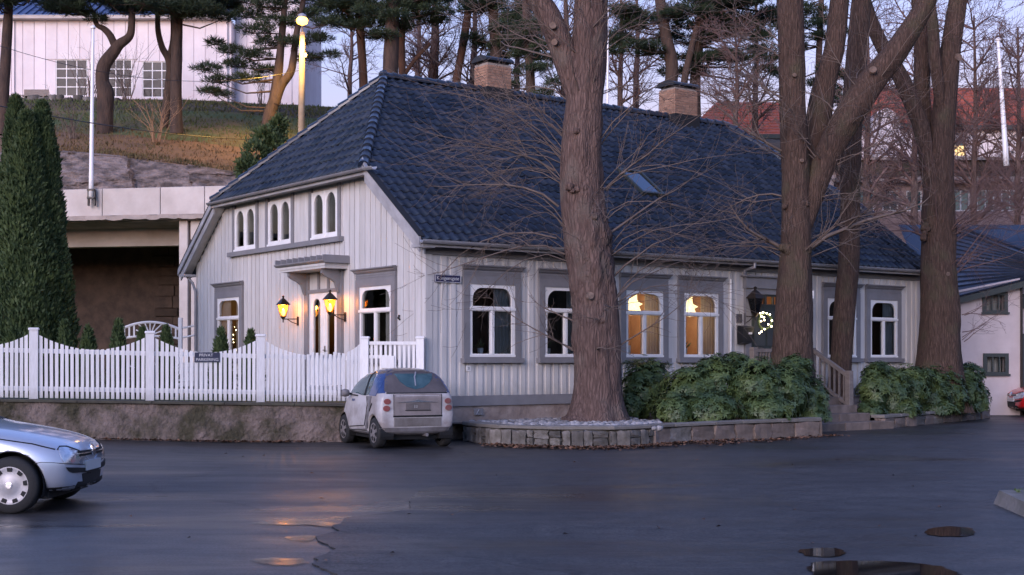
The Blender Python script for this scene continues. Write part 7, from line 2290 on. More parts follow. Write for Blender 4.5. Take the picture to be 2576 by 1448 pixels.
for (a, b, c, d) in wr_:
    nx_, nz_ = 3, 4
    holes = []
    for i in range(nx_):
        for j in range(nz_):
            holes.append(rect(a + 0.05 + (b - a - 0.05) * i / nx_, a + (b - a - 0.05) * (i + 1) / nx_, c + 0.05 + (d - c - 0.05) * j / nz_, c + (d - c - 0.05) * (j + 1) / nz_))
    w = MB().plate(rect(a, b, c, d), holes, 0.02, 0.07).build('window', M_white, hall)
    for h_ in holes:
        mb = MB(); mb.add([(x, 0.06, z) for x, z in h_], [(0, 1, 2, 3)]); mb.build('pane', M_hpane, w, fix=False)
# eave, roof, recessed right wing
MB().box(hx(-210), hx(583), -0.55, -0.05, ztop - 0.02, ztop + 0.16).build('eave', M_conc, hall)
MB().add([(hx(-215), -0.6, ztop + 0.161), (hx(586), -0.6, ztop + 0.161), (hx(586), 7, ztop + 4.2), (hx(-215), 7, ztop + 4.2), (hx(-215), 7, ztop), (hx(586), 7, ztop)], [(0, 1, 2, 3), (0, 3, 4), (1, 5, 2)]).build('roof', M_blueroof, hall)
for k in range(40):
    x = hx(-215) + (hx(586) - hx(-215)) * k / 39
    MB().add([(x - .03, -0.6, ztop + 0.165), (x + .03, -0.6, ztop + 0.165), (x + .03, 7, ztop + 4.205), (x - .03, 7, ztop + 4.205), (x - .03, -0.62, ztop + 0.23), (x + .03, -0.62, ztop + 0.23), (x + .03, 7, ztop + 4.27), (x - .03, 7, ztop + 4.27)], [(0, 3, 2, 1), (4, 5, 6, 7), (0, 1, 5, 4), (1, 2, 6, 5), (2, 3, 7, 6), (3, 0, 4, 7)]).build('roof_seam', M_blueroof, hall)
wing = MB().box(hx(575) + .16, hx(757, HY + 1), 1.0, 9.0, -1.5, hz(-120, HY)).build('wing_wall', M_hall, hall)
bx0 = hx(575) + .2
while bx0 < hx(757, HY + 1) - 0.6:
    MB().box(bx0 + .02, bx0 + .6, 0.95, 0.999, -1.4, hz(-120, HY)).build('wall_board', M_hall, wing, fix=False)
    bx0 += .62
MB().box(hx(575) + .001, hx(575) + .15, 0.0, 6.9, -1.5, ztop).build('end_wall', M_hall, hall)
MB().box(hx(33), hx(38), -0.14, -0.05, -1.0, ztop - 0.03).build('downpipe', M_hall, hall)
MB().box(hx(569), hx(573), -0.14, -0.05, -1.0, ztop - 0.03).build('downpipe', M_hall, hall)
# low stone wall and bench on the crest
cw = thing('crest_wall', 'low dark stone wall along the hill crest before the white hall', 'wall', P(-100, 262, 70.6))
rb = random.Random(8); u = -100
while u < 300:
    w_ = rb.uniform(14, 30); Y = 70.6
    h_ = rb.uniform(.35, .6)
    me = stone_blob(w_ * Y / FPX, .5, h_, rb.uniform(0, 90), 0, .3); me.materials.append(M_stone)
    o = link('stone', me, None, cw); o.location = (P(u + w_ / 2, 256, Y) - P(-100, 262, Y)) + Vector((0, 0, rb.uniform(-.1, .1)))
    u += w_
bn = thing('hill_bench', 'small dark bench against the white hall wall on the crest', 'bench', P(88, 262, 71.3))
MB().box(-.65, .65, -.2, .2, .38, .44).build('seat', M_wood, bn); MB().box(-.65, .65, .2, .25, .45, .8).build('backrest', M_wood, bn)
for x in (-.5, .5): MB().box(x - .04, x + .04, -.18, .18, -0.3, .379).build('leg', M_wood, bn)

# ------------------------------------------------------------- street lamp, lit
SLY = 60.0
lf = P(757, 352, SLY)
lamp = thing('street_lamp', 'lit orange street lamp on tall wooden pole behind the roof', 'street lamp', lf)
ltop = P(765, 62, SLY) - lf
pt = P(761, 82, SLY) - lf
MB().tube([(0, 0, -1.2), pt * 0.5, pt], [0.16, 0.135, 0.115], 12).build('pole', mat('lamp_pole_wood', (0.42, 0.34, 0.24), 0.8, (0.33, 0.26, 0.18), 3), lamp, smooth=True)
MB().tube([pt + Vector((0, 0, -0.1)), pt + Vector((0.02, -0.2, 0.25)), ltop + Vector((0.0, -0.55, 0.22))], 0.04, 8).build('arm', M_gutter, lamp)
hd = ltop + Vector((0.03, -0.75, 0.10))
MB().lathe([(0.05, 0.20), (0.17, 0.14), (0.20, 0.05), (0.19, 0.0)], tuple(hd), 14).build('lamp_head', M_gutter, lamp)
MB().lathe([(0.195, -0.002), (0.26, -0.10), (0.22, -0.24), (0.01, -0.34)], tuple(hd), 14).build('lens', M_lampon, lamp, smooth=True)
ld = bpy.data.lights.new('lamp_light', 'SPOT'); ld.energy = 95.0; ld.spot_size = R(150); ld.spot_blend = 0.7; ld.color = (1.0, 0.55, 0.10); ld.shadow_soft_size = 0.2
lo = bpy.data.objects.new('lamp_light', ld); COL.objects.link(lo); lo.parent = lamp; lo.location = hd + Vector((0, -0.05, -0.45))
sm = MB().lathe([(.05, 0), (.07, .1), (.02, .2)], tuple(P(769, 145, SLY) - lf), 8).build('insulator', M_pot, lamp)

# ------------------------------------------------------------- overhead cables
def cable(label, a, b, sagm, r=0.012):
    n = 24; pts = []
    for k in range(n + 1):
        t = k / n; p = a.lerp(b, t); p.z -= sagm * 4 * t * (1 - t); pts.append(p)
    o = MB().tube(pts, r, 5).build('overhead_cable', M_black)
    tag(o, label, 'cable', 'overhead cables')
cable('thick dark cable hanging across the hillside to the lamp pole', P(-60, 255, 40.0), P(757, 352, 59.8), 0.35, 0.018)
cable('thin cable crossing in front of the white hall', P(-40, 103, 45.0), P(764, 175, 60.3), 0.9, 0.010)

# ------------------------------------------------------------- pines and bare trees behind
rp_ = random.Random(21)
def pine(label, Y, stems, pads, ntuft=26, group='pines on the hill', orange=False, tuft=0.34):
    """stems: lists of (u, v, halfwidth); pads: (u, v, dY, rx, rz) flat needle clumps"""
    u0, v0, _ = stems[0][0]
    base = P(u0, v0, Y)
    t = thing('pine_tree', label, 'tree', base, 0, group)
    mb = MB()
    paths = []
    for i, s in enumerate(stems):
        pth = px_path(s, Y, base, 5); paths.append(pth)
        bark_tube(mb, pth, 12, 0.08, 0.12 if i == 0 else 0, rp_.uniform(0, 50))
    allp = [Vector(q[:3]) for pth in paths for q in pth]
    cs, ds = [], []
    for (u, v, dY, rx, rz) in pads:
        c = P(u, v, Y + dY) - base
        near = min(allp, key=lambda q: (q - c).length + max(0, q.z - c.z) * 1.5)
        midp = near.lerp(c, .5) + Vector((0, 0, -.1 * (c - near).length + rp_.uniform(-.15, .15)))
        mb.tube([near, midp, c + Vector((0, 0, -rz * .3))], [max(.035, .02 * (c - near).length), .035, .015], 6)
        k = int(ntuft * (rx * rx + .3) * 3.2)
        ax_ = [(Vector((rp_.gauss(0, .5), rp_.gauss(0, .5), 0)) * rx) for _ in range(4)]
        for q in ax_:
            mb.tube([c + Vector((0, 0, -rz * .3)), c + q * .6 + Vector((0, 0, -rz * .1)), c + q * 1.2], [.018, .012, .006], 4, cap=False)
        for _ in range(k):
            a = rp_.uniform(0, 6.28); rr = math.sqrt(rp_.random())
            lump = 0.75 + .5 * noise.noise(Vector((math.cos(a) * 1.7 + c.x, math.sin(a) * 1.7, c.z)))
            p = c + Vector((math.cos(a) * rr * rx * lump, math.sin(a) * rr * rx * lump * .9, rp_.uniform(-.5, 1) * rz * (1 - rr * rr * .7)))
            for _n in range(8):
                cs.append(p); ds.append((math.cos(a) * .5 * rr + rp_.gauss(0, .55), math.sin(a) * .5 * rr + rp_.gauss(0, .55), .45 + rp_.gauss(0, .45)))
    mb.build('trunk', M_pineorange if orange else M_pinebark, t, smooth=True)
    if cs:
        n = len(cs)
        blades('crown', np.array([tuple(c) for c in cs]), np.array(ds), RNG.normal(0, 1, (n, 3)), RNG.uniform(tuft * .6, tuft * 1.1, n), RNG.uniform(.02, .035, n) * (Y / 60), M_needle, t)
    return t
def pad_cloud(u0, u1, v0, v1, n, rx=(.7, 1.4), rz=(.18, .35)):
    return [(rp_.uniform(u0, u1), rp_.uniform(v0, v1), rp_.uniform(-1.6, 1.6), rp_.uniform(*rx), rp_.uniform(*rz)) for _ in range(n)]
pine('crooked pine with S-bent trunk left of the flagpole on the slope', 60, [[(262, 352, 21), (264, 290, 20), (266, 235, 21), (258, 205, 17), (262, 165, 17), (285, 132, 15), (300, 112, 13), (325, 92, 10), (331, 60, 9), (330, 10, 8), (322, -60, 7)], [(292, 124, 10), (278, 92, 9), (262, 74, 8), (243, 62, 6), (236, 30, 5)]],
     pad_cloud(120, 400, -30, 30, 20) + [(243, 50, -.3, .6, .25), (160, 20, 0, 1.1, .3), (340, 30, .4, 1.0, .3)])
pine('slim forked pine with two thin stems on the slope', 62, [[(412, 330, 10), (420, 260, 11), (428, 180, 10), (424, 148, 9), (408, 120, 8), (398, 80, 7), (396, 40, 6), (392, -30, 5)], [(424, 150, 7), (434, 100, 6), (436, 40, 6), (440, -20, 5)]],
     pad_cloud(360, 480, -35, 18, 8))
pine('straight dark pine right of the slim forked pine', 61, [[(445, 338, 17), (443, 280, 15), (444, 160, 14), (446, 60, 13), (448, -40, 11), (450, -140, 8)]],
     pad_cloud(430, 580, -30, 38, 14) + [(560, 45, 0, .8, .25), (500, 40, .3, .9, .3)])
pine('straight pine trunk at the far left edge before the white hall', 58, [[(8, 340, 14), (10, 240, 13), (16, 120, 12), (24, -20, 10), (28, -120, 8)]],
     pad_cloud(-60, 130, -60, 18, 10))
pine('twin-stemmed pine beside the lit street lamp with spreading dark crown', 61.5, [[(672, 348, 17), (678, 290, 16), (690, 250, 14), (698, 200, 12), (702, 165, 11), (706, 120, 9), (712, 60, 8), (720, -30, 6)], [(690, 262, 14), (708, 215, 12), (730, 185, 10), (738, 150, 9), (745, 90, 8), (760, 20, 7), (770, -50, 5)]],
     [(520, 175, -.2, .85, .22), (545, 205, .2, .75, .2), (530, 232, 0, .6, .15), (560, 240, .4, .5, .15), (575, 130, -.5, .75, .25), (540, 110, .3, .5, .2), (600, 165, .2, .9, .25), (620, 200, 0, .8, .2), (640, 140, -.4, 1.0, .3), (665, 180, .5, .8, .25), (680, 110, .4, 1.1, .3), (640, 80, -.2, 1.0, .3), (700, 60, 0, 1.2, .3), (620, 40, .3, 1.0, .3), (740, 110, -.6, .8, .25), (780, 150, .2, .7, .2), (800, 100, .5, .9, .25), (820, 60, -.3, .8, .25), (770, 40, .6, 1.1, .3), (680, 20, 0, 1.2, .35), (730, 0, .2, 1.3, .35), (610, 0, -.3, 1.2, .3), (830, 140, .1, .5, .18)])
# behind the ridge
pine('tall pine trunk left of the roof apex', 66, [[(918, 300, 12), (914, 200, 11), (908, 100, 10), (903, 0, 9), (900, -100, 7)]], pad_cloud(820, 960, -40, 70, 11) + [(870, 60, 0, 1.2, .3), (930, 95, .4, .8, .25)], orange=True)
pine('thick dark pine right above the roof apex', 63, [[(986, 300, 22), (982, 195, 20), (985, 100, 18), (990, 0, 16), (994, -120, 12)]], pad_cloud(930, 1080, -60, 60, 14) + [(960, 90, -.6, .9, .25), (1010, 70, .5, 1.0, .3)])
pine('slender pine just right of the thick dark pine', 65, [[(1008, 300, 11), (1012, 200, 10), (1010, 130, 9), (1014, 60, 8), (1030, -30, 7)], [(1016, 190, 6), (1045, 150, 5), (1082, 110, 4)]], pad_cloud(1010, 1120, -40, 30, 6), orange=True)
pine('leaning orange-barked pine left of the first chimney', 68, [[(1130, 320, 11), (1142, 240, 11), (1158, 150, 10), (1170, 80, 10), (1182, 0, 9), (1190, -80, 7)]], pad_cloud(1120, 1300, -50, 30, 10), orange=True)
pine('shaded pine directly behind the first chimney', 67, [[(1246, 320, 17), (1250, 200, 16), (1246, 100, 14), (1238, 0, 12), (1230, -90, 9)]], pad_cloud(1190, 1340, -30, 150, 22, (.6, 1.1)))
pine('pine left of the big street tree behind the ridge', 64, [[(1340, 340, 13), (1336, 230, 12), (1330, 120, 11), (1322, 0, 10), (1318, -90, 8)]], pad_cloud(1260, 1420, 60, 250, 18, (.5, 1.0)))
pine('tall pine right of the big street tree above the skylight', 64, [[(1690, 340, 18), (1686, 240, 17), (1690, 160, 16), (1675, 90, 15), (1660, 0, 13), (1650, -90, 10)], [(1712, 300, 10), (1722, 200, 9), (1740, 120, 8), (1760, 40, 7)]], pad_cloud(1540, 1660, 20, 150, 12, (.6, 1.0)) + pad_cloud(1620, 1960, -60, 60, 20, (.8, 1.5)))
pine('pine behind the second chimney with wide dark crown', 66, [[(1752, 340, 15), (1748, 240, 14), (1752, 150, 13), (1765, 60, 11), (1775, -60, 9)]], pad_cloud(1680, 1960, 60, 190, 26, (.6, 1.1)) + pad_cloud(1780, 2080, -30, 90, 12))
pine('far pine showing between the stems of the forked street tree', 70, [[(2052, 420, 10), (2056, 300, 9), (2060, 150, 8), (2066, 0, 7)]], pad_cloud(1960, 2130, 0, 260, 20, (.5, 1.0)))

# bare broadleaf trees on the hill
rt = random.Random(33)
def far_bare(label, u, v, Y, hpx, hwpx, nsh, spread, m=M_twig2, lean=0.0):
    base = P(u, v, Y)
    t = thing('bare_tree', label, 'tree', base, 0, 'bare trees on the hill')
    H_ = hpx * Y / FPX; r = hwpx * Y / FPX
    mb = MB(); st_ = [(0, 0, 0, r), (lean * .3, 0, H_ * .35, r * .8), (lean * .6 + .1, 0.1, H_ * .6, r * .6), (lean, 0, H_, r * .25)]
    pth = catmull(st_, 5); bark_tube(mb, pth, 10, .06, .1, u)
    tw = MB()
    for k in range(nsh):
        tt = rt.uniform(.18, 1.0); q = pth[min(int(tt * (len(pth) - 1)), len(pth) - 1)]
        az = rt.uniform(0, 6.28)
        d = Vector((math.cos(az), math.sin(az), rt.uniform(.35, 1.4)))
        shoot(tw, q[:3], d, spread * rt.uniform(.5, 1.25) * (1.25 - .5 * tt), rt.uniform(.025, .075) * (1.2 - .6 * tt), .35, .15, 4, rt.randint(9, 14), rt, dense=4, rmin=.008)
    mb.build('trunk', M_bark, t, smooth=True)
    tw.build('crown', m, t, smooth=True, fix=False)
far_bare('bare tree with spreading fine twigs left of the first chimney', 1090, 330, 70, 420, 16, 34, 3.2)
far_bare('bare tree showing thin twigs beside the roof apex', 880, 300, 74, 300, 7, 26, 2.6)
far_bare('bare tree between the chimney and the big street tree', 1190, 340, 73, 430, 11, 30, 3.0)
far_bare('reddish bare tree behind the big street tree', 1420, 360, 72, 460, 12, 34, 3.2)
far_bare('bare tree behind the skylight slope above the ridge', 1600, 360, 75, 420, 9, 30, 3.0)
far_bare('twiggy bare tree before the red roof behind the house', 1850, 430, 62, 360, 8, 40, 2.6)
far_bare('reddish bare tree between the two right street trees', 2180, 660, 56, 690, 10, 56, 3.0)
far_bare('dense reddish bare tree behind the right street tree', 2300, 660, 55, 690, 10, 56, 2.8)
far_bare('fine-twigged bare tree left of the right flagpole', 2450, 640, 56, 600, 9, 66, 3.0)
far_bare('fine-twigged bare tree at the right picture edge', 2560, 640, 55, 570, 9, 60, 3.0)

far_bare('slender bare tree right of the slender pine behind the apex', 1050, 330, 77, 420, 8, 34, 3.0)
far_bare('bare tree filling the gap right of the first chimney', 1300, 345, 76, 440, 9, 36, 3.2)
far_bare('bare tree just right of the big street tree', 1560, 350, 70, 430, 8, 36, 3.0)
far_bare('bare tree between second chimney and forked street tree', 1900, 400, 72, 460, 9, 38, 3.0)
# shrubs of thin stems on the slope and in front of the white hall
def stem_shrub(label, u, v, Y, hpx, n, m=M_twig):
    base = P(u, v, Y)
    t = thing('bare_shrub', label, 'shrub', base, 0, 'bare shrubs on the slope')
    tw = MB()
    for k in range(n):
        az = rt.uniform(0, 6.28)
        shoot(tw, (rt.gauss(0, .12), rt.gauss(0, .12), -.1), Vector((math.cos(az) * .3, math.sin(az) * .3, 1)), hpx * Y / FPX * rt.uniform(.6, 1.1), .022, .1, 0, 4, 4, rt)
    tw.build('stem', m, t, fix=False)
stem_shrub('pale stemmed bare shrub right of the crooked pine', 395, 352, 58, 150, 14, mat('pale_twig', (0.30, 0.185, 0.11), 0.8))
stem_shrub('thin bare shrub left of the crooked pine', 178, 345, 58, 120, 14)
stem_shrub('bare shrub against the hall windows', 320, 262, 70.4, 190, 16)
stem_shrub('bare shrub left of the crooked pine against the hall wall', 222, 262, 70.8, 170, 16)
stem_shrub('bare shrub between lamp and twin pine', 655, 268, 70.4, 130, 8)
def hedge(label, lobes, n, base):
    t = thing('evergreen_shrub', label, 'shrub', base)
    cs, ds = [], []
    for (u, v, Y, rx, rz) in lobes:
        c = P(u, v, Y) - Vector(base)
        for _ in range(n):
            d = Vector((rp_.gauss(0, 1), rp_.gauss(0, 1), rp_.gauss(0, 1))).normalized()
            rr = rp_.uniform(.55, 1.0) * (.85 + .35 * noise.noise(d * 2 + c))
            cs.append(tuple(c + Vector((d.x * rx, d.y * rx, d.z * rz)) * rr)); ds.append(tuple(d + Vector((0, 0, .5)) + Vector((rp_.gauss(0, .4), rp_.gauss(0, .4), rp_.gauss(0, .4)))))
    k = len(cs)
    blades('foliage', np.array(cs), np.array(ds), RNG.normal(0, 1, (k, 3)), RNG.uniform(.12, .26, k), RNG.uniform(.06, .12, k), M_thuja, t)
    MB().tube([(0, 0, -.3), (0, 0, .8)], [.06, .03], 6).build('stem', M_bark2, t)
hedge('dark evergreen shrub against the roof edge below the twin pine', [(645, 395, 53, .65, .75), (668, 350, 53.5, .5, .6), (622, 425, 52.6, .5, .6), (692, 375, 53.5, .6, .7), (700, 322, 54, .35, .55)], 700, P(650, 440, 53))

# ------------------------------------------------------------- neighbour with small dark windows
NY = 41.3
nb_ = thing('plastered_house', 'pale plastered side building with two small dark windows at right', 'building', P(2432, 1047, NY))
nb0 = P(2432, 1047, NY)
def nx(u, Y=NY): return (u - CXU) * Y / FPX - nb0.x
def nz(v, Y=NY): return EYE + (YHU - v) * Y / FPX - nb0.z
nw = [(2478, 2527, 742, 783), (2480, 2529, 897, 938)]
nr2 = [(nx(a), nx(b), nz(d), nz(c)) for a, b, c, d in nw]
wl = MB().plate([(nx(2325), -0.3), (nx(2566), -0.3), (nx(2566), nz(700)), (nx(2325), nz(748))], [rect(*w) for w in nr2], 0.0, 0.25).build('wall', M_plaster, nb_)
for (a, b, c, d), lit in zip(nr2, (False, True)):
    w = MB().plate(rect(a - .09, b + .09, c - .07, d + .09), [rect(a + .02 + (b - a) * k / 3, a - .02 + (b - a) * (k + 1) / 3, c + .02, d - .02) for k in range(3)], -0.05, 0.03).build('window', M_dframe, nb_)
    MB().box(a - .13, b + .13, -0.09, -0.051, c - .10, c - .04).build('sill', M_dframe, w)
    for k in range(3):
        mb = MB(); mb.add([(a + .02 + (b - a) * k / 3, 0.0, c + .02), (a - .02 + (b - a) * (k + 1) / 3, 0.0, c + .02), (a - .02 + (b - a) * (k + 1) / 3, 0.0, d - .02), (a + .02 + (b - a) * k / 3, 0.0, d - .02)], [(0, 1, 2, 3)])
        mb.build('pane', M_glass, w, fix=False)
    niche(Matrix.Identity(4), a, b, c, d, 1.0, M_room, w, 0.255)
    wavy(Matrix.Identity(4), a + 0.02, b - 0.02, c, d, 0.30, 0.03, 4, M_curtain, w)
MB().box(nx(2566), nx(2570), -0.1, 0.2, -0.2, nz(722)).build('downpipe', M_bronze, nb_)
MB().box(nx(2566) + .001, nx(2760), 1.4, 1.6, -0.3, nz(680)).build('recessed_wall', M_plaster, nb_)
MB().box(nx(2571), nx(2700), 1.3, 1.399, -0.3, nz(838)).build('garage_opening_panel', M_doorp, nb_)  # dark panel standing in for the shade inside the open garage
MB().box(nx(2571), nx(2700), 1.3, 1.399, nz(773), nz(735)).build('window', M_dframe, nb_)
# its dark tiled roof: two slopes meeting in a valley-like hip line
def npt(u, v, Y): return P(u, v, Y) - nb0
A_ = npt(2395, 752, NY - .35); B_ = npt(2640, 690, NY - .35); C_ = npt(2660, 668, 46.0); D_ = npt(2400, 575, 47.5)
rf_ = MB().add([A_, B_, C_, D_], [(0, 1, 2, 3)]).build('roof', M_tile, nb_, fix=False)
# tile courses as stepped strips
for k in range(15):
    t0, t1 = k / 15, (k + 1) / 15
    a0 = A_.lerp(D_, t0); b0 = B_.lerp(C_, t0); a1 = A_.lerp(D_, t1 + .01); b1_ = B_.lerp(C_, t1 + .01)
    up_ = (B_ - A_).cross(D_ - A_).normalized() * 0.05
    if up_.z < 0: up_ = -up_
    MB().add([a0 + up_, b0 + up_, b1_ + up_ * .15, a1 + up_ * .15, a0, b0], [(0, 1, 2, 3), (4, 5, 1, 0)]).build('tile_course', M_tile, rf_, fix=False)
E_ = npt(2260, 566, 49.0); F_ = npt(2700, 566, 49.0); G_ = npt(2700, 700, 45.9); H2 = npt(2300, 660, 46.5)
MB().add([H2, G_, F_, E_], [(0, 1, 2, 3)]).build('rear_roof', M_tile, nb_, fix=False)
MB().tube([D_ + Vector((0, -.1, .1)), D_.lerp(C_, .5) + Vector((0, -.1, .1)), C_ + Vector((0, -.1, .1))], 0.09, 6).build('hip_cap', M_tile, nb_)
MB().add([A_ + Vector((0, 0, -.02)), B_ + Vector((0, 0, -.02)), B_ + Vector((0, 0, -.2)), A_ + Vector((0, 0, -.2))], [(0, 1, 2, 3)]).build('verge_board', M_dframe, nb_, fix=False)

# ------------------------------------------------------------- buildings on the hill at right
RY = 62.0
pk = thing('apartment_block', 'pinkish block with pale windows behind the bare trees at right', 'building', P(2130, 620, RY))
pk0 = P(2130, 620, RY)
def kx(u, Y=RY): return (u - CXU) * Y / FPX - pk0.x
def kz(v, Y=RY): return EYE + (YHU - v) * Y / FPX - pk0.z
kw = [(2395 + 62 * k, 2440 + 62 * k, 478, 532) for k in range(14)] + [(2160 + 60 * k, 2200 + 60 * k, 480, 532) for k in range(3)]
kr = [(kx(a), kx(b), kz(d), kz(c)) for a, b, c, d in kw]
M_pink = mat('pink_wall', (0.38, 0.275, 0.255), 0.85, (0.31, 0.22, 0.20), .6)
MB().plate(rect(kx(2100), kx(3700), kz(1000), kz(462)), [rect(*w) for w in kr], 0.0, 0.3).build('wall', M_pink, pk)
for (a, b, c, d) in kr:
    w = MB().plate(rect(a, b, c, d), [rect(a + .06, (a + b) / 2 - .03, c + .06, d - .06), rect((a + b) / 2 + .03, b - .06, c + .06, d - .06)], 0.05, 0.1).build('window', M_white, pk)
    for (p, q) in ((a + .06, (a + b) / 2 - .03), ((a + b) / 2 + .03, b - .06)):
        mb = MB(); mb.add([(p, .09, c + .06), (q, .09, c + .06), (q, .09, d - .06), (p, .09, d - .06)], [(0, 1, 2, 3)]); mb.build('pane', M_cglass2, w, fix=False)
MB().box(kx(2095), kx(3700), -0.5, 0.35, kz(462), kz(455)).build('cornice', M_concd, pk)
rwl = MB().box(kx(2080), kx(3700), 2.0, 2.6, kz(470), kz(388)).build('retaining_terrace', M_earth, pk)
MB().box(kx(2080), kx(3700), 1.8, 2.65, kz(388), kz(380)).build('terrace_coping', M_concd, pk)
MB().box(kx(2080), kx(3700), 1.7, 1.99, kz(440), kz(432)).build('terrace_ledge', M_concd, pk)

def gable_house(label, Y, u0, u1, vb, ve, vr, m_wall, m_roof, arch=None, windows=(), ridge=(0.0, 1.0), depth=9.0):
    base = P(u0, vb, Y)
    t = thing('hill_house', label, 'building', base)
    X = lambda u: (u - CXU) * Y / FPX - base.x
    Z = lambda v: EYE + (YHU - v) * Y / FPX - base.z
    wr2 = [(X(a), X(b), Z(d), Z(c)) for a, b, c, d in windows]
    holes = [rect(*w) for w in wr2]
    w_ = MB().plate(rect(X(u0), X(u1), -2.0, Z(ve)), holes, 0, .3).build('wall', m_wall, t)
    for (a, b, c, d) in wr2:
        f_ = MB().plate(rect(a, b, c, d), [rect(a + .08, b - .08, c + .08, d - .08)], .05, .12).build('window', M_white, t)
        mb = MB(); mb.add([(a + .08, .1, c + .08), (b - .08, .1, c + .08), (b - .08, .1, d - .08), (a + .08, .1, d - .08)], [(0, 1, 2, 3)]); mb.build('pane', M_cglass2, f_, fix=False)
    ro = .45; zr_ = EYE + (YHU - vr) * (Y + depth / 2) / FPX - base.z
    xa = X(u0) - ro + (X(u1) - X(u0)) * ridge[0]; xb = X(u0) + (X(u1) - X(u0)) * ridge[1] + ro
    r_ = MB().add([(X(u0) - ro, -ro, Z(ve)), (X(u1) + ro, -ro, Z(ve)), (xb, depth / 2, zr_), (xa, depth / 2, zr_), (X(u0) - ro, depth, Z(ve)), (X(u1) + ro, depth, Z(ve))], [(0, 1, 2, 3), (4, 3, 2, 5), (0, 3, 4), (1, 5, 2)]).build('roof', m_roof, t, fix=False)
    n = 12
    for k in range(n):
        p0 = Vector((X(u0) - ro, -ro, Z(ve))).lerp(Vector((xa, depth / 2, zr_)), k / n); p1 = Vector((X(u1) + ro, -ro, Z(ve))).lerp(Vector((xb, depth / 2, zr_)), k / n)
        q0 = Vector((X(u0) - ro, -ro, Z(ve))).lerp(Vector((xa, depth / 2, zr_)), (k + 1) / n); q1 = Vector((X(u1) + ro, -ro, Z(ve))).lerp(Vector((xb, depth / 2, zr_)), (k + 1) / n)
        e = Vector((0, -.02, .05))
        MB().add([p0 + e, p1 + e, q1 + e * .1, q0 + e * .1, p0, p1], [(0, 1, 2, 3), (4, 5, 1, 0)]).build('tile_course', m_roof, r_, fix=False)
    MB().box(X(u0) - ro, X(u1) + ro, -ro - .06, -ro - .001, Z(ve) - .18, Z(ve) + .08).build('gutter', M_dframe, t)
    return t
gable_house('red-roofed house half hidden behind the ridge between the trees', 80, 1735, 2010, 420, 345, 258, M_hall, M_redroof, windows=[(1950, 1975, 350, 372)], ridge=(0.42, 1.0))
gable_house('long white house with red tiled roof and lit window at right', 84, 2390, 2760, 430, 322, 222, M_hall, M_redroof, windows=[(2402, 2428, 345, 385), (2560, 2600, 345, 385)])
rg = gable_house('white house with red roof and round-arched gable between the right trees', 82, 2165, 2400, 430, 318, 225, M_hall, M_redroof, windows=[(2300, 2330, 340, 375)], ridge=(0.2, 1.0))
# arched white dormer on it
bd = P(2165, 430, 82)
X_ = lambda u: (u - CXU) * 81 / FPX - bd.x
Z_ = lambda v: EYE + (YHU - v) * 81 / FPX - bd.z
pts = [(X_(2188), Z_(400)), (X_(2262), Z_(400))] + [(X_(2225) + (X_(2262) - X_(2225)) * math.cos(math.pi * k / 10), Z_(330) + (Z_(275) - Z_(330)) * math.sin(math.pi * k / 10)) for k in range(11)]
MB().plate(pts, [], -1.3, 3.0).build('arched_dormer', M_hall, rg)
mb = MB(); hs = [(X_(2225) + .55 * math.cos(math.pi * k / 8), Z_(345) + .55 * math.sin(math.pi * k / 8)) for k in range(9)]
MB().plate(hs + [(X_(2225) - .55, Z_(380)), (X_(2225) + .55, Z_(380))], [], -1.36, -1.301).build('window', M_hall, rg)
lw = MB().box(0, (2428 - 2402) * 84 / FPX, -0.02, 0.05, 0, .6).build('lit_window_lamp', mat('warm_window', (0.8, 0.6, 0.3), .5, emit=(1, .65, .25), estr=0.07))
lw.location = P(2403, 392, 84); tag(lw, 'warm lit pane at the right-hand white house behind the twigs', 'lamp')
flagpole('white flagpole rising at right before the red roofs', P(2532, 418, 52.0), P(2511, 105, 52.0), 0.11, 0.06)
flagpole('thin white pole visible just right of the big trunk', P(1528, 330, 52.0), P(1529, 30, 52.0), 0.05, 0.035)
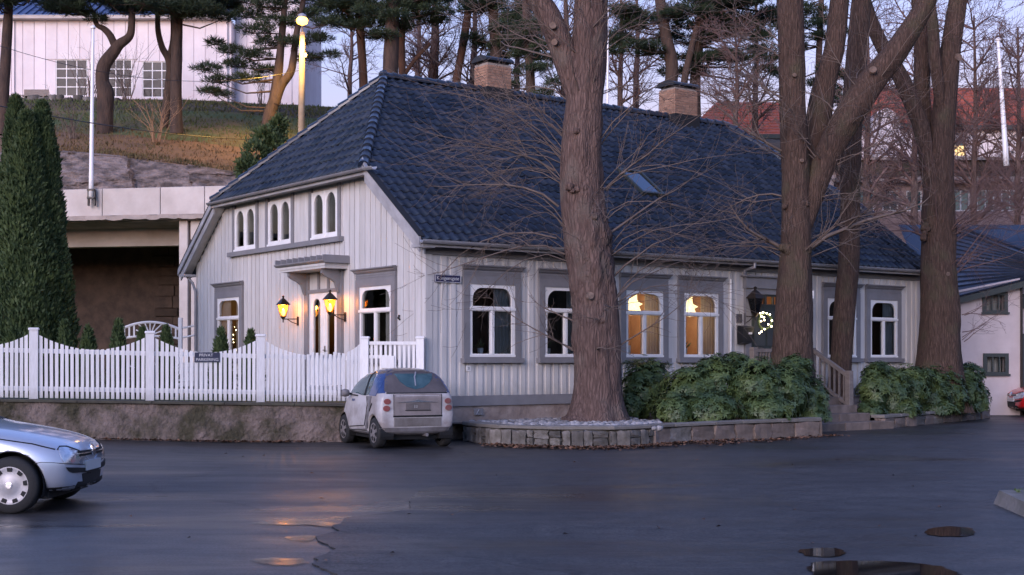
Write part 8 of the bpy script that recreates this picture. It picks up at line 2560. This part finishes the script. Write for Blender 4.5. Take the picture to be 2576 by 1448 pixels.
# fill: lower slope behind the house at right
MB().add([P(1500, 640, 64.2), P(3900, 640, 65.0), P(3900, 400, 66), P(1500, 420, 66)], [(0, 1, 2, 3)]).build('hill_slope', M_earth, fix=False)['kind'] = 'structure'
MB().add([P(1500, 420, 66), P(3900, 400, 66), P(3900, 400, 110), P(1500, 400, 110)], [(0, 1, 2, 3)]).build('hill_plateau', M_earth, fix=False)['kind'] = 'structure'

# ------------------------------------------------------------- corner of a planter at the right edge
pb = G(2562, 1312)
pl = thing('stone_planter', 'corner of a dark stone planter with low greenery at the right edge', 'planter', pb)
MB().add([(0.12, 0, 0), (2.4, -0.6, 0), (2.4, 1.8, 0), (0.3, 1.6, 0), (0.18, 0.05, .15), (2.4, -0.5, .19), (2.4, 1.7, .19), (0.34, 1.5, .18)], [(0, 3, 2, 1), (4, 5, 6, 7), (0, 1, 5, 4), (1, 2, 6, 5), (2, 3, 7, 6), (3, 0, 4, 7)]).build('kerb', M_capst, pl)
n = 900
C = np.stack([RNG.uniform(.45, 2.3, n), RNG.uniform(.2, 1.5, n), RNG.uniform(.12, .2, n)], 1)
D = RNG.normal(0, .5, (n, 3)) + np.array([0, 0, .6])
blades('foliage', C, D, RNG.normal(0, 1, (n, 3)), RNG.uniform(.05, .11, n), RNG.uniform(.025, .05, n), M_rhodo, pl)

# ------------------------------------------------------------- unseen dark wooded ring, added so panes reflect it, not bright sky
rg_v = []; rg_f = []
nseg = 110
for k in range(nseg + 1):
    a = R(33 + 294 * k / nseg)
    for j, (rad, hh) in enumerate(((46, 0.0), (50, 4.5), (56, 7.5), (70, 9.0), (120, 9.5))):
        n_ = noise.noise(Vector((k * .35, j * 1.3, 5))) * (1.6 if 0 < j < 4 else 0)
        rg_v.append((math.sin(a) * (rad + n_), math.cos(a) * (rad + n_), hh + n_ - 0.3))
for k in range(nseg):
    for j in range(4):
        rg_f.append((k * 5 + j, k * 5 + j + 1, (k + 1) * 5 + j + 1, (k + 1) * 5 + j))
me = bpy.data.meshes.new('added_wooded_ring'); me.from_pydata(rg_v, [], rg_f); me.update()
link('added_wooded_ring', me, mat('far_wood', (0.035, 0.04, 0.03), 0.95, (0.07, 0.06, 0.045), 0.4), smooth=True)['kind'] = 'structure'
